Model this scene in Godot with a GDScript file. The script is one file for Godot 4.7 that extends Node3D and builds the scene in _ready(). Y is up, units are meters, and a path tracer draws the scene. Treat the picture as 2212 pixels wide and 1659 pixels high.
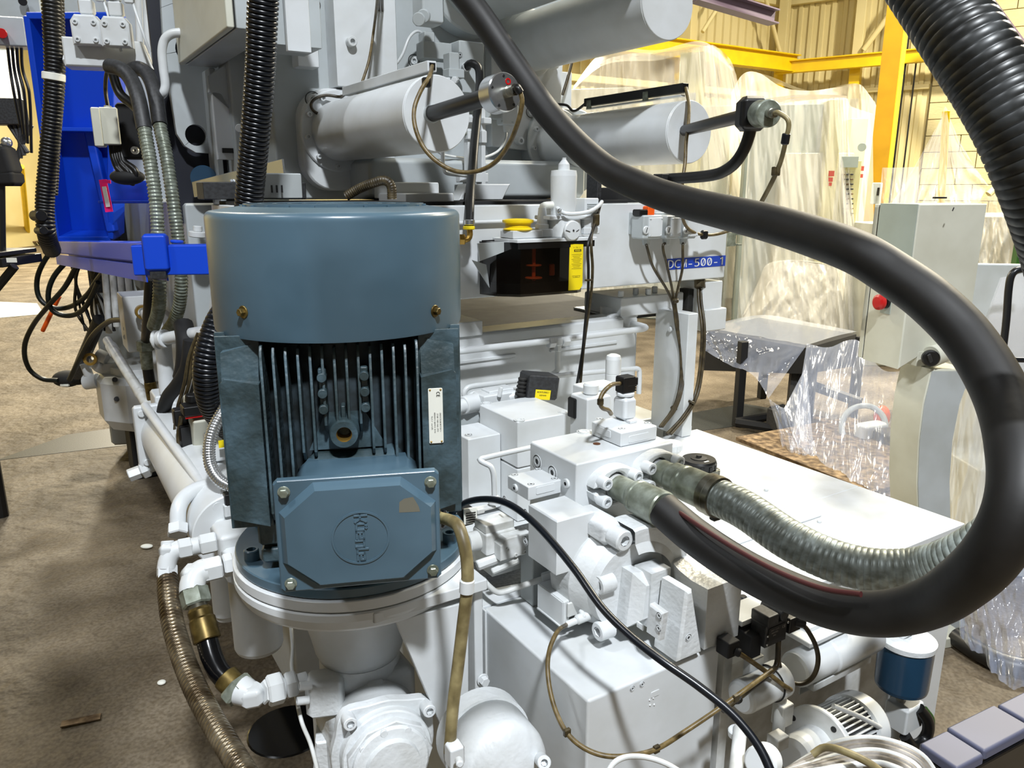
extends Node3D
# A rebuilt press with its pump motor in a machine hall. World: y up, metres, the eye stands at (0, 1.6, 0) looking along -z.
# Machine frame: a = to the right along the platen, b = up, c = towards the viewer along the cylinders.
const F := 1662.0
var EYE := Vector3(0, 1.6, 0)
var PIT := deg_to_rad(14.2)
var MO := Vector3(0.13, 0, -1.144)
var MB := Basis(Vector3.UP, deg_to_rad(32.0))
var A := MB * Vector3(1, 0, 0)
var C := MB * Vector3(0, 0, 1)
const UP := Vector3.UP
const I3 := Basis.IDENTITY
var M := {}
var rng := RandomNumberGenerator.new()

# ---------------------------------------------------------------- measuring
func ray(px: float, py: float) -> Vector3:
	var x := (px - 1106.0) / F
	var y := (829.5 - py) / F
	return Vector3(x, y * cos(PIT) - sin(PIT), -y * sin(PIT) - cos(PIT))
func P(px: float, py: float, d: float) -> Vector3:
	var r := ray(px, py)
	return EYE + r * (d / -r.z)
func PH(px: float, py: float, h: float) -> Vector3:
	var r := ray(px, py)
	return EYE + r * ((h - EYE.y) / r.y)
func PC(px: float, py: float, c: float) -> Vector3:
	var r := MB.inverse() * ray(px, py)
	return EYE + ray(px, py) * ((c - mc(EYE).z) / r.z)
func PA(px: float, py: float, a: float) -> Vector3:
	var r := MB.inverse() * ray(px, py)
	return EYE + ray(px, py) * ((a - mc(EYE).x) / r.x)
func mc(p: Vector3) -> Vector3:
	return MB.inverse() * (p - MO)
func W(a: float, b: float, c: float) -> Vector3:
	return MO + MB * Vector3(a, b, c)
func run(p: Vector3, dir: Vector3, px: float) -> float:
	var f := Vector3(0, -sin(PIT), -cos(PIT))
	var k := (px - 1106.0) / F
	var q := p - EYE
	return (k * q.dot(f) - q.x) / (dir.x - k * dir.dot(f))
func runy(p: Vector3, dir: Vector3, py: float) -> float:
	var f := Vector3(0, -sin(PIT), -cos(PIT))
	var u := Vector3(0, cos(PIT), -sin(PIT))
	var k := (829.5 - py) / F
	var q := p - EYE
	return (k * q.dot(f) - q.dot(u)) / (dir.dot(u) - k * dir.dot(f))

# ---------------------------------------------------------------- shapes
class Sh:
	var v := PackedVector3Array()
	var n := PackedVector3Array()
	var uv := PackedVector2Array()
	func tri(a, b, c, na, nb, nc) -> void:
		if (b - a).cross(c - a).dot(na + nb + nc) > 0.0:
			v.append_array([a, c, b]); n.append_array([na, nc, nb])
		else:
			v.append_array([a, b, c]); n.append_array([na, nb, nc])
	func quad(a, b, c, d, na, nb, nc, nd) -> void:
		tri(a, b, c, na, nb, nc); tri(a, c, d, na, nc, nd)
	func flat(pts: Array, nn: Vector3) -> Sh:
		for i in range(1, pts.size() - 1):
			tri(pts[0], pts[i], pts[i + 1], nn, nn, nn)
		return self
	func box(c: Vector3, s: Vector3, bs := Basis.IDENTITY, bev := 0.004) -> Sh:
		var h := s * 0.5
		bev = minf(bev, minf(h.x, minf(h.y, h.z)) * 0.6)
		var ax := [0, 1, 2]
		for k in ax:
			var k1: int = (k + 1) % 3
			var k2: int = (k + 2) % 3
			for sg in [-1.0, 1.0]:
				var q := []
				for cc in [[-1, -1], [1, -1], [1, 1], [-1, 1]]:
					var p := Vector3.ZERO
					p[k] = sg * h[k]; p[k1] = cc[0] * (h[k1] - bev); p[k2] = cc[1] * (h[k2] - bev)
					q.append(c + bs * p)
				var nn := Vector3.ZERO
				nn[k] = sg
				flat(q, bs * nn)
			for s1 in [-1.0, 1.0]:
				for s2 in [-1.0, 1.0]:
					var n1 := Vector3.ZERO
					var n2 := Vector3.ZERO
					n1[k1] = s1; n2[k2] = s2
					var e := []
					for z in [-1.0, 1.0]:
						var p1 := Vector3.ZERO
						p1[k] = z * (h[k] - bev); p1[k1] = s1 * h[k1]; p1[k2] = s2 * (h[k2] - bev)
						var p2 := p1
						p2[k1] = s1 * (h[k1] - bev); p2[k2] = s2 * h[k2]
						e.append([c + bs * p1, c + bs * p2])
					quad(e[0][0], e[0][1], e[1][1], e[1][0], bs * n1, bs * n2, bs * n2, bs * n1)
		for sx in [-1.0, 1.0]:
			for sy in [-1.0, 1.0]:
				for sz in [-1.0, 1.0]:
					var o := Vector3(sx * h.x, sy * h.y, sz * h.z)
					var d := Vector3(sx, sy, sz) * bev
					tri(c + bs * (o - Vector3(0, d.y, d.z)), c + bs * (o - Vector3(d.x, 0, d.z)), c + bs * (o - Vector3(d.x, d.y, 0)), bs * Vector3(sx, 0, 0), bs * Vector3(0, sy, 0), bs * Vector3(0, 0, sz))
		return self
	static func frame(axis: Vector3) -> Basis:
		var z := axis.normalized()
		var x := (Vector3.UP if absf(z.y) < 0.95 else Vector3(1, 0, 0)).cross(z).normalized()
		return Basis(x, z.cross(x), z)
	func lathe(o: Vector3, axis: Vector3, prof: Array, seg := 28, smooth := false, facet := false, roll := 0.0, a0 := 0.0, a1 := TAU) -> Sh:
		var bs := frame(axis)
		var m := prof.size()
		var nb := []
		for i in m - 1:
			var d := Vector2(prof[i + 1][0] - prof[i][0], prof[i + 1][1] - prof[i][1])
			nb.append(Vector2(d.y, -d.x).normalized())
		for j in seg:
			var t0 := roll + a0 + (a1 - a0) * j / seg
			var t1 := roll + a0 + (a1 - a0) * (j + 1) / seg
			var r0 := bs.x * cos(t0) + bs.y * sin(t0)
			var r1 := bs.x * cos(t1) + bs.y * sin(t1)
			var f0 := r0
			var f1 := r1
			if facet:
				f0 = (r0 + r1).normalized(); f1 = f0
			for i in m - 1:
				if prof[i][0] == prof[i + 1][0] and prof[i][1] == prof[i + 1][1]:
					continue
				var na: Vector2 = nb[i]
				var nc: Vector2 = nb[i]
				if smooth:
					if i > 0 and nb[i - 1].length() > 0.5: na = (nb[i - 1] + nb[i]).normalized()
					if i < m - 2 and nb[i + 1].length() > 0.5: nc = (nb[i + 1] + nb[i]).normalized()
				var pa0 = o + r0 * prof[i][0] + bs.z * prof[i][1]
				var pa1 = o + r1 * prof[i][0] + bs.z * prof[i][1]
				var pb0 = o + r0 * prof[i + 1][0] + bs.z * prof[i + 1][1]
				var pb1 = o + r1 * prof[i + 1][0] + bs.z * prof[i + 1][1]
				if prof[i][0] > 1e-5: tri(pa0, pa1, pb1, f0 * na.x + bs.z * na.y, f1 * na.x + bs.z * na.y, f1 * nc.x + bs.z * nc.y)
				if prof[i + 1][0] > 1e-5: tri(pa0, pb1, pb0, f0 * na.x + bs.z * na.y, f1 * nc.x + bs.z * nc.y, f0 * nc.x + bs.z * nc.y)
		return self
	func cyl(a: Vector3, b: Vector3, r: float, r2 := -1.0, seg := 24, bev := 0.002, roll := 0.0) -> Sh:
		if r2 < 0.0: r2 = r
		var l := a.distance_to(b)
		bev = minf(bev, minf(l, minf(r, r2)) * 0.4)
		return lathe(a, b - a, [[0, 0], [r - bev, 0], [r, bev], [r2, l - bev], [r2 - bev, l], [0, l]], seg, false, seg <= 8, roll)
	func socket(a: Vector3, b: Vector3, r: float, hole := 0.5, seg := 20) -> Sh: # socket head screw, head end at b, hexagon hole in it
		var l := a.distance_to(b)
		var e := r * 0.12
		lathe(a, b - a, [[0, 0], [r, 0], [r, l - e], [r - e, l], [r * hole, l]], seg)
		return lathe(a, b - a, [[r * hole, l], [r * hole, l - r * 0.7], [0, l - r * 0.7]], 6, false, true)
	func ball(c: Vector3, r: float, sc := Vector3.ONE, bs := Basis.IDENTITY, seg := 20, rings := 12) -> Sh:
		for j in seg:
			for i in rings:
				var q := []
				var m := []
				for k in [[i, j], [i + 1, j], [i + 1, j + 1], [i, j + 1]]:
					var th: float = PI * k[0] / rings
					var ph: float = TAU * k[1] / seg
					var u := Vector3(sin(th) * cos(ph), cos(th), sin(th) * sin(ph))
					q.append(c + bs * (u * r * sc)); m.append((bs * (u / sc)).normalized())
				quad(q[0], q[1], q[2], q[3], m[0], m[1], m[2], m[3])
		return self
	# a round section swept along a curve; rib = [pitch, depth, kind] gives corrugation, caps close it
	func tube(pts: Array, r: float, seg := 12, rib := [], step := 0.0, r_end := -1.0, taut := 0.5) -> Sh:
		var cv := Curve3D.new()
		cv.bake_interval = 0.004
		var m := pts.size()
		for i in m:
			var t: Vector3 = (pts[mini(i + 1, m - 1)] - pts[maxi(i - 1, 0)])
			var li: float = pts[i].distance_to(pts[maxi(i - 1, 0)])
			var lo: float = pts[i].distance_to(pts[mini(i + 1, m - 1)])
			t = t.normalized() * taut * 0.667
			cv.add_point(pts[i], -t * li, t * lo)
		var L := cv.get_baked_length()
		var ss := []
		var rr := []
		if rib.size():
			var k := int(L / rib[0])
			for i in k:
				for f in ([[0.0, 1.0], [0.22, 0.0], [0.72, 0.0], [0.94, 1.0]] if rib[2] == "hose" else [[0.0, 1.0], [0.10, 0.15], [0.5, 0.0], [0.90, 0.15]] if rib[2] == "band" else [[0.0, 0.0], [0.25, 0.5], [0.5, 1.0], [0.75, 0.5]]):
					ss.append((i + f[0]) * L / k); rr.append(r - rib[1] * f[1])
			ss.append(L); rr.append(r)
		else:
			var k := maxi(2, int(L / (step if step > 0.0 else maxf(r * 0.8, 0.006))))
			for i in k + 1:
				ss.append(L * i / k); rr.append(r if r_end < 0.0 else lerpf(r, r_end, float(i) / k))
		var ring0 := []
		var nor0 := []
		var x := Vector3.ZERO
		for i in ss.size():
			var p := cv.sample_baked(ss[i], true)
			var t := (cv.sample_baked(minf(ss[i] + 0.004, L), true) - cv.sample_baked(maxf(ss[i] - 0.004, 0.0), true)).normalized()
			if x == Vector3.ZERO: x = frame(t).x
			x = (x - t * x.dot(t)).normalized()
			var y := t.cross(x)
			var dr := 0.0
			if rib.size():
				var i0 := maxi(i - 1, 0)
				var i1 := mini(i + 1, ss.size() - 1)
				dr = (rr[i1] - rr[i0]) / maxf(ss[i1] - ss[i0], 1e-5)
			var ring := []
			var nor := []
			for j in seg + 1:
				var u := x * cos(TAU * j / seg) + y * sin(TAU * j / seg)
				ring.append(p + u * rr[i]); nor.append((u - t * dr).normalized())
			if i > 0:
				for j in seg:
					quad(ring0[j], ring0[j + 1], ring[j + 1], ring[j], nor0[j], nor0[j + 1], nor[j + 1], nor[j])
			if i == 0: flat(ring.slice(0, seg), -t)
			if i == ss.size() - 1: flat(ring.slice(0, seg), t)
			ring0 = ring; nor0 = nor
		return self
	# outline in the xy plane of xf, extruded along its z from 0 to depth, with a chamfer on the far edge
	func prism(poly: Array, xf: Transform3D, depth: float, bev := 0.0, crease := 0.75, back := true) -> Sh:
		var pl := PackedVector2Array(poly)
		if Geometry2D.is_polygon_clockwise(pl): pl.reverse()
		var m := pl.size()
		var en := []
		for i in m:
			var e := (pl[(i + 1) % m] - pl[i]).normalized()
			en.append(Vector2(e.y, -e.x))
		var inn := PackedVector2Array()
		for i in m:
			var a: Vector2 = en[(i + m - 1) % m]
			var b: Vector2 = en[i]
			var s := (a + b).normalized()
			inn.append(pl[i] - s * bev / maxf(s.dot(b), 0.35))
		var b3 := xf.basis
		var at := func(p: Vector2, z: float): return xf * Vector3(p.x, p.y, z)
		for i in m:
			var j := (i + 1) % m
			var na: Vector2 = en[i]
			var nb: Vector2 = en[i]
			if en[(i + m - 1) % m].dot(en[i]) > crease: na = (en[(i + m - 1) % m] + en[i]).normalized()
			if en[j].dot(en[i]) > crease: nb = (en[j] + en[i]).normalized()
			var ma := (b3 * Vector3(na.x, na.y, 0)).normalized()
			var mb := (b3 * Vector3(nb.x, nb.y, 0)).normalized()
			var f := (b3 * Vector3(0, 0, 1)).normalized()
			quad(at.call(pl[i], 0.0), at.call(pl[j], 0.0), at.call(pl[j], depth - bev), at.call(pl[i], depth - bev), ma, mb, mb, ma)
			if bev > 0.0:
				quad(at.call(pl[i], depth - bev), at.call(pl[j], depth - bev), at.call(inn[j], depth), at.call(inn[i], depth), (ma + f * 0.7).normalized(), (mb + f * 0.7).normalized(), (mb * 0.7 + f).normalized(), (ma * 0.7 + f).normalized())
		var t := Geometry2D.triangulate_polygon(pl)
		var f2 := (b3 * Vector3(0, 0, 1)).normalized()
		for i in range(0, t.size(), 3):
			tri(at.call(inn[t[i]], depth), at.call(inn[t[i + 1]], depth), at.call(inn[t[i + 2]], depth), f2, f2, f2)
			if back: tri(at.call(pl[t[i]], 0.0), at.call(pl[t[i + 1]], 0.0), at.call(pl[t[i + 2]], 0.0), -f2, -f2, -f2)
		return self
	# a sheet given by a function of (u, v) in 0..1
	func sheet(fn: Callable, nu: int, nv: int) -> Sh:
		var g := []
		for i in nu + 1:
			var row := []
			for j in nv + 1:
				row.append(fn.call(float(i) / nu, float(j) / nv))
			g.append(row)
		var nn := []
		for i in nu + 1:
			var row := []
			for j in nv + 1:
				var du: Vector3 = g[mini(i + 1, nu)][j] - g[maxi(i - 1, 0)][j]
				var dv: Vector3 = g[i][mini(j + 1, nv)] - g[i][maxi(j - 1, 0)]
				row.append(du.cross(dv).normalized())
			nn.append(row)
		for i in nu:
			for j in nv:
				quad(g[i][j], g[i + 1][j], g[i + 1][j + 1], g[i][j + 1], nn[i][j], nn[i + 1][j], nn[i + 1][j + 1], nn[i][j + 1])
		return self
	func add(o: Mesh, xf: Transform3D) -> Sh: # joins another mesh, e.g. lettering
		var a := o.surface_get_arrays(0)
		var ix: PackedInt32Array = a[Mesh.ARRAY_INDEX] if a[Mesh.ARRAY_INDEX] != null else PackedInt32Array(range(a[Mesh.ARRAY_VERTEX].size()))
		for i in ix:
			v.append(xf * a[Mesh.ARRAY_VERTEX][i]); n.append((xf.basis * a[Mesh.ARRAY_NORMAL][i]).normalized())
		return self
	func mesh() -> ArrayMesh:
		var a := []
		a.resize(Mesh.ARRAY_MAX)
		a[Mesh.ARRAY_VERTEX] = v
		a[Mesh.ARRAY_NORMAL] = n
		if uv.size(): a[Mesh.ARRAY_TEX_UV] = uv
		var r := ArrayMesh.new()
		r.add_surface_from_arrays(Mesh.PRIMITIVE_TRIANGLES, a)
		return r
func sh() -> Sh:
	return Sh.new()

# ---------------------------------------------------------------- objects
var taken := {}
func numbered(called: String) -> String:
	taken[called] = taken.get(called, -1) + 1
	return called if taken[called] == 0 else "%s_%03d" % [called, taken[called]]
func thing(called: String, label: String, category: String, at := Vector3.ZERO, group := "") -> Node3D:
	var o := Node3D.new()
	o.name = numbered(called)
	add_child(o, true)
	o.position = at
	o.set_meta("label", label); o.set_meta("category", category)
	if group: o.set_meta("group", group)
	return o
func put(called: String, s, m: Material, parent: Node3D, label := "") -> MeshInstance3D: # s is a Sh in world space or a ready mesh
	var o := MeshInstance3D.new()
	o.name = called
	o.mesh = s.mesh() if s is Sh else s
	o.material_override = m
	parent.add_child(o, true)
	if s is Sh:
		o.transform = wt(parent).affine_inverse()
	if label: o.set_meta("label", label)
	return o
func wt(n: Node3D) -> Transform3D:
	var t := n.transform
	var q := n.get_parent()
	while q != self:
		t = q.transform * t
		q = q.get_parent()
	return t
func solo(called: String, s: Sh, m: Material, label: String, category: String, group := "") -> MeshInstance3D: # a thing of one mesh
	var o := MeshInstance3D.new()
	o.name = numbered(called)
	add_child(o, true)
	var c := Vector3.ZERO
	var lo := s.v[0].y
	for p in s.v:
		c += p / s.v.size(); lo = minf(lo, p.y)
	c.y = lo
	for i in s.v.size(): s.v[i] -= c
	o.mesh = s.mesh()
	o.position = c
	o.material_override = m
	o.set_meta("label", label); o.set_meta("category", category)
	if group: o.set_meta("group", group)
	return o
func struct(called: String, s: Sh, m: Material, parent: Node3D = null) -> MeshInstance3D:
	var o := MeshInstance3D.new()
	o.name = called
	o.mesh = s.mesh()
	o.material_override = m
	if parent == null:
		add_child(o, true)
		o.set_meta("kind", "structure")
	else:
		parent.add_child(o, true)
		o.transform = wt(parent).affine_inverse()
	return o
# a block of the machine: its near top corner is seen at (px, py) at height h; it reaches back to pixel column xl, right to xr, down to height hb
func blk(px: float, py: float, h: float, xl: float, xr: float, hb: float) -> Dictionary:
	return blkp(PH(px, py, h), xl, xr, hb)
func blkp(p: Vector3, xl: float, xr: float, hb: float) -> Dictionary:
	var lc := run(p, -C, xl)
	var la := run(p, A, xr)
	return {"c": p - C * lc * 0.5 + A * la * 0.5 + UP * (hb - p.y) * 0.5, "s": Vector3(la, p.y - hb, lc), "p": p}
func bbx(s: Sh, d: Dictionary, bev := 0.004) -> Sh:
	return s.box(d.c, d.s, MB, bev)
func mbox(s: Sh, a0: float, a1: float, b0: float, b1: float, c0: float, c1: float, bev := 0.004) -> Sh:
	return s.box(W((a0 + a1) / 2, (b0 + b1) / 2, (c0 + c1) / 2), Vector3(absf(a1 - a0), absf(b1 - b0), absf(c1 - c0)), MB, bev)
func text(words: String, size: float, deep := 0.001, font := "Droid Sans", bold := false) -> TextMesh: # size = height of the capitals in metres, roughly
	var t := TextMesh.new()
	var f := SystemFont.new()
	f.font_names = PackedStringArray([font])
	if bold: f.font_weight = 700
	t.font = f
	t.text = words
	t.font_size = 32
	t.pixel_size = size / 23.0
	t.depth = deep
	t.curve_step = 2.0
	return t
func circ(r: float, n := 24, c := Vector2.ZERO, a0 := 0.0, a1 := TAU) -> Array:
	var q := []
	for i in n:
		var t := a0 + (a1 - a0) * i / (n if a1 - a0 > 6.2 else n - 1)
		q.append(c + Vector2(cos(t), sin(t)) * r)
	return q
func rrect(w: float, h: float, r: float, n := 5) -> Array: # rounded rectangle centred on the origin
	var q := []
	for k in 4:
		var c := Vector2((w / 2 - r) * (1 if k in [0, 3] else -1), (h / 2 - r) * (1 if k < 2 else -1))
		q.append_array(circ(r, n, c, PI / 2 * k, PI / 2 * (k + 1)))
	return q
func fr(o: Vector3, x: Vector3, y: Vector3) -> Transform3D:
	x = x.normalized()
	var z := x.cross(y).normalized()
	return Transform3D(Basis(x, z.cross(x), z), o)
func pxs(list: Array) -> Array: # points from [px, py, distance]
	var q := []
	for e in list: q.append(P(e[0], e[1], e[2]))
	return q

# ---------------------------------------------------------------- materials
func noise_tex(freq: float, lo: Color, hi: Color, seed_ := 1, kind := FastNoiseLite.TYPE_SIMPLEX_SMOOTH, oct := 4, mid := 0.5, normal := 0.0, size := 512) -> NoiseTexture2D:
	var f := FastNoiseLite.new()
	f.noise_type = kind
	f.frequency = freq
	f.seed = seed_
	f.fractal_octaves = oct
	var t := NoiseTexture2D.new()
	t.width = size; t.height = size
	t.seamless = true
	t.noise = f
	if normal > 0.0:
		t.as_normal_map = true
		t.bump_strength = normal
	else:
		var g := Gradient.new()
		g.set_color(0, lo); g.set_color(1, hi)
		g.set_offset(0, clampf(mid - 0.3, 0, 1)); g.set_offset(1, clampf(mid + 0.3, 0, 1))
		t.color_ramp = g
	return t
func mat(c: Color, rough := 0.5, metal := 0.0, tex: Texture2D = null, scale := 1.0, bump: Texture2D = null, bscale := 0.3) -> StandardMaterial3D:
	var m := StandardMaterial3D.new()
	m.albedo_color = c
	m.roughness = rough
	m.metallic = metal
	if tex or bump:
		m.uv1_triplanar = true
		m.uv1_world_triplanar = true
		m.uv1_scale = Vector3.ONE * scale
	if tex: m.albedo_texture = tex
	if bump:
		m.normal_enabled = true
		m.normal_texture = bump
		m.normal_scale = bscale
	return m

# ---------------------------------------------------------------- the scene
func _ready() -> void:
	rng.seed = 7
	var cam := Camera3D.new()
	cam.name = "camera"
	cam.fov = rad_to_deg(2.0 * atan(829.5 / F))
	cam.position = EYE
	cam.rotation = Vector3(-PIT, 0, 0)
	cam.near = 0.05; cam.far = 200.0
	add_child(cam)
	cam.current = true
	var we := WorldEnvironment.new()
	we.name = "world_environment"
	var e := Environment.new()
	e.background_mode = Environment.BG_COLOR
	e.background_color = Color(0.5, 0.55, 0.6)
	e.tonemap_mode = Environment.TONE_MAPPER_LINEAR
	e.tonemap_exposure = 0.78
	e.sdfgi_enabled = true; e.ssao_enabled = true; e.ssil_enabled = true
	we.environment = e
	add_child(we)
	materials()
	# high bay lamps: x, z, energy, and the tint of the tubes
	var cool := Color(0.96, 0.98, 1.0)
	var warm := Color(1.0, 0.96, 0.86)
	lamp(Vector3(0.9, 6.6, 2.4), 0.42, 106.0, cool, "high bay lamp above and behind the press operator's place")
	lamp(Vector3(-3.4, 6.6, 0.2), 0.5, 18.0, cool, "high bay lamp above the floor left of the pump motor")
	lamp(Vector3(3.4, 6.6, -3.2), 0.5, 11.0, cool, "high bay lamp above the bare tank top")
	lamp(Vector3(-4.5, 6.6, -7.5), 0.6, 55.0, warm, "high bay lamp far back over the left aisle")
	lamp(Vector3(-7.5, 6.6, -17.0), 0.8, 330.0, warm, "high bay lamp at the far left end of the hall")
	lamp(Vector3(3.6, 6.6, -6.6), 0.6, 85.0, warm, "high bay lamp above the plastic wrapped machines")
	lamp(Vector3(7.6, 6.6, -8.5), 0.6, 210.0, warm, "high bay lamp near the block wall")
	room()
	motor()
	pump()
	fittings_left()
	tank()
	manifolds()
	big_pump()
	hoses()
	press()
	cylinders()
	lubricator()
	left_machine()
	right_corner()
	control_box()
	wrapped()
	clutter()

func lamp(at: Vector3, size: float, energy: float, tint: Color, label: String) -> void:
	var t := thing("high_bay_lamp", label, "lamp", at)
	put("shade", sh().lathe(at + UP * 0.32, -UP, [[0.05, 0], [0.12, 0.0], [size * 0.62, 0.28], [size * 0.64, 0.32], [size * 0.6, 0.32], [0.1, 0.03], [0.0, 0.03]], 32), M.lampgrey, t)
	put("hook", sh().cyl(at + UP * 0.31, Vector3(at.x, 7.8, at.z), 0.012), M.lampgrey, t)
	var g := StandardMaterial3D.new()
	g.albedo_color = Color(0.9, 0.9, 0.9)
	g.emission_enabled = true
	g.emission = tint
	g.emission_energy_multiplier = 6.0
	put("lamp_diffuser", sh().lathe(at + UP * 0.05, -UP, [[0, 0], [size * 0.55, 0], [size * 0.55, 0.015], [0, 0.015]], 32), g, t)
	var l := AreaLight3D.new()
	l.name = "lamp_light"
	l.area_size = Vector2(size, size)
	l.light_color = tint
	l.light_energy = energy
	l.area_range = 60.0
	l.area_attenuation = 2.0
	l.shadow_enabled = true
	t.add_child(l)
	l.rotation = Vector3(-PI / 2, 0, 0)
	l.position = Vector3(0, -0.03, 0)

func materials() -> void:
	var dirt := noise_tex(0.006, Color(0.93, 0.925, 0.91), Color(1, 1, 1), 3, FastNoiseLite.TYPE_SIMPLEX_SMOOTH, 5, 0.4)
	var grime := noise_tex(0.012, Color(0.45, 0.42, 0.36), Color(1, 1, 1), 5, FastNoiseLite.TYPE_SIMPLEX_SMOOTH, 5, 0.45)
	var speck := noise_tex(0.05, Color(0.6, 0.58, 0.55), Color(1, 1, 1), 9, FastNoiseLite.TYPE_SIMPLEX_SMOOTH, 3, 0.35)
	var cast := noise_tex(0.06, Color.BLACK, Color.WHITE, 11, FastNoiseLite.TYPE_SIMPLEX_SMOOTH, 3, 0.5, 3.0)
	var fine := noise_tex(0.02, Color.BLACK, Color.WHITE, 12, FastNoiseLite.TYPE_SIMPLEX_SMOOTH, 3, 0.5, 2.0)
	M.white = mat(Color(0.83, 0.845, 0.855), 0.32, 0.0, dirt, 1.6, fine, 0.12)
	M.white_cast = mat(Color(0.83, 0.845, 0.855), 0.36, 0.0, dirt, 2.2, cast, 0.35)
	M.white_dirty = mat(Color(0.84, 0.85, 0.85), 0.4, 0.0, noise_tex(0.012, Color(0.78, 0.77, 0.74), Color(1, 1, 1), 6, FastNoiseLite.TYPE_SIMPLEX_SMOOTH, 5, 0.4), 2.0, fine, 0.2)
	M.grey = mat(Color(0.70, 0.725, 0.735), 0.36, 0.0, dirt, 1.3, fine, 0.12)
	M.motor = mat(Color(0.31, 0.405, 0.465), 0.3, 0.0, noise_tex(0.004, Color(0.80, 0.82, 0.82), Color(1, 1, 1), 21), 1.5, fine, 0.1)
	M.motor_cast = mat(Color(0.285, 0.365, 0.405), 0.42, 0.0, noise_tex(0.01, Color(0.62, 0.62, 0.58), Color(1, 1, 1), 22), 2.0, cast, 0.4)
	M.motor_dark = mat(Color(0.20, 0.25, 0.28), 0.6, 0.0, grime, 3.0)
	M.rubber = mat(Color(0.075, 0.068, 0.062), 0.55, 0.0, noise_tex(0.01, Color(0.6, 0.58, 0.55), Color(1, 1, 1), 31), 3.0, fine, 0.15)
	M.black = mat(Color(0.05, 0.05, 0.055), 0.4)
	M.black_gloss = mat(Color(0.035, 0.037, 0.045), 0.16)
	M.black_matt = mat(Color(0.06, 0.06, 0.065), 0.75)
	M.charcoal = mat(Color(0.2, 0.205, 0.215), 0.5, 0.0, speck, 3.0)
	M.conduit = mat(Color(0.06, 0.075, 0.10), 0.3)
	M.steel = mat(Color(0.62, 0.62, 0.58), 0.33, 0.85, grime, 3.0)
	M.steel_clean = mat(Color(0.78, 0.79, 0.8), 0.25, 0.9)
	M.galv = mat(Color(0.64, 0.67, 0.63), 0.36, 0.4, noise_tex(0.02, Color(0.62, 0.62, 0.57), Color(1, 1, 1), 33), 3.0)
	M.armour = mat(Color(0.68, 0.72, 0.71), 0.4, 0.2, noise_tex(0.03, Color(0.62, 0.61, 0.57), Color(1, 1, 1), 34), 3.0)
	M.armour_shaded = mat(Color(0.25, 0.26, 0.265), 0.38, 0.25, noise_tex(0.02, Color(0.35, 0.34, 0.31), Color(1, 1, 1), 35), 2.5)  # the same armour again, with shade put into the colour
	M.armour_oily = mat(Color(0.62, 0.59, 0.52), 0.3, 0.7, noise_tex(0.012, Color(0.32, 0.25, 0.17), Color(1, 0.98, 0.95), 36), 3.0)
	M.brass = mat(Color(0.70, 0.56, 0.27), 0.35, 0.8)
	M.zinc_yellow = mat(Color(0.52, 0.45, 0.26), 0.38, 0.75, grime, 4.0)
	M.blue = mat(Color(0.03, 0.26, 0.78), 0.42)
	M.blue_label = mat(Color(0.08, 0.24, 0.66), 0.4)
	M.yellow = mat(Color(0.94, 0.80, 0.05), 0.4, 0.0, dirt, 1.0)
	M.amber = mat(Color(0.75, 0.56, 0.03), 0.5, 0.0, dirt, 1.0)  # the yellow paint in its shaded tone, shade put into the colour
	M.yellow_label = mat(Color(0.95, 0.85, 0.08), 0.5)
	M.red = mat(Color(0.72, 0.05, 0.06), 0.35)
	M.pink = mat(Color(0.98, 0.10, 0.48), 0.5)
	M.orange = mat(Color(0.95, 0.36, 0.05), 0.5)
	M.paper = mat(Color(0.9, 0.9, 0.86), 0.6)
	M.ink = mat(Color(0.05, 0.05, 0.05), 0.6)
	M.cable = mat(Color(0.47, 0.40, 0.25), 0.42, 0.0, noise_tex(0.03, Color(0.6, 0.58, 0.5), Color(1, 1, 1), 41), 4.0)
	M.cable_dirty = mat(Color(0.30, 0.26, 0.17), 0.42, 0.0, grime, 5.0)
	M.cable_beige = mat(Color(0.68, 0.63, 0.46), 0.45, 0.0, grime, 2.0)
	M.cable_grey = mat(Color(0.62, 0.60, 0.58), 0.5, 0.0, grime, 3.0)
	M.beige_box = mat(Color(0.80, 0.80, 0.745), 0.45, 0.0, dirt, 1.2)
	M.shade_grey = mat(Color(0.62, 0.66, 0.63), 0.42, 0.0, dirt, 1.2)
	M.cream = mat(Color(0.88, 0.84, 0.66), 0.6, 0.0, noise_tex(0.004, Color(0.94, 0.92, 0.87), Color(1, 1, 1), 51), 0.23)
	M.block = mat(Color(0.83, 0.79, 0.62), 0.7, 0.0, dirt, 0.6, cast, 0.5)
	M.mortar = mat(Color(0.66, 0.61, 0.46), 0.9)
	M.wood = mat(Color(0.58, 0.49, 0.37), 0.8, 0.0, noise_tex(0.015, Color(0.5, 0.45, 0.38), Color(1, 1, 1), 61), 2.0)
	M.lampgrey = mat(Color(0.5, 0.5, 0.5), 0.5)
	M.dark_hole = mat(Color(0.035, 0.037, 0.045), 0.7)
	M.plate_dark = mat(Color(0.15, 0.15, 0.145), 0.6, 0.0, grime, 2.0)
	M.cream_green = mat(Color(0.80, 0.78, 0.58), 0.5, 0.0, dirt, 0.8)
	M.purple = mat(Color(0.36, 0.31, 0.38), 0.6)
	M.filter_blue = mat(Color(0.13, 0.24, 0.33), 0.22)
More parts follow.
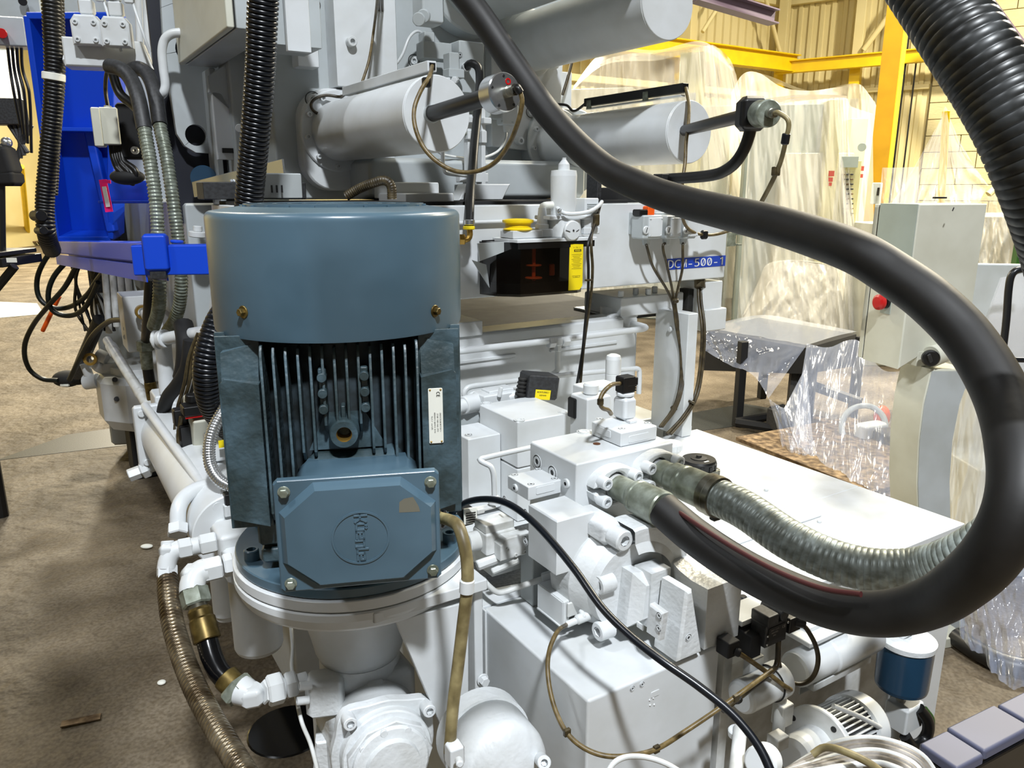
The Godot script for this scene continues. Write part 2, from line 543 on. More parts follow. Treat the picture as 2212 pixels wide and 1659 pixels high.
	var f := mat(Color(0.50, 0.455, 0.385), 0.68, 0.0, noise_tex(0.006, Color(0.74, 0.72, 0.69), Color(1, 1, 1), 71, FastNoiseLite.TYPE_SIMPLEX_SMOOTH, 6, 0.5, 0.0, 1024), 0.45, noise_tex(0.035, Color.BLACK, Color.WHITE, 72, FastNoiseLite.TYPE_SIMPLEX_SMOOTH, 5, 0.5, 6.0, 1024), 0.5)
	f.uv1_scale = Vector3.ONE * 0.31
	f.detail_enabled = true
	f.detail_blend_mode = BaseMaterial3D.BLEND_MODE_MUL
	f.detail_uv_layer = BaseMaterial3D.DETAIL_UV_2
	f.uv2_triplanar = true; f.uv2_world_triplanar = true
	f.uv2_scale = Vector3.ONE * 2.3
	f.detail_albedo = noise_tex(0.045, Color(0.80, 0.78, 0.75), Color(1, 1, 1), 73, FastNoiseLite.TYPE_SIMPLEX_SMOOTH, 5, 0.4)
	M.floor = f
	M.film = film(Color(0.88, 0.87, 0.84), 0.38, 0.3)
	M.film_clear = film(Color(0.86, 0.90, 1.0), 0.20, 0.15)
	M.film_white = film(Color(0.95, 0.94, 0.91), 0.62, 0.3)
	M.film_thin = film(Color(0.93, 0.93, 0.95), 0.26, 0.28)
	M.film_warm = film(Color(0.92, 0.89, 0.82), 0.5, 0.35)

func film(c: Color, alpha: float, rough: float) -> StandardMaterial3D:
	var m := StandardMaterial3D.new()
	m.albedo_color = Color(c.r, c.g, c.b, alpha)
	m.transparency = BaseMaterial3D.TRANSPARENCY_ALPHA
	m.cull_mode = BaseMaterial3D.CULL_DISABLED
	m.roughness = rough
	return m

func room() -> void:
	var k := P(1660, 415, 16.0)
	k.y = 0.0
	var rd := Vector3(sin(deg_to_rad(54.5)), 0, cos(deg_to_rad(54.5)))
	var s := sh().box(Vector3(8, -0.15, -8), Vector3(60, 0.3, 44), I3, 0.0)
	struct("floor", s, M.floor)
	struct("ceiling", sh().box(Vector3(8, 7.95, -8), Vector3(60, 0.3, 44), I3, 0.0), M.lampgrey)
	struct("wall_left", sh().box(Vector3(-14.2, 4, -8), Vector3(0.4, 8, 44), I3, 0.0), M.cream)
	struct("wall_front", sh().box(Vector3(8, 4, 8.2), Vector3(60, 8, 0.4), I3, 0.0), M.lampgrey)
	struct("wall_rear", sh().box(Vector3(-4, 4, -25), Vector3(24, 8, 0.4), I3, 0.0), M.cream)
	var e := k - A * 6.0
	struct("wall_return", sh().box(Vector3(e.x, 4, (e.z - 25) / 2 - 0.1), Vector3(0.3, 8, absf(-25 - e.z)), I3, 0.0), M.cream)
	var wr := struct("wall_right", sh().box(k + rd * 18 + rd.cross(UP) * -0.22 + UP * 4, Vector3(0.3, 8, 37), Basis.looking_at(rd, UP), 0.0), M.mortar)
	var wb := struct("wall_back", sh().box(k - A * 3.0 - C * 0.22 + UP * 4, Vector3(6.4, 8, 0.3), MB, 0.0), M.cream)
	profile_wall(wb, k, -A, C, 0.0, 6.0)
	var inw := Vector3(-rd.z, 0, rd.x)
	profile_wall(wr, k, rd, inw, 0.0, 2.7)
	# blocks of the right wall, where the picture shows them
	for row in range(3, 21):
		for col in range(0, 7):
			var t := 2.72 + col * 0.56 - (0.28 if row % 2 else 0.0)
			var c := k + rd * (t + 0.28) + inw * (-0.06 + rng.randf() * 0.006) + UP * (row * 0.28 + 0.14)
			if col == 0 and row % 2: c += rd * 0.14
			struct("block", sh().box(c, Vector3(0.12, 0.272, (0.55 if col or row % 2 == 0 else 0.27)), Basis.looking_at(rd, UP), 0.008), M.block, wr)
	# steelwork on the walls: girts, posts and braces
	var g := 0
	for h in [3.35, 5.0]:
		struct("trim_%d" % g, sh().box(k + rd * 1.35 + inw * 0.09 + UP * h, Vector3(0.12, 0.08, 2.7), Basis.looking_at(rd, UP), 0.005), M.cream); g += 1
		struct("trim_%d" % g, sh().box(k - A * 3.0 + C * 0.09 + UP * h, Vector3(6.0, 0.11, 0.12), MB, 0.005), M.cream); g += 1
	var pc := 0
	for q in [[k + rd * 1.5 + inw * 0.3, 0.17], [k - A * 0.3 + C * 0.3, 0.17], [k - A * 2.8 + C * 0.35, 0.26]]:
		var t := thing("wall_post", ["cream steel post on the profiled wall, yellow where the runway rail crosses it", "cream steel post in the corner of the profiled walls", "cream steel post of the profiled wall above the tallest wrapped machine"][pc], "post", q[0])
		put("shaft", sh().box(q[0] + UP * 4.0, Vector3(q[1], 7.6, q[1]), Basis.looking_at(rd, UP), 0.01), M.cream, t)
		put("yellow_band", sh().box(q[0] + UP * 3.65, Vector3(q[1] + 0.012, 0.45, q[1] + 0.012), Basis.looking_at(rd, UP), 0.01), M.yellow, t)
		pc += 1
	solo("brace", sh().cyl(k + rd * 1.62 + inw * 0.42 + UP * 4.0, k + rd * 2.7 + inw * 0.42 + UP * 5.6, 0.05, -1, 10), M.cream, "cream diagonal brace rising from the wall post to the yellow column", "brace")
	solo("brace", sh().cyl(k - A * 2.6 + C * 0.52 + UP * 4.2, k - A * 1.5 + C * 0.52 + UP * 5.6, 0.035, -1, 10), M.cream, "cream diagonal brace on the profiled wall above the tallest wrapped machine", "brace")
	solo("brace", sh().cyl(k - A * 0.45 + C * 0.42 + UP * 4.0, k - A * 1.3 + C * 0.42 + UP * 5.5, 0.035, -1, 10), M.cream, "cream diagonal brace leaning into the corner post of the profiled walls", "brace")
	# yellow runway beams
	var t := thing("runway_beam", "yellow crane runway beam along the right profiled wall", "beam", k + rd * 0.2 + inw * 0.5)
	var p0 := k + rd * 0.15 + inw * 0.6 + UP * 3.8
	var p1 := k + rd * 3.7 + inw * 0.6 + UP * 3.8
	var bb := Basis.looking_at(rd, UP)
	put("web", sh().box((p0 + p1) / 2, Vector3(0.02, 0.19, 3.55), bb, 0.0), M.yellow, t)
	put("flange", sh().box((p0 + p1) / 2 + UP * 0.1, Vector3(0.15, 0.02, 3.55), bb, 0.0), M.yellow, t)
	put("flange", sh().box((p0 + p1) / 2 - UP * 0.1, Vector3(0.15, 0.02, 3.55), bb, 0.0), M.yellow, t)
	var d := thing("runway_beam", "yellow crane beam running behind the tallest wrapped machine", "beam", k - A * 2.4 + C * 0.8)
	p0 = k - A * 2.95 + C * 0.62 + UP * 3.86
	put("web", sh().box(p0, Vector3(5.4, 0.26, 0.02), MB, 0.0), M.yellow, d)
	put("flange", sh().box(p0 + UP * 0.14, Vector3(5.4, 0.02, 0.2), MB, 0.0), M.yellow, d)
	put("flange", sh().box(p0 - UP * 0.14, Vector3(5.4, 0.02, 0.2), MB, 0.0), M.yellow, d)
	# the tall yellow column and the purple crane girder
	var cp := P(1917, 250, 9.0)
	cp.y = 0
	var y := thing("crane_column", "tall yellow steel column beside the cream block wall", "column", cp)
	var cb := Basis(UP, deg_to_rad(-38))
	put("flange", sh().box(cp + UP * 3.85 + cb * Vector3(-0.09, 0, 0.03), Vector3(0.016, 7.7, 0.2), cb, 0.003), M.amber, y)  # left side of the column, its shade painted as a darker yellow
	put("flange", sh().box(cp + UP * 3.85 + cb * Vector3(0.09, 0, 0.03), Vector3(0.016, 7.7, 0.2), cb, 0.003), M.yellow, y)
	put("web", sh().box(cp + UP * 3.85, Vector3(0.18, 7.7, 0.012), cb, 0.0), M.amber, y)
	put("side_plate", sh().box(cp + UP * 3.85 + cb * Vector3(0.0, 0, 0.135), Vector3(0.19, 7.7, 0.012), cb, 0.003), M.amber, y)
	put("base_plate", sh().box(cp + UP * 0.015, Vector3(0.6, 0.03, 0.6), cb, 0.003), M.amber, y)
	var sw := P(1893, 418, 8.3)
	var b := thing("switch_box", "small grey switch box on the foot of the yellow column", "switch", sw)
	put("housing", sh().box(sw, Vector3(0.09, 0.22, 0.09), cb, 0.01), M.grey, b)
	put("lever", sh().box(sw + Vector3(-0.01, 0.02, 0.06), Vector3(0.02, 0.08, 0.03), cb, 0.004), M.black, b)
	var gd := thing("crane_girder", "purple grey crane girder hanging high before the profiled wall", "beam", P(1590, 15, 9.0))
	var g0 := P(1500, -14, 9.0)
	var g1 := P(1672, 38, 9.7)
	var gb := Basis.looking_at(g1 - g0, UP)
	var gl := g0.distance_to(g1)
	put("web", sh().box((g0 + g1) / 2, Vector3(0.02, 0.14, gl), gb, 0.0), M.purple, gd)
	put("flange", sh().box((g0 + g1) / 2 + UP * 0.07, Vector3(0.16, 0.015, gl), gb, 0.0), M.purple, gd)
	put("flange", sh().box((g0 + g1) / 2 - UP * 0.07, Vector3(0.16, 0.015, gl), gb, 0.0), M.purple, gd)
	# pipes on the block wall
	for q in [[1962, 150, 1930, 330, 0.045, "thick black conduit running down the block wall beside the yellow column"], [1985, 90, 1952, 360, 0.014, "thin dark conduit running down the block wall"]]:
		var a0 := k + rd * 2.75 + inw * 0.06
		var a := P(q[0], q[1], 14.2)
		var z := P(q[2], q[3], 14.2)
		solo("conduit", sh().cyl(Vector3(z.x, 0.6, z.z), Vector3(z.x, 7.0, z.z), q[4], -1, 12), M.black, q[5], "pipe")
	solo("roof_brace", sh().cyl(P(2120, -20, 12.6), P(2230, 130, 12.3), 0.07, -1, 12), M.purple, "dark sloping brace crossing the upper corner of the block wall", "brace")
	solo("rail", sh().cyl(P(2135, 420, 11.6), P(2215, 345, 11.6), 0.05, -1, 12), M.cream, "cream sloping rail low on the block wall behind the armoured hose", "rail")

func profile_wall(parent: Node3D, k: Vector3, dir: Vector3, out: Vector3, t0: float, t1: float) -> void:
	# profiled sheets, 0.6 m wide, each a part of its wall
	var w := 0.6
	var i := 0
	var t := t0
	while t < t1 - 0.01:
		var tw := minf(w, t1 - t)
		var poly := [Vector2(0, -0.02)]
		var x := 0.0
		while x < tw - 0.01:
			for q in [[0.0, 0.0], [0.10, 0.0], [0.115, 0.035], [0.185, 0.035], [0.2, 0.0]]:
				poly.append(Vector2(minf(x + q[0], tw - 0.002), q[1]))
			x += 0.2
		poly.append(Vector2(tw - 0.002, -0.02))
		var s := sh().prism(poly, Transform3D(Basis(dir, out, dir.cross(out)), k + dir * t + UP * (0.0 if dir.cross(out).y > 0 else 7.8)), 7.8, 0.0, 0.95)
		struct("panel", s, M.cream, parent)
		t += w
		i += 1

var mo := Vector3(-0.318, 0.0, -1.42)
var mB := Basis(UP, deg_to_rad(11.0))
func L(x: float, y: float, z: float) -> Vector3:
	return mo + mB * Vector3(x, y, z)
func lbox(s: Sh, x0: float, x1: float, y0: float, y1: float, z0: float, z1: float, bev := 0.003) -> Sh:
	return s.box(L((x0 + x1) / 2, (y0 + y1) / 2, (z0 + z1) / 2), Vector3(absf(x1 - x0), absf(y1 - y0), absf(z1 - z0)), mB, bev)
func hexbolt(s: Sh, at: Vector3, dir: Vector3, r: float, h: float) -> Sh:
	s.cyl(at, at + dir * h * 0.2, r * 1.25, -1, 20, 0.0005)
	return s.cyl(at + dir * h * 0.2, at + dir * h, r, -1, 6, 0.0012)

func motor() -> void:
	var t := thing("electric_motor", "large blue grey upright electric motor with a smooth fan cowl on top", "motor", L(0, 0.915, 0))
	# fan cowl with its grille
	var prof := [[0.2215, 1.363], [0.2225, 1.37], [0.2225, 1.55]]
	for i in 7:
		var a := PI / 2 * i / 6.0
		prof.append([0.2105 + 0.012 * cos(a), 1.553 + 0.012 * sin(a)])
	prof.append_array([[0.165, 1.572], [0.163, 1.569]])
	var cw := put("fan_cowl", sh().lathe(L(0, 0, 0), UP, prof, 72, true).lathe(L(0, 0, 0), UP, [[0.2195, 1.55], [0.2195, 1.363], [0.2215, 1.363]], 72), M.motor, t)
	var gr := sh()
	for r in [0.03, 0.055, 0.08, 0.105, 0.13, 0.155]:
		gr.lathe(L(0, 0, 0), UP, [[r - 0.003, 1.571], [r - 0.003, 1.576], [r + 0.003, 1.576], [r + 0.003, 1.571]], 48)
	for k in 24:
		var d := Vector3(cos(TAU * k / 24), 0, sin(TAU * k / 24))
		gr.box(L(0, 1.5725, 0) + d * 0.096, Vector3(0.134, 0.004, 0.006), Basis(d, UP, d.cross(UP)), 0.0)
	gr.lathe(L(0, 0, 0), UP, [[0.0, 1.576], [0.03, 1.576], [0.03, 1.57]], 24)
	put("grille", gr, M.motor, cw)
	put("fan", sh().lathe(L(0, 0, 0), UP, [[0.0, 1.545], [0.2, 1.545], [0.2, 1.53]], 32), M.black_matt, cw)
	for q in [[526, 674], [939, 672]]:
		var w := P(q[0], q[1], 1.42)
		var a := atan2(w.x - mo.x, 0.0)
		var r0 := ray(q[0], q[1])
		var best := Vector3.ZERO
		for i in 400: # where this sight line meets the cowl
			var p := EYE + r0 * (1.0 + i * 0.001)
			if Vector2(p.x - mo.x, p.z - mo.z).length() < 0.2226:
				best = p
				break
		var d := Vector3(best.x - mo.x, 0, best.z - mo.z).normalized()
		var sc := sh().cyl(best - d * 0.002, best + d * 0.002, 0.0105, -1, 24, 0.0008)
		sc.cyl(best, best + d * 0.010, 0.0065, -1, 6, 0.001)
		put("cowl_screw", sc, M.zinc_yellow, cw, "brass coloured screw of the fan cowl")
	# ribbed housing
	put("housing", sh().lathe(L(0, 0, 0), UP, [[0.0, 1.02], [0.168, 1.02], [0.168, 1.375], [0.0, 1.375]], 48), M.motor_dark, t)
	for i in 14:
		var x := -0.1245 + i * 0.01915
		var top := 1.352 + 0.004 * (1.0 if i in [0, 13] else -0.6 if i % 3 == 0 else 0.2)
		var bot := 1.155 if i in range(3, 11) else 1.09 if i in range(1, 13) else 1.05
		var f := sh()
		var o := L(x - 0.0022, 0, 0)
		var zt := 0.198
		f.prism([Vector2(0.13, bot), Vector2(zt - 0.02, bot), Vector2(zt, bot + 0.02), Vector2(zt, top - 0.012), Vector2(zt - 0.01, top), Vector2(0.13, top)], Transform3D(Basis(mB.z, UP, mB.z.cross(UP)), o + mB.x * 0.0044), 0.0044, 0.001)
		if i in [5, 6, 7, 8]:
			f = sh().prism([Vector2(0.13, 1.20), Vector2(zt - 0.02, 1.20), Vector2(zt, 1.22), Vector2(zt, top - 0.012), Vector2(zt - 0.01, top), Vector2(0.13, top)], Transform3D(Basis(mB.z, UP, mB.z.cross(UP)), o + mB.x * 0.0044), 0.0044, 0.001)
		put("cooling_fin", f, M.motor_cast, t)
	for sx in [-1.0, 1.0]:
		for i in 9:
			var z := -0.13 + i * 0.0345
			if i == 8: z = 0.152
			put("cooling_fin", lbox(sh(), sx * 0.13, sx * (0.207 if i < 8 else 0.2), 1.03, 1.368, z - 0.0025, z + 0.0025, 0.001), M.motor_cast, t)
		# corner pad: a foot block with a sloped pocket at its top
		var pd := sh()
		var bx := Basis(mB.x * sx, UP, mB.z * sx)
		pd.prism([Vector2(0.131, 1.045), Vector2(0.19, 1.062), Vector2(0.19, 1.298), Vector2(0.184, 1.304), Vector2(0.131, 1.293)] if sx > 0 else [Vector2(0.131, 1.293), Vector2(0.184, 1.304), Vector2(0.19, 1.298), Vector2(0.19, 1.062), Vector2(0.131, 1.045)], Transform3D(bx, L(0, 0, 0.12 if sx > 0 else 0.191)), 0.071, 0.0)
		put("mounting_pad", pd, M.motor_cast, t)
		var up := sh()
		up.flat([L(sx * 0.188, 1.295, 0.19), L(sx * 0.133, 1.29, 0.172), L(sx * 0.133, 1.355, 0.150), L(sx * 0.188, 1.345, 0.178)], mB * Vector3(0, 0.2, 1).normalized())
		up.flat([L(sx * 0.188, 1.345, 0.178), L(sx * 0.133, 1.355, 0.150), L(sx * 0.133, 1.355, 0.09), L(sx * 0.188, 1.345, 0.09)], UP)
		up.flat([L(sx * 0.188, 1.295, 0.19), L(sx * 0.188, 1.345, 0.178), L(sx * 0.188, 1.345, 0.09), L(sx * 0.188, 1.295, 0.09)], mB.x * sx)
		up.flat([L(sx * 0.133, 1.29, 0.172), L(sx * 0.133, 1.355, 0.150), L(sx * 0.133, 1.355, 0.09), L(sx * 0.133, 1.29, 0.09)], -mB.x * sx)
		put("pad_web", up, M.motor_cast, t)
		# clamping lugs between the fins
		for k in 3:
			put("lug", sh().cyl(L(sx * 0.034 + 0.003, 1.302 - 0.027 * k, 0.15), L(sx * 0.034 + 0.003, 1.302 - 0.027 * k, 0.203), 0.0078, -1, 18, 0.001), M.motor_cast, t)
		put("lug_web", lbox(sh(), sx * 0.034 - 0.004, sx * 0.034 + 0.010, 1.24, 1.316, 0.13, 0.192, 0.003), M.motor_cast, t)
	# bearing end with feet and the bolt flange
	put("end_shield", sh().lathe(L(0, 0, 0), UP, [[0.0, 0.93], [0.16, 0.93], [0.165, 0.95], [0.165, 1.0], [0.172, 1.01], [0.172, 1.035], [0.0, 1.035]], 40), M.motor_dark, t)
	for q in [[-0.135, 0.11], [0.135, 0.11], [-0.14, -0.1], [0.14, -0.1]]:
		var s := lbox(sh(), q[0] - 0.026, q[0] + 0.026, 0.985, 1.03, q[1] - 0.03, q[1] + 0.03, 0.006)
		lbox(s, q[0] - 0.023, q[0] + 0.023, 0.95, 0.98, q[1] - 0.028, q[1] + 0.028, 0.006)
		put("bearing_boss", s, M.motor_cast, t)
	put("mounting_flange", sh().lathe(L(0, 0, 0), UP, [[0.0, 0.914], [0.223, 0.914], [0.224, 0.916], [0.224, 0.931], [0.222, 0.933], [0.0, 0.933]], 72), M.motor, t)
	for k in 8:
		var p := L(cos(deg_to_rad(157 + 45 * k)) * 0.2, 0.933, sin(deg_to_rad(157 + 45 * k)) * 0.2)
		put("flange_screw", sh().socket(p, p + UP * 0.02, 0.0138, 0.62), M.motor, t)
	# eye bolt boss in the middle of the ribs
	var ey := L(0.0, 1.205, 0.14)
	var eb := sh().lathe(ey, mB.z, [[0.03, 0.0], [0.024, 0.06], [0.0225, 0.066], [0.013, 0.066]], 28)
	var eo := put("lifting_boss", eb, M.motor_cast, t)
	put("threaded_hole", sh().lathe(ey, mB.z, [[0.013, 0.066], [0.0115, 0.062], [0.0115, 0.03], [0.0, 0.03]], 24), M.brass, eo)
	put("boss_web", lbox(sh(), -0.004, 0.004, 1.225, 1.25, 0.13, 0.19, 0.002), M.motor_cast, t)
	put("bracket_foot", sh().flat([L(-0.06, 1.17, 0.172), L(0.07, 1.17, 0.172), L(0.035, 1.235, 0.169), L(-0.03, 1.235, 0.169)], mB.z), M.motor_cast, t)
	# rating plate on the right pad
	var np := fr(L(0.154, 1.225, 0.1925), -UP, mB.x)
	var pl := put("rating_plate", sh().prism(rrect(0.098, 0.0245, 0.002), np, 0.0012, 0.0003), M.paper, t, "cream rating plate with fine print")
	var lines := sh()
	lines.add(text("CE", 0.006, 0.0003, "Droid Sans", true), np * Transform3D(I3, Vector3(-0.038, 0.0045, 0.0013)))
	var ro := 0
	for l in ["DREHSTROM MOTOR 3~", "37 kW  1465 /min  IP55", "400/690 V  68/39 A  50 Hz", "Th.Cl. F   cos 0,85"]:
		lines.add(text(l, 0.0023, 0.0002), np * Transform3D(I3, Vector3(0.012, 0.0075 - ro * 0.0048, 0.0013)))
		ro += 1
	put("print", lines, M.ink, pl)
	for q in [[-0.046, 0.009], [0.046, 0.009], [-0.046, -0.009], [0.046, -0.009]]:
		put("rivet", sh().ball(np * Vector3(q[0], q[1], 0.001), 0.0018, Vector3.ONE, I3, 10, 6), M.brass, pl)
	# terminal box: neck, body, lid with a raised eight sided field, screws and the cast name
	var tb := put("terminal_box", lbox(sh(), -0.08, 0.118, 1.0, 1.158, 0.16, 0.325, 0.018), M.motor, t)
	put("box_neck", lbox(sh(), -0.07, 0.10, 0.99, 1.166, 0.12, 0.2, 0.02), M.motor_cast, tb)
	put("sticker", sh().cyl(L(0.046, 1.158, 0.29), L(0.046, 1.1592, 0.29), 0.0128, -1, 24, 0.0003), M.paper, tb, "round white sticker")
	put("sticker_print", sh().box(L(0.048, 1.1594, 0.292), Vector3(0.011, 0.0006, 0.003), mB, 0.0).box(L(0.045, 1.1594, 0.286), Vector3(0.007, 0.0006, 0.001), mB, 0.0), M.ink, tb)
	var x0 := -0.1035
	var x1 := 0.1435
	var y0 := 0.998
	var y1 := 1.181
	var lid := put("terminal_lid", sh().prism([Vector2(x0 + 0.006, y0), Vector2(x1 - 0.006, y0), Vector2(x1, y0 + 0.006), Vector2(x1, y1 - 0.006), Vector2(x1 - 0.006, y1), Vector2(x0 + 0.006, y1), Vector2(x0, y1 - 0.006), Vector2(x0, y0 + 0.006)], Transform3D(mB, L(0, 0, 0.325)), 0.013, 0.002), M.motor, t)
	var oct := func(ins: float, cut: float) -> Array:
		var a := x0 + ins
		var b := x1 - ins
		var c := y0 + ins
		var d := y1 - ins
		return [Vector2(a + cut, c), Vector2(b - cut, c), Vector2(b, c + cut * 0.85), Vector2(b, d - cut * 0.85), Vector2(b - cut, d), Vector2(a + cut, d), Vector2(a, d - cut * 0.85), Vector2(a, c + cut * 0.85)]
	var lo: Array = oct.call(0.006, 0.052)
	var hi: Array = oct.call(0.015, 0.046)
	var rf := sh()
	for i in 8:
		var j := (i + 1) % 8
		var q := [L(lo[i].x, lo[i].y, 0.338), L(lo[j].x, lo[j].y, 0.338), L(hi[j].x, hi[j].y, 0.352), L(hi[i].x, hi[i].y, 0.352)]
		var nn: Vector3 = (q[1] - q[0]).cross(q[2] - q[0]).normalized()
		rf.flat(q, nn if nn.dot(mB.z) > 0 else -nn)
	rf.flat(hi.map(func(p): return L(p.x, p.y, 0.352)), mB.z)
	put("raised_field", rf, M.motor, lid)
	for q in [[-0.088, 1.163], [0.130, 1.163], [-0.088, 1.013], [0.130, 1.014]]:
		put("lid_screw", hexbolt(sh(), L(q[0], q[1], 0.338), mB.z, 0.0075, 0.010), M.galv, lid)
	var cx := 0.021
	var cy := 1.086
	put("emblem_ring", sh().lathe(L(cx, cy, 0.352), mB.z, [[0.0405, 0], [0.0405, 0.0018], [0.0435, 0.0018], [0.0435, 0]], 56), M.motor, lid)
	var glyph := {
		"K": [[0, 0, 0, 10], [0, 4.5, 3, 4.5], [3, 4.5, 6, 9.5], [3, 4.5, 6, 0.3]],
		"u": [[0, 1, 0, 7], [0, 1, 5.5, 1], [5.5, 1, 5.5, 7], [1.6, 9.4, 1.7, 9.5], [4, 9.4, 4.1, 9.5]],
		"e": [[5.5, 1, 0, 1], [0, 1, 0, 7], [0, 7, 5.5, 7], [5.5, 7, 5.5, 4], [5.5, 4, 2, 4]],
		"n": [[0, 0.2, 0, 7], [0, 7, 5.5, 7], [5.5, 7, 5.5, 0.2]],
		"l": [[0, 1, 0, 10], [0, 1, 2.6, 1]]}
	var at := 0.0
	var name_ := sh()
	for ch in "Kuenle":
		for g in glyph[ch]:
			var a := Vector2(at + g[0], g[1])
			var b := Vector2(at + g[2], g[3])
			var k := 0.00172
			var pa := L(cx - 0.0075 + a.y * k, cy + 0.0365 - a.x * k, 0.3528)
			var pb := L(cx - 0.0075 + b.y * k, cy + 0.0365 - b.x * k, 0.3528)
			var dd := (pb - pa).normalized()
			name_.box((pa + pb) / 2, Vector3(pa.distance_to(pb) + 0.0034, 0.0034, 0.0028), Basis(dd, mB.z.cross(dd), mB.z), 0.0004)
		at += 4.6 if ch == "l" else 8.0
	put("cast_name", name_, M.motor, lid)
	put("bare_patch", sh().flat([L(0.080, 1.122, 0.35225), L(0.112, 1.121, 0.35225), L(0.110, 1.130, 0.35225), L(0.102, 1.146, 0.35225), L(0.088, 1.144, 0.35225), L(0.081, 1.139, 0.35225)], mB.z), mat(Color(0.42, 0.41, 0.36), 0.6), lid, "bare grey patch where a label was")
	var gl := put("cable_gland", sh().cyl(L(0.112, 1.07, 0.27), L(0.134, 1.07, 0.27), 0.024, -1, 8).cyl(L(0.134, 1.07, 0.27), L(0.15, 1.07, 0.27), 0.021, -1, 8).cyl(L(0.15, 1.07, 0.27), L(0.158, 1.068, 0.27), 0.016), M.black_gloss, t)
	var cb := thing("motor_cable", "thick beige power cable running down from the motor terminal box", "cable", P(965, 1600, 1.05))
	put("sheath", sh().tube([L(0.15, 1.072, 0.27), P(988, 1134, 1.10), P(1000, 1165, 1.08), P(1009, 1215, 1.07), P(1009, 1270, 1.07), P(1000, 1350, 1.065), P(988, 1450, 1.06), P(978, 1530, 1.05), P(971, 1625, 1.04)], 0.0098, 14), M.cable_beige, cb)
	put("tape_wrap", sh().cyl(P(1009, 1253, 1.068), P(1008, 1280, 1.067), 0.0115, -1, 18, 0.001), M.white, cb, "band of white paint")

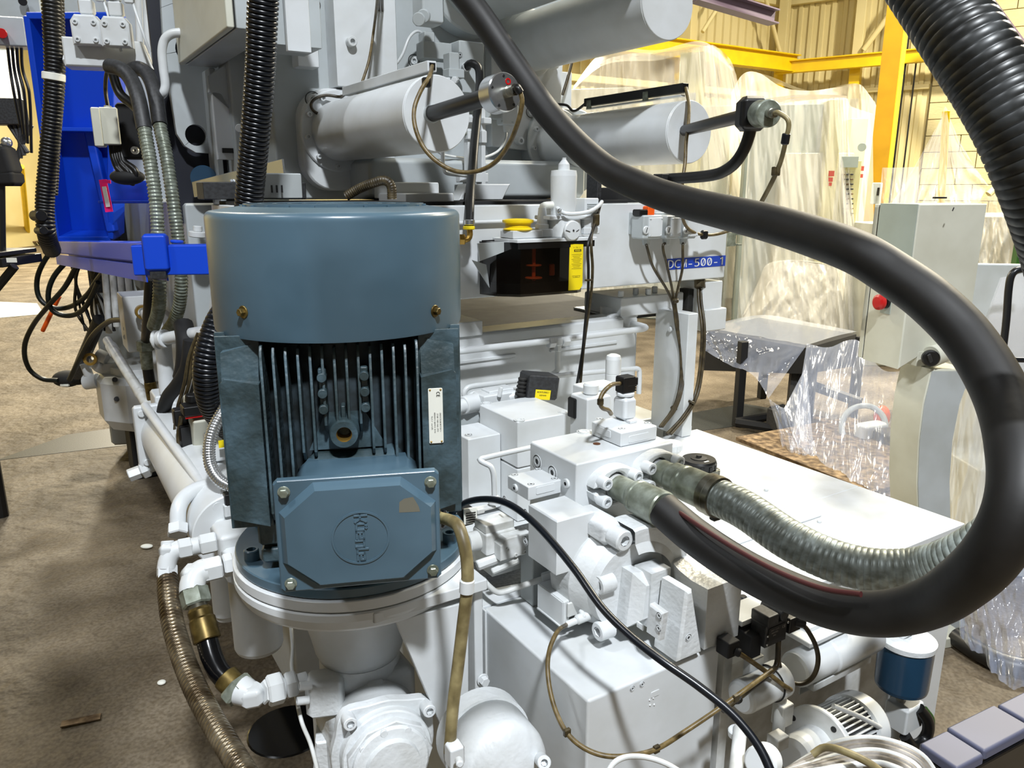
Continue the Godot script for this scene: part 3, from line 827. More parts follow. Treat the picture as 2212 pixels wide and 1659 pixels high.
func pump() -> void:
	var t := thing("pump_adapter", "white bell shaped adapter ring carrying the blue grey motor", "adapter", L(0, 0.66, 0))
	put("upper_ring", sh().lathe(L(0, 0, 0), UP, [[0.1, 0.890], [0.228, 0.890], [0.230, 0.893], [0.230, 0.910], [0.2285, 0.9115], [0.1, 0.9115]], 72), M.white, t)
	put("lower_ring", sh().lathe(L(0, 0, 0), UP, [[0.1, 0.85], [0.222, 0.85], [0.225, 0.855], [0.231, 0.872], [0.231, 0.885], [0.2285, 0.888], [0.1, 0.888]], 72), M.white, t)
	put("bell", sh().lathe(L(0, 0, 0), UP, [[0.075, 0.668], [0.084, 0.67], [0.09, 0.685], [0.097, 0.72], [0.108, 0.765], [0.119, 0.81], [0.127, 0.835], [0.14, 0.851]], 56, true), M.white, t)
	put("bell_cap", sh().lathe(L(0, 0, 0), UP, [[0.0, 0.667], [0.078, 0.667], [0.084, 0.67]], 48), M.white, t)
	# carrying plate and gusset that tie it to the tank
	var pt := thing("pump_bracket", "white angle bracket with a triangular gusset under the motor adapter", "bracket", W(-0.1, 0.5, -0.3))
	put("top_plate", mbox(sh(), -0.285, -0.055, 0.862, 0.885, -0.55, -0.243, 0.003), M.white, pt)
	var g := [PC(855, 1341, -0.25), PC(1012, 1301, -0.25), PC(1012, 1640, -0.25), PC(984, 1640, -0.25)]
	var gx := fr(W(0, 0, -0.262), A, UP)
	put("gusset", sh().prism(g.map(func(p): return Vector2((p - gx.origin).dot(gx.basis.x), p.y)), gx, 0.012, 0.001), M.white, pt)
	put("back_plate", mbox(sh(), -0.075, -0.055, 0.30, 0.862, -0.62, -0.262, 0.003), M.white, pt)
	put("spacer", mbox(sh(), -0.056, 0.0, 0.32, 0.74, -0.60, -0.40, 0.003), M.white, pt)
	for q in [0.82, 0.76]:
		put("bolt", hexbolt(sh(), W(-0.03, q - 0.16, -0.26) - A * 0.03, C, 0.010, 0.014), M.white, pt)
	# the pump under the bell
	var p := thing("vane_pump", "white cast hydraulic pump hanging below the motor adapter", "pump", L(0, 0.35, 0))
	put("neck", sh().lathe(L(0, 0, 0), UP, [[0.0, 0.45], [0.085, 0.45], [0.082, 0.55], [0.078, 0.6], [0.083, 0.63], [0.083, 0.668], [0.0, 0.668]], 40), M.white_cast, p)
	var cz := C
	var c0 := L(0.02, 0.53, 0.0)
	put("body", sh().box(L(-0.005, 0.50, 0.02), Vector3(0.17, 0.2, 0.17), MB, 0.03).box(L(0.03, 0.6, 0.0), Vector3(0.13, 0.10, 0.15), MB, 0.02), M.white_cast, p)
	put("rib", sh().box(L(0.03, 0.62, 0.085), Vector3(0.04, 0.055, 0.03), mB, 0.008), M.white_cast, p)
	var ct := P(850, 1655, 1.17)
	var ch := c0.lerp(ct, 0.62)
	var ax := Vector3(0.40, 0.12, 0.9).normalized()
	put("cover_flange", sh().prism(_lobes(0.098, 0.118, 4), fr(ct - ax * 0.085, ax.cross(UP).normalized() * -1.0, UP), 0.018, 0.002), M.white_cast, p)
	put("cover", sh().lathe(ct - ax * 0.07, ax, [[0.0, 0.0], [0.084, 0.0], [0.084, 0.03], [0.082, 0.034], [0.072, 0.036], [0.07, 0.06], [0.066, 0.064], [0.05, 0.066], [0.048, 0.078], [0.0, 0.08]], 48, false), M.white_cast, p)
	put("cover_plate", sh().prism(circ(0.0805, 9), fr(ct - ax * 0.034, ax.cross(UP).normalized() * -1.0, UP), 0.014, 0.002), M.white_cast, p)
	for k in 9:
		var b := fr(ct, ax.cross(UP).normalized() * -1.0, UP).basis
		var d := b * Vector3(cos(TAU * (k + 0.5) / 9), sin(TAU * (k + 0.5) / 9), 0)
		put("cover_screw", sh().cyl(ct + d * 0.064 - ax * 0.02, ct + d * 0.064 - ax * 0.012, 0.007, -1, 14, 0.001), M.white_cast, p)
	for k in 4:
		var b := fr(ct, ax.cross(UP).normalized() * -1.0, UP).basis
		var d := b * Vector3(cos(TAU * (k + 0.42) / 4), sin(TAU * (k + 0.42) / 4), 0)
		put("flange_screw", sh().socket(ct + d * 0.105 - ax * 0.067, ct + d * 0.105 - ax * 0.04, 0.0125, 0.55), M.white_cast, p)
	put("shaft_housing", sh().cyl(c0, ct - ax * 0.08, 0.085, -1, 36), M.white_cast, p)
	# port flange on the left
	var pf := P(672, 1500, 1.33)
	put("port_flange", sh().box(pf + mB.x * 0.028, Vector3(0.075, 0.085, 0.06), mB, 0.012), M.white_cast, p)
	for q in [[661, 1480], [655, 1512]]:
		put("port_screw", sh().socket(P(q[0] + 12, q[1], 1.30), P(q[0] - 14, q[1] + 3, 1.29), 0.008, 0.55), M.white_cast, p)
	put("foot", sh().prism([Vector2(-0.06, 0.0), Vector2(0.03, 0.0), Vector2(0.02, 0.24), Vector2(-0.03, 0.24)], Transform3D(mB, L(-0.065, 0.28, 0.02)), 0.06, 0.004), M.white_cast, p)
	# the second pump on the front of the box, whose cover shows at the lower edge
	var t2 := thing("gear_pump", "white domed pump cover at the lower edge below the front oil box", "pump", P(1100, 1720, 1.05))
	var c2 := P(1102, 1672, 1.08)
	put("dome", sh().lathe(c2 - ax * 0.1, ax, [[0.0, 0.0], [0.078, 0.0], [0.078, 0.07], [0.074, 0.085], [0.065, 0.095], [0.04, 0.105], [0.0, 0.108]], 44, true), M.white_cast, t2)
	put("flange", sh().lathe(c2 - ax * 0.14, ax, [[0.0, 0.0], [0.083, 0.0], [0.083, 0.04], [0.0, 0.04]], 44), M.white_cast, t2)
	put("screw", sh().socket(P(1016, 1622, 1.13), P(1004, 1632, 1.10), 0.0115, 0.5), M.white_cast, t2)
	put("screw", sh().socket(P(1168, 1640, 1.10), P(1176, 1648, 1.07), 0.0115, 0.5), M.white_cast, t2)
	var sp := thing("cable_plug", "white solenoid plug beside the beige cable at the lower edge", "plug", P(985, 1655, 1.03))
	put("cap", sh().box(P(982, 1628, 1.03), Vector3(0.026, 0.036, 0.026), mB * Basis(UP, 0.3), 0.004), M.white, sp)
	put("screw", sh().cyl(P(990, 1640, 1.005), P(994, 1652, 0.99), 0.006, -1, 14), M.white, sp)

func _lobes(r: float, ro: float, n: int) -> Array:
	var q := []
	for i in 60:
		var t := TAU * i / 60.0
		var k := pow(maxf(0.0, cos((fposmod(t / TAU * n + 0.08, 1.0) - 0.5) * PI)), 6.0)
		q.append(Vector2(cos(t), sin(t)) * lerpf(r, ro, k))
	return q

func counterbore(s: Sh, at: Vector3, nrm: Vector3, r: float) -> Sh: # sunk screw: a ring, a dark step and the socket head
	s.lathe(at, nrm, [[r * 1.2, 0.0], [r * 1.2, 0.0012], [r * 1.08, 0.0012], [r * 1.08, 0.0001]], 24)
	return s.lathe(at, nrm, [[r * 0.86, 0.0], [r * 0.86, 0.0018], [r * 0.5, 0.0018], [r * 0.5, 0.0003], [0, 0.0003]], 20)
func bore(parent: Node3D, at: Vector3, nrm: Vector3, r: float, m: Material, called := "screw_hole") -> void:
	var o := put(called, sh().lathe(at, nrm, [[r * 1.3, 0.0], [r * 1.3, 0.0008], [r * 1.15, 0.0008], [r * 1.15, 0.0002]], 24), m, parent)
	put("screw_socket", sh().lathe(at, nrm, [[r * 1.15, 0.0], [r * 1.15, 0.0004], [0, 0.0004]], 20), M.shadow_gap, o)
	put("screw_head", sh().lathe(at, nrm, [[r * 0.92, 0.0], [r * 0.92, 0.0012], [r * 0.5, 0.0012], [r * 0.5, 0.0004]], 18), m, o)
func plug(parent: Node3D, at: Vector3, nrm: Vector3, r: float, m: Material) -> void:
	var o := put("port_plug", sh().lathe(at, nrm, [[r, 0.0], [r, r * 0.4], [r * 0.85, r * 0.5], [r * 0.4, r * 0.5]], 24), m, parent)
	put("plug_socket", sh().lathe(at, nrm, [[r * 0.4, r * 0.5], [r * 0.36, r * 0.1], [0, r * 0.1]], 6, false, true), M.shadow_gap, o)
func hexnut(s: Sh, a: Vector3, b: Vector3, r: float, roll := 0.0) -> Sh:
	return s.cyl(a, b, r, -1, 6, r * 0.12, roll)

func tank() -> void:
	M.shadow_gap = mat(Color(0.16, 0.165, 0.17), 0.6)
	M.dark_mottle = mat(Color(0.23, 0.24, 0.235), 0.45, 0.0, noise_tex(0.05, Color(0.2, 0.2, 0.19), Color(1, 1, 1), 81, FastNoiseLite.TYPE_SIMPLEX_SMOOTH, 4, 0.35), 4.0)  # dark mottled tone; on the tank top it holds grime and shade
	var t := thing("oil_tank", "long white oil tank with a bare bright top on the right", "tank", W(0.7, 0.1, -0.5))
	put("body", mbox(sh(), 0.02, 1.262, 0.08, 0.735, -1.0, -0.075, 0.006), M.white_dirty, t)
	put("top_plate", mbox(sh(), 0.0, 1.282, 0.735, 0.75, -1.02, -0.3615, 0.002), M.white, t)
	put("front_plate", mbox(sh(), 0.3235, 1.282, 0.735, 0.75, -0.362, -0.052, 0.002), M.white, t)
	put("cover_plate", mbox(sh(), 0.50, 1.0, 0.75, 0.755, -0.62, -0.28, 0.002), M.white, t)
	var side := put("side_sheet", sh().prism([Vector2(0, 0), Vector2(0.19, 0), Vector2(0.19, 0.62), Vector2(0.0, 0.62)], Transform3D(MB, W(1.07, 0.10, -0.062)), 0.02, 0.004), M.white, t)
	for q in [[1588, 1042], [1690, 1102], [1770, 1128], [1655, 1060]]:
		put("cover_screw", sh().cyl(PH(q[0], q[1], 0.75), PH(q[0], q[1], 0.75) + UP * 0.006, 0.006, -1, 14, 0.001), M.white, t)
	put("oily_shaded_patch", sh().prism([Vector2(0.03, -0.55), Vector2(0.04, -0.42), Vector2(0.15, -0.40), Vector2(0.19, -0.355), Vector2(0.30, -0.42), Vector2(0.31, -0.66), Vector2(0.1, -0.66)].map(func(p): return Vector2(p.x, -p.y)), fr(W(0, 0.7502, 0), A, -C), 0.0006), M.dark_mottle, t, "dark patch on the tank top, oily paint with shade painted in")  # oily paint and the shade over it, both put into one colour
	put("foot", mbox(sh(), 0.1, 0.2, 0.0, 0.08, -0.95, -0.15), M.grey, t)
	put("foot", mbox(sh(), 1.05, 1.15, 0.0, 0.08, -0.95, -0.15), M.grey, t)
	# the box that stands out in front
	var b := thing("front_oil_box", "white square oil box standing out in front of the tank, under the black cable", "box", W(0.16, 0.1, -0.2))
	var s := sh()
	mbox(s, 0.0, 0.322, 0.08, 0.75, -0.36, 0.0, 0.006)
	put("body", s, M.white, b)
	put("seam_strip", mbox(sh(), -0.004, 0.002, 0.1, 0.75, -0.362, -0.345, 0.002), M.white, b)
	for q in [[1366, 1487], [1387, 1478]]:
		bore(b, PC(q[0], q[1], 0.0005), C, 0.0045, M.white)
	var pl := fr(PC(1415, 1498, 0.0), A, UP)
	put("name_stub", sh().prism(rrect(0.02, 0.012, 0.002), pl, 0.0012, 0.0004), M.white, b)
	for q in [[1403, 1512], [1411, 1508], [1413, 1522], [1404, 1523]]:
		put("weld_pip", sh().ball(PC(q[0], q[1], 0.0), 0.0022, Vector3(1, 1, 1), I3, 8, 6), M.white, b)
	put("foot", mbox(sh(), 0.02, 0.3, 0.0, 0.08, -0.3, -0.05), M.grey, b)
	# breather and filler on the tank
	var br := thing("tank_breather", "white mushroom breather on the tank beside the black filler cap", "breather", PH(1449, 985, 0.75))
	var bp := PH(1449, 990, 0.75)
	put("stem", sh().cyl(bp, bp + UP * 0.03, 0.02), M.filter_blue, br)
	put("cap", sh().lathe(bp + UP * 0.02, UP, [[0.018, 0.0], [0.03, 0.004], [0.034, 0.012], [0.034, 0.03], [0.030, 0.036], [0.012, 0.038], [0.0, 0.038]], 32), M.white, br)
	for k in 16:
		var d := Vector3(cos(TAU * k / 16), 0, sin(TAU * k / 16))
		put("grip_rib", sh().box(bp + UP * 0.04 + d * 0.0345, Vector3(0.003, 0.016, 0.003), Basis(d, UP, d.cross(UP)), 0.0005), M.white, br)
	var fc := thing("filler_cap", "black round filler cap on a steel neck on the tank top", "cap", PH(1510, 1042, 0.75))
	var fp := PH(1506, 1050, 0.75)
	put("base_plate", mbox(sh(), mc(fp).x - 0.06, mc(fp).x + 0.09, 0.75, 0.757, mc(fp).z - 0.05, mc(fp).z + 0.05, 0.002), M.white, fc)
	put("neck", sh().lathe(fp, UP, [[0.04, 0.0], [0.04, 0.05], [0.043, 0.052], [0.043, 0.058], [0.0, 0.058]], 32), M.steel, fc)
	var cap := put("cap", sh().lathe(fp + UP * 0.056, UP, [[0.0, 0], [0.044, 0], [0.05, 0.006], [0.051, 0.024], [0.048, 0.03], [0.024, 0.031], [0.0, 0.031]], 40), M.black, fc)
	put("disc", sh().lathe(fp + UP * 0.086, UP, [[0.024, 0.0], [0.024, 0.003], [0.008, 0.005], [0.008, 0.011], [0.0, 0.011]], 28), M.plate_dark, cap)
	for k in 12:
		var d := Vector3(cos(TAU * k / 12), 0, sin(TAU * k / 12))
		put("grip", sh().box(fp + UP * 0.068 + d * 0.0505, Vector3(0.005, 0.014, 0.012), Basis(d, UP, d.cross(UP)), 0.001), M.black, cap)
	put("label_strip", sh().flat([fp + UP * 0.0875 + MB * Vector3(-0.012, 0, 0.030), fp + UP * 0.0875 + MB * Vector3(0.006, 0, 0.030), fp + UP * 0.0875 + MB * Vector3(0.006, 0, 0.036), fp + UP * 0.0875 + MB * Vector3(-0.012, 0, 0.036)], UP), M.paper, cap)
	put("latch", sh().box(fp + UP * 0.045 + MB * Vector3(0.035, 0, 0.035), Vector3(0.02, 0.03, 0.02), MB, 0.003), M.steel, fc)
	put("hinge_plate", sh().box(fp + UP * 0.04 + MB * Vector3(-0.005, 0, 0.046), Vector3(0.09, 0.035, 0.005), MB, 0.001), M.steel, fc)

func manifolds() -> void:
	# block A with its two hose flanges
	var t := thing("valve_manifold", "white square valve manifold block that both thick hoses are clamped to", "manifold", W(0.28, 0.75, -0.34))
	var ab := blk(1245, 1003, 1.079, 1143, 1457, 0.75)
	put("body", bbx(sh(), ab, 0.005), M.white, t)
	bore(t, PA(1160, 997, 0.142), -A, 0.0125, M.white)
	bore(t, PA(1193, 1021, 0.142), -A, 0.0125, M.white)
	plug(t, PA(1225, 1044, 0.142), -A, 0.010, M.white)
	put("rust_hole", sh().cyl(PH(1289, 959, 1.079), PH(1289, 959, 1.079) + UP * 0.0012, 0.008, -1, 16, 0.0004), mat(Color(0.35, 0.2, 0.09), 0.9), t)
	put("screw_ring", counterbore(sh(), PH(1262, 933, 1.079), UP, 0.014), M.white, t)
	# cartridge on top with a plugged solenoid
	var v := thing("cartridge_valve", "white square cover with an upright solenoid on top of the valve manifold", "valve", PH(1345, 940, 1.079))
	var p := PH(1340.6, 967, 1.079)
	var hh := runy(p, UP, 936)
	var cb := blkp(p + UP * hh, 1277, 1421, 1.079)
	put("cover", bbx(sh(), cb, 0.003), M.white, v)
	for q in [[1296, 905], [1343, 926], [1399, 914]]:
		bore(v, PH(q[0], q[1], 1.079 + hh), UP, 0.0065, M.white)
	var fc := PC(1380, 945, mc(p).z)
	put("cast_mark", sh().prism(rrect(0.055, 0.016, 0.003), fr(fc, A, UP), 0.0012, 0.0006), M.white, v)
	put("cast_mark", sh().prism(rrect(0.05, 0.016, 0.003), fr(PA(1303, 932, mc(p).x), C, UP), 0.0012, 0.0006), M.white, v)
	var q0 := PH(1349, 914, 1.079 + hh)
	var sl := blkp(q0 + UP * runy(q0, UP, 862), 1320, 1381, 1.079 + hh)
	put("solenoid", bbx(sh(), sl, 0.010), M.white, v)
	put("nut", sh().cyl(sl.c + UP * (sl.s.y / 2), sl.c + UP * (sl.s.y / 2 + 0.008), 0.02), M.white, v)
	put("nut_strip", mbox(sh(), mc(q0).x + 0.006, mc(q0).x + 0.026, 1.079 + hh, 1.079 + hh + 0.006, mc(q0).z - 0.003, mc(q0).z + 0.012, 0.001), M.white, v)
	var top: Vector3 = sl.c + UP * (sl.s.y / 2 + 0.004)
	var plg := put("plug", sh().box(top + UP * 0.022, Vector3(0.036, 0.036, 0.03), MB, 0.003).box(top + UP * 0.028 + A * 0.008, Vector3(0.03, 0.018, 0.032), MB, 0.002), M.black, v)
	for k in 6:
		put("plug_rib", sh().box(top + UP * (0.008 + k * 0.005) + A * 0.018, Vector3(0.003, 0.0025, 0.028), MB, 0.0), M.black_gloss, plg)
	var pc := thing("solenoid_cable", "short brown cable looping from the black plug of the upright solenoid", "cable", top)
	put("sheath", sh().tube([top + UP * 0.025 - A * 0.015, P(1318, 833, 1.5), P(1303, 848, 1.49), P(1296, 866, 1.48), P(1300, 880, 1.485), P(1314, 886, 1.51), P(1320, 894, 1.53)], 0.0045, 10), M.cable, pc)
	put("clip", sh().box(P(1297, 868, 1.48), Vector3(0.012, 0.014, 0.01), MB, 0.002), M.cable_dirty, pc)
	# block B behind, in two slabs
	var b := thing("distributor_block", "white plain distributor block behind the valve manifold, in two slabs", "manifold", W(0.42, 0.75, -0.8))
	var bb := blk(1118, 912, 1.026, 1035, 1238, 0.90)
	put("upper_slab", bbx(sh(), bb, 0.004), M.white, b)
	var lowp: Vector3 = bb.p
	lowp.y = 0.898
	var b2 := blkp(lowp, 1035, 1238, 0.75)
	put("lower_slab", bbx(sh(), b2, 0.004), M.white, b)
	for q in [[1122, 907], [1217, 890], [1051, 871], [1156, 854]]:
		put("screw_ring", counterbore(sh(), PH(q[0], q[1], 1.026), UP, 0.0125), M.white, b)
	var lft := W(mc(bb.p).x - 0.05, 0.75, mc(bb.p).z - 0.14)
	put("side_ledge", sh().box(lft + UP * 0.12, Vector3(0.10, 0.21, 0.12), MB, 0.004), M.white, b)
	bore(b, PH(1012, 939, 0.976), UP, 0.008, M.white)
	# square valve body in front of A's left face
	var s := thing("logic_valve", "white square valve body with a screwed cap, left of the valve manifold", "valve", PA(1215, 1177, 0.142))
	var pr := PA(1220, 1069, 0.142)
	var la := run(pr, -A, 1142)
	var bd := blkp(pr - A * la, 1087, 1220, PA(1217, 1177, 0.142).y)
	var sb := sh()
	sb.prism([Vector2(0, 0), Vector2(bd.s.x, 0), Vector2(bd.s.x, -bd.s.z), Vector2(0, -bd.s.z)].map(func(w): return Vector2(w.x, w.y)), fr(bd.p - UP * bd.s.y, A, -C), bd.s.y, 0.003)
	put("body", sb, M.white, s)
	var pr2 := PA(1213, 1036, 0.142)
	var la2 := run(pr2, -A, 1141)
	var cd := blkp(pr2 - A * la2, 1096, 1213, bd.p.y)
	put("cap", bbx(sh(), cd, 0.002), M.white, s)
	for q in [[1147, 1046], [1198, 1034], [1112, 1026], [1163, 1014]]:
		bore(s, PH(q[0], q[1], cd.p.y), UP, 0.006, M.white)
	plug(s, PA(1114, 1054, mc(cd.p).x), -A, 0.0085, M.white)
	put("cast_mark", sh().prism(rrect(0.045, 0.016, 0.003), fr(PC(1178, 1056, mc(cd.p).z), A, UP), 0.0012, 0.0006), M.white, s)
	for q in [[1136, 1108], [1135, 1170], [1091, 1079]]:
		bore(s, PA(q[0], q[1], mc(bd.p).x), -A, 0.0065, M.white)
	put("pin", sh().cyl(PC(1160, 1155, mc(bd.p).z), PC(1160, 1155, mc(bd.p).z) + C * 0.012, 0.007), M.white, s)
	put("stand", sh().box(bd.c - UP * (bd.s.y / 2 + (bd.p.y - bd.s.y - 0.75) / 2) + A * 0.02 - C * 0.01, Vector3(0.06, bd.p.y - bd.s.y - 0.75, 0.05), MB, 0.003), M.grey, s)
	# directional valve with a small white solenoid beside the ring
	var dv := thing("directional_valve", "white small directional valve with a black plug, between the motor and the valve manifold", "valve", P(1060, 1190, 1.52))
	var e := P(1068, 1160, 1.5)
	put("body", sh().box(e, Vector3(0.075, 0.05, 0.06), MB, 0.005).box(e + UP * 0.032, Vector3(0.07, 0.02, 0.05), MB, 0.003), M.white_dirty, dv)
	put("end_cap", sh().prism([Vector2(-0.036, -0.024), Vector2(0.036, -0.024), Vector2(0.036, 0.024), Vector2(-0.022, 0.024), Vector2(-0.036, 0.01)], Transform3D(MB, e + C * 0.03 + A * 0.018 - UP * 0.004), 0.026, 0.002), M.white_dirty, dv)
	for q in [[-0.02, 0.0], [0.022, 0.016], [0.022, -0.016], [0.0, -0.018]]:
		put("cap_screw", sh().socket(e + C * 0.055 + A * (0.018 + q[0]) + UP * (q[1] - 0.004), e + C * 0.059 + A * (0.018 + q[0]) + UP * (q[1] - 0.004), 0.0045), M.white_dirty, dv)
	put("coil", sh().cyl(P(1052, 1163, 1.5), P(1008, 1172, 1.47), 0.021), M.white_dirty, dv)
	put("plug", sh().box(P(1005, 1112, 1.53), Vector3(0.028, 0.04, 0.03), MB, 0.003), M.black, dv)
	var pl := put("plate", sh().box(P(1016, 1114, 1.505), Vector3(0.030, 0.036, 0.004), MB * Basis(UP, -0.15), 0.001), M.paper, dv, "white plate with black lines")
	for k in 5:
		put("plate_line", sh().box(P(1017, 1108 + k * 5, 1.502), Vector3(0.022, 0.0013, 0.002), MB * Basis(UP, -0.15), 0.0), M.ink, pl)
	put("lever_clip", sh().box(P(1035, 1102, 1.52), Vector3(0.02, 0.012, 0.02), MB, 0.003).box(P(1052, 1096, 1.53), Vector3(0.035, 0.006, 0.02), MB, 0.002), M.white_dirty, dv)
	put("base_block", sh().box(P(1075, 1195, 1.56), Vector3(0.09, 0.05, 0.10), MB, 0.004), M.white_dirty, dv)
	put("fitting", sh().cyl(P(1030, 1222, 1.45), P(1075, 1205, 1.47), 0.011, -1, 8), M.white_dirty, dv)
	put("fitting", sh().cyl(P(1062, 1235, 1.45), P(1120, 1210, 1.47), 0.007, -1, 8), M.white_dirty, dv)
	# thin white pipes
	var w := thing("hydraulic_pipe", "thin white pipe bent from the left of the valve manifold down to the directional valve", "pipe", P(1068, 1070, 1.6))
	put("tube", sh().tube([P(1150, 966, 1.62), P(1100, 977, 1.58), P(1048, 989, 1.55), P(1036, 993, 1.545), P(1045, 1000, 1.54), P(1060, 1008, 1.535), P(1066, 1025, 1.535), P(1068, 1072, 1.535)], 0.0058, 10, [], 0.004, -1.0, 0.35), M.white, w)
	put("nut", sh().lathe(P(1068, 1075, 1.535), UP, [[0.0, -0.012], [0.014, -0.012], [0.014, -0.004], [0.009, 0.004], [0.006, 0.006]], 20), M.white, w)
	var w2 := thing("hydraulic_pipe", "thin white pipe with a hexagon union lying over the front box corner", "pipe", PH(1190, 1245, 0.76))
	put("tube", sh().tube([P(1042, 1250, 1.48), P(1058, 1268, 1.45), P(1078, 1280, 1.43), P(1120, 1268, 1.435), P(1182, 1247, 1.44)], 0.0062, 10, [], 0.004, -1.0, 0.4), M.white_dirty, w2)
	put("union", hexnut(hexnut(sh(), P(1172, 1250, 1.44), P(1192, 1243, 1.44), 0.0115), P(1190, 1244, 1.44), P(1203, 1240, 1.44), 0.013), M.white, w2)
	# proportional valve electronics with a yellow sticker
	var ev := thing("valve_amplifier", "dark grey box with a yellow sticker, tilted behind the distributor block", "box", P(1165, 850, 2.15))
	var eo := P(1163, 832, 2.16)
	var eb := Basis(Vector3(0.93, -0.14, -0.3).normalized(), Vector3(0.13, 0.98, -0.1).normalized(), Vector3(0.93, -0.14, -0.3).normalized().cross(Vector3(0.13, 0.98, -0.1).normalized())).orthonormalized()
	put("housing", sh().box(eo, Vector3(0.095, 0.07, 0.085), eb, 0.006), M.charcoal, ev)
	var st := put("sticker", sh().box(eo + eb * Vector3(0.0, -0.02, 0.0432), Vector3(0.046, 0.028, 0.0006), eb, 0.0), M.yellow_label, ev, "yellow warning sticker")
	var tx := sh()
	tx.add(text("ACHTUNG !", 0.005, 0.0003, "Droid Sans", true), Transform3D(eb, eo + eb * Vector3(0.0, -0.013, 0.0436)))
	tx.add(text("GEFAHR", 0.004, 0.0003, "Droid Sans", true), Transform3D(eb, eo + eb * Vector3(0.0, -0.022, 0.0436)))
	put("print", tx, M.ink, st)
	for k in 5:
		put("connector_ring", sh().cyl(eo + eb * Vector3(-0.058 - 0.0, -0.03 + k * 0.011, 0.02), eo + eb * Vector3(-0.058, -0.022 + k * 0.011, 0.02), 0.017 - 0.001 * k, -1, 18), M.plate_dark, ev)
	put("connector", sh().cyl(eo + eb * Vector3(-0.058, -0.06, 0.02), eo + eb * Vector3(-0.058, 0.02, 0.02), 0.012), M.black, ev)
	var lv := thing("pilot_valve", "white pilot valve with a ribbed knob behind the distributor block's left corner", "valve", P(1060, 890, 2.1))
	put("body", sh().box(P(1068, 866, 2.14), Vector3(0.11, 0.06, 0.07), MB, 0.006).box(P(1075, 848, 2.15), Vector3(0.085, 0.03, 0.05), MB, 0.004), M.white, lv)
	put("coil", sh().cyl(P(1030, 868, 2.12), P(1000, 876, 2.08), 0.026, -1, 20), M.white, lv)
	put("knob", sh().cyl(P(1004, 875, 2.085), P(986, 880, 2.06), 0.019, -1, 14), M.white, lv)
	put("lever", sh().cyl(P(1078, 858, 2.1), P(1083, 836, 2.1), 0.006, -1, 8), M.white, lv)
	put("neck", sh().cyl(P(1098, 860, 2.14), P(1135, 850, 2.15), 0.018, -1, 20), M.white, lv)
	put("flat_strip", sh().box(P(1012, 905, 2.1), Vector3(0.09, 0.03, 0.006), MB, 0.001), M.grey, lv)
	# small valves right of block B
	var sv := thing("relief_valve", "white valve with a round cap and a black plug, right of the distributor block", "valve", PH(1270, 930, 0.95))
	var so := P(1275, 898, 1.80)
	put("body", sh().box(so, Vector3(0.075, 0.11, 0.07), MB, 0.005), M.white, sv)
	put("round_cap", sh().cyl(so + UP * 0.055, so + UP * 0.082, 0.019, -1, 24, 0.004), M.white, sv)
	put("round_cap", sh().cyl(so + UP * 0.055 + A * 0.045 - C * 0.02, so + UP * 0.07 + A * 0.045 - C * 0.02, 0.022, -1, 24, 0.004), M.white, sv)
	put("plug", sh().box(P(1240, 880, 1.80), Vector3(0.02, 0.05, 0.03), MB, 0.003).box(P(1245, 908, 1.80), Vector3(0.014, 0.035, 0.02), MB, 0.003), M.black, sv)
	put("rear_body", sh().box(so + A * 0.06 - C * 0.06, Vector3(0.10, 0.12, 0.06), MB, 0.004), M.white, sv)
	put("stand", sh().box(so - UP * ((so.y - 0.75) / 2 + 0.027), Vector3(0.05, so.y - 0.75 - 0.055, 0.05), MB, 0.003), M.white, sv)
	var ac := thing("small_accumulator", "white upright slim cylinder with a domed cap behind the upright solenoid", "accumulator", P(1322, 905, 1.98))
	var a0 := P(1321, 905, 1.98)
	put("shell", sh().lathe(a0, UP, [[0.0, 0.0], [0.0205, 0.0], [0.0205, 0.125], [0.0195, 0.126], [0.0205, 0.127], [0.0205, 0.165], [0.018, 0.174], [0.010, 0.178], [0.0, 0.178]], 28), M.white, ac)
	put("stand", sh().cyl(Vector3(a0.x, 0.75, a0.z), a0, 0.016), M.white, ac)

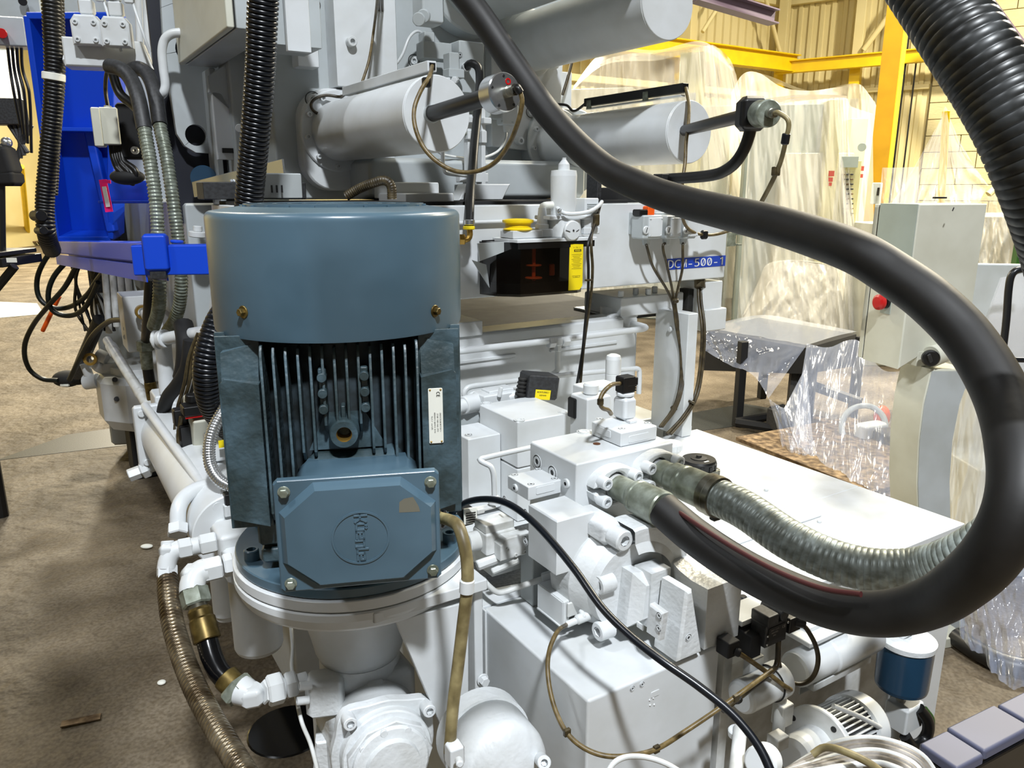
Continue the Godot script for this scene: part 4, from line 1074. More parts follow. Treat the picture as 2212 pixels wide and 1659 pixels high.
func big_pump() -> void:
	var t := thing("piston_pump", "large white cast piston pump on the front box under the thick black hose", "pump", W(0.2, 0.76, -0.1))
	# front housing, cut from its side outline
	put("front_housing", sh().prism([Vector2(0.012, 0.765), Vector2(0.012, 0.890), Vector2(-0.03, 0.889), Vector2(-0.062, 0.895), Vector2(-0.085, 0.905), Vector2(-0.11, 0.912), Vector2(-0.20, 0.915), Vector2(-0.20, 0.80), Vector2(-0.11, 0.79), Vector2(-0.03, 0.772)].map(func(p): return Vector2(-p.x, p.y)), fr(W(0.165, 0, 0) + A * 0.097, -C, UP), 0.097, 0.006, 0.6), M.white_cast, t)
	put("nose", sh().prism([Vector2(0.195, 0.762), Vector2(0.258, 0.762), Vector2(0.222, 0.902), Vector2(0.206, 0.902)], Transform3D(MB, W(0, 0, -0.05)), 0.064, 0.005), M.white_cast, t)
	bore(t, PC(1487, 1377, 0.0145), C, 0.006, M.white_cast)
	put("flange", sh().prism([Vector2(0.056, 0.80), Vector2(0.056, 0.912), Vector2(0.10, 0.912), Vector2(0.108, 0.905), Vector2(0.20, 0.915), Vector2(0.222, 0.912), Vector2(0.222, 0.80), Vector2(0.15, 0.795)].map(func(p): return Vector2(p.x, p.y)), fr(W(0.185, 0, 0), -C, UP), 0.052, 0.004, 0.6), M.white_cast, t)
	put("step", sh().box(W(0.14, 0.835, -0.165), Vector3(0.02, 0.07, 0.09), MB, 0.004), M.white_cast, t)
	for q in [[0.886, -0.212], [0.886, -0.112], [0.790, -0.110]]:
		put("flange_screw", sh().socket(W(0.137, q[0], q[1]), W(0.105, q[0], q[1]), 0.0185, 0.52), M.white_cast, t)
	put("small_screw", sh().socket(W(0.133, 0.858, -0.162), W(0.125, 0.858, -0.162), 0.0065, 0.5), M.white_cast, t)
	# round shell behind, with its arched rim and the boss of the upper screw
	var cc := W(0.185, 0.862, -0.13)
	put("shell", sh().lathe(cc - C * 0.1, C, [[0.0, 0.0], [0.105, 0.0], [0.105, 0.06], [0.09, 0.10], [0.088, 0.12], [0.0, 0.12]], 44), M.white_cast, t)
	var rim := sh()
	var n := 26
	rim.lathe(cc + C * 0.02, C, [[0.080, -0.05], [0.125, -0.046], [0.131, -0.04], [0.131, 0.018], [0.127, 0.024], [0.10, 0.022], [0.082, 0.03]], n, false, false, 0.0, deg_to_rad(-28), deg_to_rad(98))
	put("arched_rim", rim, M.white_cast, t)
	put("web", sh().prism([Vector2(0.15, 0.80), Vector2(0.26, 0.80), Vector2(0.265, 0.84), Vector2(0.24, 0.885), Vector2(0.20, 0.905), Vector2(0.16, 0.91)], Transform3D(MB, W(0, 0, -0.15)), 0.09, 0.02), M.white_cast, t)
	var bo := PC(1334, 1160, -0.12)
	put("screw_boss", sh().box(bo - C * 0.06 + UP * 0.002, Vector3(0.055, 0.05, 0.11), MB, 0.018), M.white_cast, t)
	put("boss_screw", sh().socket(bo - C * 0.01, bo + C * 0.022, 0.0205, 0.5), M.white_cast, t)
	put("corner_block", sh().box(PC(1282, 1178, -0.21) + A * 0.02, Vector3(0.05, 0.10, 0.05), MB, 0.005), M.white_cast, t)
	var pb := W(0.158, 0.842, -0.05)
	put("pilot_pad", sh().prism([Vector2(-0.02, -0.03), Vector2(0.015, -0.03), Vector2(0.022, 0.028), Vector2(-0.014, 0.03)], fr(PA(1424, 1340, 0.166), C, UP), 0.014, 0.003), M.white_cast, t)
	for q in [[1424, 1330], [1423, 1357]]:
		bore(t, PA(q[0], q[1], 0.151), -A, 0.0055, M.white_cast)
	put("cast_mark", sh().box(PA(1383, 1352, 0.166), Vector3(0.004, 0.012, 0.018), MB, 0.002), M.white_cast, t)
	# sensor in its bent bracket, with the loop of its cable
	var s := thing("sensor_bracket", "white bent sheet bracket holding a small sensor on the pump's left side", "bracket", W(0.09, 0.76, -0.14))
	var c0 := PH(1216, 1342, 0.79)
	var m0 := mc(c0)
	var w := 0.10
	put("top_sheet", sh().prism([Vector2(0, 0), Vector2(0.064, 0), Vector2(0.066, 0.012), Vector2(0.076, 0.022), Vector2(0.13, 0.022), Vector2(0.13, 0.085), Vector2(0.0, 0.085)], fr(W(m0.x, 0.829, m0.z), A, -C), 0.003, 0.0005), M.white, s)
	put("end_sheet", sh().prism([Vector2(0, 0), Vector2(0.085, 0), Vector2(0.085, 0.052), Vector2(0, 0.052)].map(func(p): return Vector2(-p.x, p.y)), fr(W(m0.x, 0.778, m0.z), C, UP), 0.002), M.white, s)
	put("front_lip", sh().box(W(m0.x + 0.006, 0.803, m0.z + 0.001), Vector3(0.014, 0.056, 0.003), MB, 0.0005), M.white, s)
	put("floor_sheet", sh().box(W(m0.x + 0.02, 0.778, m0.z - 0.042), Vector3(0.05, 0.003, 0.084), MB, 0.0005), M.white, s)
	put("screw", sh().cyl(W(m0.x + 0.03, 0.806, m0.z - 0.062), W(m0.x + 0.015, 0.806, m0.z - 0.062), 0.0075, -1, 14, 0.002), M.white, s)
	var se := thing("proximity_sensor", "white angled sensor plug at the open end of the bent bracket", "sensor", W(0.13, 0.80, -0.1))
	put("flange", sh().box(PH(1250, 1310, 0.815), Vector3(0.055, 0.03, 0.006), MB, 0.002), M.white_dirty, se)
	put("stem", sh().cyl(PH(1255, 1318, 0.815), PH(1262, 1335, 0.81), 0.005), M.white, se)
	put("elbow", sh().cyl(PH(1244, 1340, 0.805), PH(1274, 1328, 0.808), 0.0095, -1, 18, 0.003), M.white, se)
	put("cable_sleeve", sh().cyl(PH(1222, 1350, 0.80), PH(1246, 1340, 0.805), 0.0065), M.white, se)
	var cb := thing("sensor_cable", "thin brown cable looping from the bent bracket across the face of the front box", "cable", P(1300, 1630, 1.0))
	put("sheath", sh().tube([PH(1224, 1349, 0.80), P(1203, 1366, 1.23), P(1188, 1400, 1.2), P(1183, 1440, 1.17), P(1188, 1490, 1.14), P(1202, 1540, 1.11), P(1226, 1585, 1.08), P(1262, 1616, 1.06), P(1310, 1633, 1.05), P(1370, 1631, 1.05), P(1420, 1617, 1.07), P(1480, 1580, 1.1), P(1550, 1533, 1.12), P(1610, 1490, 1.14), P(1668, 1448, 1.18)], 0.0042, 10), M.cable, cb)
	for q in [[1225, 1582, 1.08], [1418, 1618, 1.07], [1590, 1508, 1.13]]:
		put("cable_tie", sh().box(P(q[0], q[1], q[2]), Vector3(0.013, 0.014, 0.008), MB, 0.002), M.cable_dirty, cb)

func hoses() -> void:
	# flange clamps on the right face of the manifold
	for k in 2:
		var c: Vector3 = PC([1322, 1414][k], [1046, 1014][k], -0.225)
		var t := thing("hose_flange", ["white split flange clamp holding the thick black hose to the manifold", "white split flange clamp holding the armoured hose to the manifold"][k], "flange", c)
		for h in [1.0, -1.0]:
			var poly := []
			for a in 13:
				var an := PI * a / 12.0
				poly.append(Vector2(cos(an) * 0.056, sin(an) * 0.036 * h + 0.006 * h))
			for a in 11:
				var an := PI - PI * a / 10.0
				poly.append(Vector2(cos(an) * 0.026, maxf(sin(an) * 0.026, 0.0) * h + 0.004 * h))
			put("half_flange", sh().prism(poly, Transform3D(MB, c - C * 0.012), 0.028, 0.004, 0.5), M.white_cast, t)
			for s in [-1.0, 1.0]:
				var b: Vector3 = c + A * s * 0.039 + UP * h * 0.019
				put("clamp_screw", sh().socket(b + C * 0.012, b + C * 0.036, 0.0125, 0.55), M.white, t)
		put("pipe_collar", sh().cyl(c - C * 0.01, c + C * 0.03, 0.025), M.white_dirty if k == 0 else M.white, t)
	var s0 := PC(1322, 1046, -0.225)
	var e0 := s0 + C * run(s0, C, 1434)
	var t := thing("pressure_hose", "thick black rubber hose curling in a big loop across the right of the picture", "hose", e0)
	var l := s0.distance_to(e0)
	put("ferrule", sh().lathe(s0, C, [[0.0, 0.02], [0.0255, 0.02], [0.0255, l * 0.42], [0.031, l * 0.47], [0.033, l * 0.5], [0.0335, l * 0.54], [0.0325, l * 0.56], [0.0335, l * 0.58], [0.0345, l * 0.98], [0.032, l]], 40).lathe(s0, C, [[0.032, l], [0.0, l - 0.002]], 40), M.galv, t, "steel crimped ferrule")
	var run_px := [[1500, 1158, 1.27], [1600, 1225, 1.19], [1700, 1276, 1.12], [1800, 1313, 1.06], [1900, 1326, 1.0], [2000, 1306, 0.94], [2088, 1252, 0.87], [2155, 1180, 0.83], [2193, 1095, 0.83], [2199, 1000, 0.86], [2166, 860, 0.94], [2093, 735, 1.02], [2010, 650, 1.08], [1935, 596, 1.13], [1860, 550, 1.18], [1760, 512, 1.28], [1655, 480, 1.4], [1560, 457, 1.54], [1480, 437, 1.66], [1400, 410, 1.76], [1300, 360, 1.88], [1190, 252, 2.02], [1107, 137, 2.1], [1030, 25, 2.15], [960, -60, 2.2]]
	put("rubber_sleeve", sh().tube([e0 - C * 0.004] + pxs(run_px), 0.0332, 28, [], 0.008), M.rubber, t)
	var red := []
	for q in [[1444, 1091, 1.322], [1510, 1136, 1.232], [1600, 1192, 1.155], [1690, 1239, 1.085], [1780, 1272, 1.028], [1860, 1284, 0.982]]: red.append(P(q[0], q[1], q[2]))
	put("red_stripe", sh().tube(red, 0.0045, 8), mat(Color(0.24, 0.07, 0.065), 0.6), t, "faded red stripe along the hose")
	# armoured hose, lower run
	var s1 := PC(1414, 1014, -0.225)
	var e1 := s1 + C * run(s1, C, 1548)
	var l1 := s1.distance_to(e1)
	var a := thing("armoured_hose", "thick hose in a ribbed steel armour running beside the black hose over the tank", "hose", e1)
	put("ferrule", sh().lathe(s1, C, [[0.0, 0.02], [0.027, 0.02], [0.027, l1 * 0.28], [0.032, l1 * 0.33], [0.032, l1 * 0.45], [0.035, l1 * 0.48], [0.035, l1 * 0.52], [0.034, l1 * 0.54], [0.0355, l1 * 0.57], [0.036, l1 * 0.98], [0.03, l1]], 40), M.galv, a, "steel crimped ferrule")
	put("clamp_band", sh().lathe(e1 - C * 0.022, C, [[0.036, 0.0], [0.040, 0.001], [0.040, 0.016], [0.041, 0.018], [0.040, 0.030], [0.036, 0.031]], 40), M.steel, a)
	put("band_screw", sh().box(e1 - UP * 0.042, Vector3(0.02, 0.012, 0.016), MB, 0.003), M.plate_dark, a)
	put("armour", sh().tube([e1 - C * 0.01] + pxs([[1608, 1101, 1.312], [1705, 1166, 1.23], [1800, 1211, 1.18], [1900, 1233, 1.14], [2000, 1228, 1.11], [2100, 1190, 1.06], [2210, 1110, 1.03], [2330, 960, 1.0], [2420, 760, 1.0]]), 0.036, 28, [0.0105, 0.0018, "band"]), M.armour, a)
	var b := thing("armoured_hose", "large ribbed armoured hose crossing the upper right corner, shade painted into its grey", "hose", P(2200, 300, 0.8))
	put("armour", sh().tube(pxs([[1905, -190, 0.95], [1975, -75, 0.9], [2038, 20, 0.87], [2095, 105, 0.84], [2150, 190, 0.82], [2200, 280, 0.80], [2245, 385, 0.79], [2290, 520, 0.80], [2330, 680, 0.83]]), 0.0385, 30, [0.0095, 0.0017, "band"]), M.armour_shaded, b)  # near run in the darkened armour colour, standing in for its shade
	# thin black cable over the front box
	var c := thing("black_cable", "black rubber cable crossing the front box diagonally to the lower edge", "cable", P(1640, 1625, 0.95))
	put("sheath", sh().tube(pxs([[975, 1108, 1.52], [1010, 1084, 1.48], [1065, 1079, 1.42], [1110, 1095, 1.37], [1165, 1140, 1.3], [1240, 1228, 1.2], [1300, 1312, 1.13], [1360, 1372, 1.08], [1430, 1427, 1.04], [1510, 1483, 1.01], [1585, 1545, 0.98], [1640, 1614, 0.95], [1675, 1690, 0.92]]), 0.0068, 12), M.conduit, c)

func elbow(s: Sh, a: Vector3, corner: Vector3, b: Vector3, r: float) -> Sh: # a forged elbow fitting with a squared back
	var q := []
	for i in 9:
		var t := i / 8.0
		q.append(a.lerp(corner, t).lerp(corner.lerp(b, t), t))
	return s.tube(q, r, 16, [], r * 0.3)

func fittings_left() -> void:
	# hydraulic cylinder lying at the left of the tank
	var t := thing("hydraulic_cylinder", "white lying hydraulic cylinder behind the motor's left side, with a square end plate", "cylinder", P(430, 1060, 2.1))
	var f0 := P(505, 1148, 1.72)
	var bk := f0 - C * 0.98
	put("barrel", sh().cyl(bk, f0, 0.095, -1, 40, 0.003), M.white, t)
	var ep := bk + C * 0.06
	put("end_plate", sh().box(ep, Vector3(0.22, 0.22, 0.03), MB, 0.01), M.white, t)
	for q in [[-0.085, -0.085], [-0.085, 0.085], [0.085, -0.085], [0.085, 0.085]]:
		put("end_nut", sh().cyl(ep + A * q[0] + UP * q[1] + C * 0.015, ep + A * q[0] + UP * q[1] + C * 0.024, 0.012, -1, 14, 0.002), M.white, t)
	put("tie_rod", sh().cyl(ep - A * 0.07 + UP * 0.105, f0 - A * 0.03 + UP * 0.07, 0.014, -1, 14), M.white, t)
	put("nozzle", sh().cyl(P(330, 988, 2.5), P(352, 982, 2.52), 0.02, -1, 16), M.white, t)
	put("drain_pipe", sh().cyl(P(318, 1012, 2.46), P(352, 998, 2.48), 0.019, -1, 14), M.white, t)
	put("drain_union", hexnut(hexnut(sh(), P(305, 1017, 2.45), P(322, 1010, 2.46), 0.03), P(277, 1028, 2.43), P(304, 1018, 2.45), 0.022), M.white, t)
	# pipe that runs over the cylinder
	var p := thing("hydraulic_pipe", "long white pipe lying along the top of the lying cylinder", "pipe", P(430, 1080, 1.9))
	put("tube", sh().tube(pxs([[372, 905, 2.75], [364, 925, 2.68], [352, 948, 2.6], [356, 968, 2.53], [380, 1003, 2.38], [420, 1060, 2.05], [462, 1118, 1.78], [490, 1150, 1.66]]), 0.0195, 16, [], 0.01, -1.0, 0.42), M.white, p)
	put("sleeve", sh().cyl(P(357, 933, 2.655), P(364, 921, 2.69), 0.0215), M.grey, p)
	var p2 := thing("hydraulic_pipe", "thick white pipe bent over to a hexagon nut, left of the motor foot", "pipe", P(385, 1140, 1.72))
	put("tube", sh().tube(pxs([[520, 1046, 1.85], [470, 1048, 1.83], [430, 1055, 1.8], [400, 1073, 1.76], [386, 1098, 1.73], [384, 1138, 1.71]]), 0.0185, 18, [], 0.008, -1.0, 0.5), M.white, p2)
	put("nut", hexnut(sh(), P(384, 1133, 1.71), P(384, 1156, 1.69), 0.0245, 0.3), M.white, p2)
	# white distribution block with the row of unions and elbows
	var d := thing("port_block", "white port block with hexagon unions, left of the motor flange", "manifold", P(500, 1180, 1.6))
	put("body", sh().box(P(503, 1168, 1.62), Vector3(0.08, 0.075, 0.10), MB, 0.012).box(P(530, 1150, 1.66), Vector3(0.08, 0.05, 0.10), MB, 0.015), M.white, d)
	put("plug_base", sh().box(P(498, 1098, 1.72), Vector3(0.035, 0.03, 0.035), MB, 0.003), M.white, d)
	put("plug", sh().box(P(498, 1080, 1.72), Vector3(0.03, 0.04, 0.03), MB, 0.003), M.black, d)
	put("flange_block", sh().box(P(512, 1218, 1.56), Vector3(0.055, 0.07, 0.07), MB, 0.01), M.white, d)
	var u := put("union", hexnut(sh(), P(432, 1178, 1.575), P(468, 1170, 1.59), 0.0245, 0.5), M.white, d)
	put("union", hexnut(sh(), P(384, 1187, 1.555), P(414, 1181, 1.57), 0.0235, 0.5), M.white, d)
	put("collar", sh().cyl(P(412, 1182, 1.57), P(434, 1177, 1.576), 0.020), M.white, d)
	var c1 := P(362, 1190, 1.55)
	put("elbow", elbow(sh(), P(392, 1185, 1.56), c1, P(360, 1228, 1.535), 0.020).box(c1 + Vector3(0.001, 0.001, 0), Vector3(0.036, 0.036, 0.036), mB, 0.013), M.white, d)
	put("elbow_top", sh().cyl(P(362, 1168, 1.56), P(362, 1180, 1.555), 0.014), M.white, d)
	put("elbow_nut", hexnut(sh(), P(361, 1222, 1.54), P(361, 1250, 1.525), 0.0225, 0.2), M.white, d)
	put("union", hexnut(sh(), P(437, 1234, 1.47), P(478, 1224, 1.49), 0.0265, 0.5), M.white, d)
	put("union", hexnut(sh(), P(482, 1223, 1.49), P(504, 1218, 1.5), 0.025, 0.2), M.white, d)
	var c2 := P(412, 1240, 1.46)
	put("elbow", elbow(sh(), P(445, 1232, 1.475), c2, P(416, 1278, 1.435), 0.026).box(c2 + Vector3(0.004, -0.002, 0), Vector3(0.045, 0.045, 0.045), mB, 0.018), M.white, d)
	# short hose between the two elbows
	var h := thing("short_hose", "short black hose with old brass ferrules between two white elbows", "hose", P(470, 1430, 1.36))
	put("swivel_nut", hexnut(sh(), P(417, 1272, 1.44), P(426, 1308, 1.42), 0.0295, 0.35), M.galv, h)
	put("neck", sh().cyl(P(425, 1300, 1.42), P(431, 1326, 1.41), 0.018), M.steel, h)
	put("ferrule", sh().lathe(P(430, 1314, 1.41), P(448, 1384, 1.375) - P(430, 1314, 1.41), [[0.0, 0.0], [0.021, 0.0], [0.0245, 0.006], [0.0235, 0.02], [0.026, 0.024], [0.027, 0.066], [0.025, 0.068], [0.0, 0.068]], 32), M.zinc_yellow, h, "oily brass coloured ferrule")
	put("rubber_sleeve", sh().tube(pxs([[446, 1376, 1.38], [456, 1415, 1.36], [472, 1450, 1.345], [498, 1478, 1.335]]), 0.021, 20), M.black_gloss, h)
	put("ferrule", sh().cyl(P(487, 1462, 1.34), P(512, 1488, 1.325), 0.026, -1, 28), M.zinc_yellow, h)
	put("swivel_nut", hexnut(sh(), P(505, 1480, 1.33), P(523, 1500, 1.32), 0.036), M.galv, h)
	var c3 := P(545, 1502, 1.31)
	put("elbow", sh().box(c3, Vector3(0.05, 0.046, 0.046), mB * Basis(Vector3(0, 0, 1), 0.1), 0.016).cyl(P(520, 1490, 1.32), c3, 0.029, 0.024, 20), M.white, h)
	put("union", hexnut(sh(), P(568, 1496, 1.31), P(576, 1494, 1.315), 0.024, 0.2), M.white, h)
	put("union", hexnut(sh(), P(577, 1494, 1.31), P(612, 1484, 1.325), 0.031, 0.2), M.white, h)
	put("union", hexnut(sh(), P(616, 1482, 1.325), P(640, 1475, 1.335), 0.0275, 0.4), M.white, h)
	put("stub", sh().cyl(P(605, 1486, 1.32), P(665, 1470, 1.345), 0.018), M.white, h)
	# oily ribbed hose down to the floor
	var o := thing("oily_hose", "oily ribbed metal hose hanging down the left front to the lower edge", "hose", P(520, 1650, 1.05))
	put("armour", sh().tube(pxs([[362, 1246, 1.53], [364, 1280, 1.49], [372, 1340, 1.43], [390, 1405, 1.37], [418, 1478, 1.3], [455, 1550, 1.23], [500, 1625, 1.16], [545, 1700, 1.1]]), 0.0225, 22, [0.0088, 0.0022, "band"]), M.armour_oily, o)
	# legs and the filter pots behind the ring
	var g := thing("filter_pot", "white round filter pot standing behind the short black hose", "filter", P(570, 1500, 1.85))
	var g0 := P(567, 1470, 1.80)
	put("pot", sh().lathe(Vector3(g0.x, 0.0, g0.z), UP, [[0.0, 0.43], [0.058, 0.43], [0.062, 0.44], [0.062, 0.735], [0.070, 0.74], [0.072, 0.77], [0.0, 0.775]], 36), M.white, g)
	put("mount", sh().cyl(Vector3(g0.x, 0.72, g0.z), Vector3(g0.x + 0.1, 0.72, g0.z - 0.1), 0.03), M.white, g)
	var g2 := thing("filter_tube", "white round tube hanging left of the filter pot", "tube", P(500, 1480, 1.92))
	var g1 := P(503, 1440, 1.9)
	put("tube", sh().cyl(Vector3(g1.x, 0.47, g1.z), Vector3(g1.x, 0.80, g1.z), 0.036, -1, 28), M.white, g2)
	put("end_cap", sh().cyl(Vector3(g1.x, 0.455, g1.z), Vector3(g1.x, 0.47, g1.z), 0.03), M.white, g2)
	solo("thin_wire", sh().tube(pxs([[626, 1330, 1.5], [632, 1400, 1.45], [630, 1440, 1.42], [640, 1505, 1.36], [652, 1560, 1.3], [672, 1610, 1.25], [690, 1680, 1.2]]), 0.0042, 8), M.white_dirty, "thin white wire hanging between the filter pot and the pump", "wire")

func sock(parent: Node3D, at: Vector3, nrm: Vector3, r: float, m: Material) -> void: # screw sunk in a round pocket with a dark rim
	var o := put("screw_pocket", sh().lathe(at, nrm, [[r * 1.55, -0.004], [r * 1.55, 0.0008], [r * 1.4, 0.0008], [r * 1.4, 0.0]], 26), M.shadow_gap, parent)
	put("screw", sh().socket(at - nrm * 0.004, at + nrm * 0.005, r, 0.5), m, o)

func press() -> void:
	var g: Material = M.grey
	# platen
	var t := thing("press_platen", "long white press platen with a blue name strip at its right end", "press", W(0.5, 1.29, -1.3))
	put("body", mbox(sh(), -0.22, 1.405, 1.292, 1.556, -1.62, -1.05, 0.004), M.white, t)
	var lb := fr(PC(1505, 567, -1.0495), A, UP)
	var lx := (PC(1568, 567, -1.05) - PC(1442, 567, -1.05)).length()
	var strip := put("name_strip", sh().prism(rrect(lx, 0.037, 0.001), lb, 0.001), M.blue_label, t, "blue strip lettered DCM-500-1")
	var tm := text("DCM-500-1", 0.026, 0.0006, "Droid Sans Mono")
	var bx := tm.get_aabb()
	var tt := Transform3D(Basis().scaled(Vector3(lx * 0.93 / bx.size.x, 1.0, 1.0)), Vector3(0, -0.001, 0.0012))
	put("lettering", sh().add(tm, lb * tt), M.paper, strip)
	var zero := sh()
	for k in [5, 6]: # the slashed noughts
		var c := lb * Vector3((k + 0.5 - 4.5) * lx * 0.93 / 9.0 * 1.03, -0.001, 0.0016)
		zero.box(c, Vector3(0.0022, 0.024, 0.0006), Basis(A, UP, C) * Basis(Vector3(0, 0, 1), -0.45), 0.0)
	put("slash", zero, M.paper, strip)
	put("stamp", sh().add(text("52834", 0.005, 0.0004), fr(PC(1462, 608, -1.0495), A, UP)), M.ink, t)
	put("side_clip", sh().box(PC(1580, 517, -1.08), Vector3(0.045, 0.05, 0.004), MB, 0.001).box(PC(1592, 506, -1.08), Vector3(0.02, 0.006, 0.03), MB, 0.001).box(PC(1592, 528, -1.08), Vector3(0.02, 0.006, 0.03), MB, 0.001), M.galv, t)
	put("gap_plate", mbox(sh(), -0.2, 1.0, 1.556, 1.566, -1.6, -1.12, 0.001), M.black_matt, t)
	put("feed_line", sh().tube([W(0.2, 1.505, -1.04), W(0.36, 1.509, -1.04), W(0.6, 1.51, -1.04)], 0.0055, 10), M.white, t)
	# lower frame with its dark opening
	var f := thing("lower_press", "white lower press frame with pipes under the platen and a dark opening", "frame", W(0.6, 0.3, -1.4))
	put("front_panel", sh().prism(rrect(0.86, 0.42, 0.05), fr(W(0.62, 0.93, -1.13), A, UP), 0.025, 0.006), M.white, f)
	put("upper_band", mbox(sh(), 0.1, 1.0, 1.115, 1.175, -1.22, -1.11, 0.01), M.white, f)
	put("rib", mbox(sh(), 0.33, 0.55, 1.088, 1.10, -1.125, -1.098, 0.004), M.white, f)
	put("rib", mbox(sh(), 0.68, 0.96, 1.088, 1.10, -1.125, -1.098, 0.004), M.white, f)
	put("base", mbox(sh(), -0.2, 1.24, 0.1, 0.78, -1.75, -1.14, 0.01), M.white, f)
	put("bed_plate", mbox(sh(), -0.1, 1.22, 1.155, 1.165, -2.5, -1.16, 0.002), M.plate_dark, f)
	put("left_block", mbox(sh(), 0.25, 0.38, 1.232, 1.285, -1.32, -1.18, 0.003), M.white, f)
	put("left_block", mbox(sh(), 0.27, 0.43, 1.17, 1.215, -1.30, -1.10, 0.003), M.white, f)
	put("back_wall", mbox(sh(), -0.1, 1.25, 0.5, 1.29, -2.9, -2.86, 0.0), M.white, f)
	put("left_cheek", mbox(sh(), -0.15, 0.24, 0.1, 1.29, -1.7, -1.2, 0.005), M.white, f)
	var gp := PH(1342, 644, 1.24)
	var gb := blkp(gp, 1262, 1478, gp.y + runy(gp, UP, 686))
	var gd := thing("clamp_block", "white clamp block with round screw heads under the platen", "block", gb.c)
	put("body", bbx(sh(), gb, 0.004), M.white, gd)
	for q in [[1341, 640], [1373, 634], [1400, 635], [1414, 630]]:
		put("screw_head", sh().cyl(PH(q[0], q[1] + 2, 1.24), PH(q[0], q[1] + 2, 1.24) + UP * 0.022, 0.0105, -1, 18, 0.002), M.white, gd)
	var gl := PC(1335, 690, mc(gp).z - 0.02)
	var g2 := blkp(Vector3(gl.x, gb.p.y - gb.s.y, gl.z), 1238, 1379, 1.165)
	put("lower_body", bbx(sh(), g2, 0.004), M.white, gd)
	var co := thing("guide_column", "white round guide column with a shield, right of the pipes", "column", W(1.02, 0.8, -1.13))
	put("shield", sh().prism(rrect(0.135, 0.36, 0.03), fr(W(1.01, 1.005, -1.16), A, UP), 0.03, 0.008), M.white, co)
	put("shaft", sh().cyl(W(1.03, 0.75, -1.2), W(1.03, 1.2, -1.2), 0.055, -1, 32), M.white, co)
	var pp := PH(1473, 946, 0.75)
	var pb := blkp(pp + UP * 0.44, 1416, 1510, 0.75)
	var po := thing("press_post", "white square press post at the right rear of the oil tank", "post", pb.c - UP * 0.22)
	put("body", bbx(sh(), pb, 0.004), M.white, po)
	put("cap_step", sh().box(PC(1513, 640, -1.12), Vector3(0.10, 0.12, 0.12), MB, 0.004).box(PC(1516, 685, -1.12), Vector3(0.11, 0.08, 0.14), MB, 0.004), M.white, po)
	put("dark_gap", sh().box(PC(1489, 652, -1.13), Vector3(0.06, 0.10, 0.05), MB, 0.002), M.plate_dark, po)
	put("screw", sh().cyl(PA(1450, 711, mc(pp).x), PA(1450, 711, mc(pp).x) - A * 0.01, 0.009, -1, 14), M.white, po)
	put("lower_leg", mbox(sh(), 1.245, 1.30, 0.0, 0.75, -1.3, -1.06, 0.004), M.white, po)
	# pipes before the frame
	var pi := thing("hydraulic_pipe", "white pipe with a tee running along the top of the lower press frame", "pipe", W(0.6, 1.14, -1.03))
	put("tube", sh().tube([W(0.15, 1.147, -1.03), W(0.65, 1.144, -1.03), W(1.0, 1.145, -1.03), W(1.035, 1.146, -1.045), W(1.04, 1.148, -1.12)], 0.0105, 12, [], 0.01, -1.0, 0.3), M.white, pi)
	var tee := PC(1205, 738, -1.03)
	put("tee", hexnut(sh().box(tee, Vector3(0.03, 0.03, 0.03), MB, 0.008), tee - A * 0.038, tee - A * 0.014, 0.017).cyl(tee + A * 0.014, tee + A * 0.04, 0.017, -1, 6).cyl(tee - UP * 0.03, tee, 0.013, -1, 6), M.white, pi)
	put("branch", sh().tube([tee - UP * 0.02, tee - UP * 0.075, PC(1204, 800, -1.03), PC(1188, 812, -1.04)], 0.0085, 10, [], 0.006, -1.0, 0.45), M.white, pi)
	var p2 := thing("hydraulic_pipe", "upper one of the two white pipes bending down at the left behind the distributor block", "pipe", W(0.6, 1.02, -1.02))
	put("tube", sh().tube([PC(1004, 858, -1.02), PC(1003, 848, -1.02), PC(1010, 838, -1.02), PC(1030, 833, -1.02), W(0.7, 1.029, -1.02), PC(1375, 796, -1.02), PC(1381, 800, -1.02), PC(1380, 850, -1.02)], 0.0085, 10, [], 0.006, -1.0, 0.35), M.white, p2)
	var p3 := thing("hydraulic_pipe", "lower one of the two white pipes bending down at the left behind the distributor block", "pipe", W(0.4, 1.0, -1.01))
	put("tube", sh().tube([PC(1010, 880, -1.01), PC(1009, 866, -1.01), PC(1017, 853, -1.01), PC(1040, 846, -1.01), PC(1180, 829, -1.01)], 0.0075, 10, [], 0.006, -1.0, 0.35), M.white, p3)
	# limit switches on the platen with their cables
	for k in 3:
		var x: float = [1397.0, 1441.0, 1478.0][k]
		var sp := PC(x, 490, -1.0)
		var s := thing("limit_switch", ["white limit switch on the platen, leftmost of the row of three under the hose", "white limit switch on the platen, between the other two under the hose", "white limit switch on the platen, nearest the right end and half behind the hose"][k], "switch", sp, "limit switches on the platen")
		var w := 0.082 if k == 0 else 0.062
		put("housing", sh().box(sp, Vector3(w, 0.075, 0.06), MB, 0.006), M.grey, s)
		put("cover", sh().box(sp + C * 0.031 + A * 0.008, Vector3(w * 0.7, 0.06, 0.008), MB, 0.002), M.white, s)
		for q in [[-0.3, 0.026], [0.3, 0.026], [-0.3, -0.026], [0.3, -0.026]]:
			put("cover_screw", sh().cyl(sp + C * 0.033 + A * (q[0] * w * 0.95 + 0.008) + UP * q[1], sp + C * 0.037 + A * (q[0] * w * 0.95 + 0.008) + UP * q[1], 0.0035, -1, 12), M.grey, s)
		put("dial", sh().cyl(sp + C * 0.03 - A * w * 0.38 - UP * 0.008, sp + C * 0.036 - A * w * 0.38 - UP * 0.008, 0.013, -1, 22), M.white, s)
		put("dial_slot", sh().box(sp + C * 0.0365 - A * w * 0.38 - UP * 0.008, Vector3(0.002, 0.016, 0.001), MB * Basis(Vector3(0, 0, 1), -0.3), 0.0), M.ink, s)
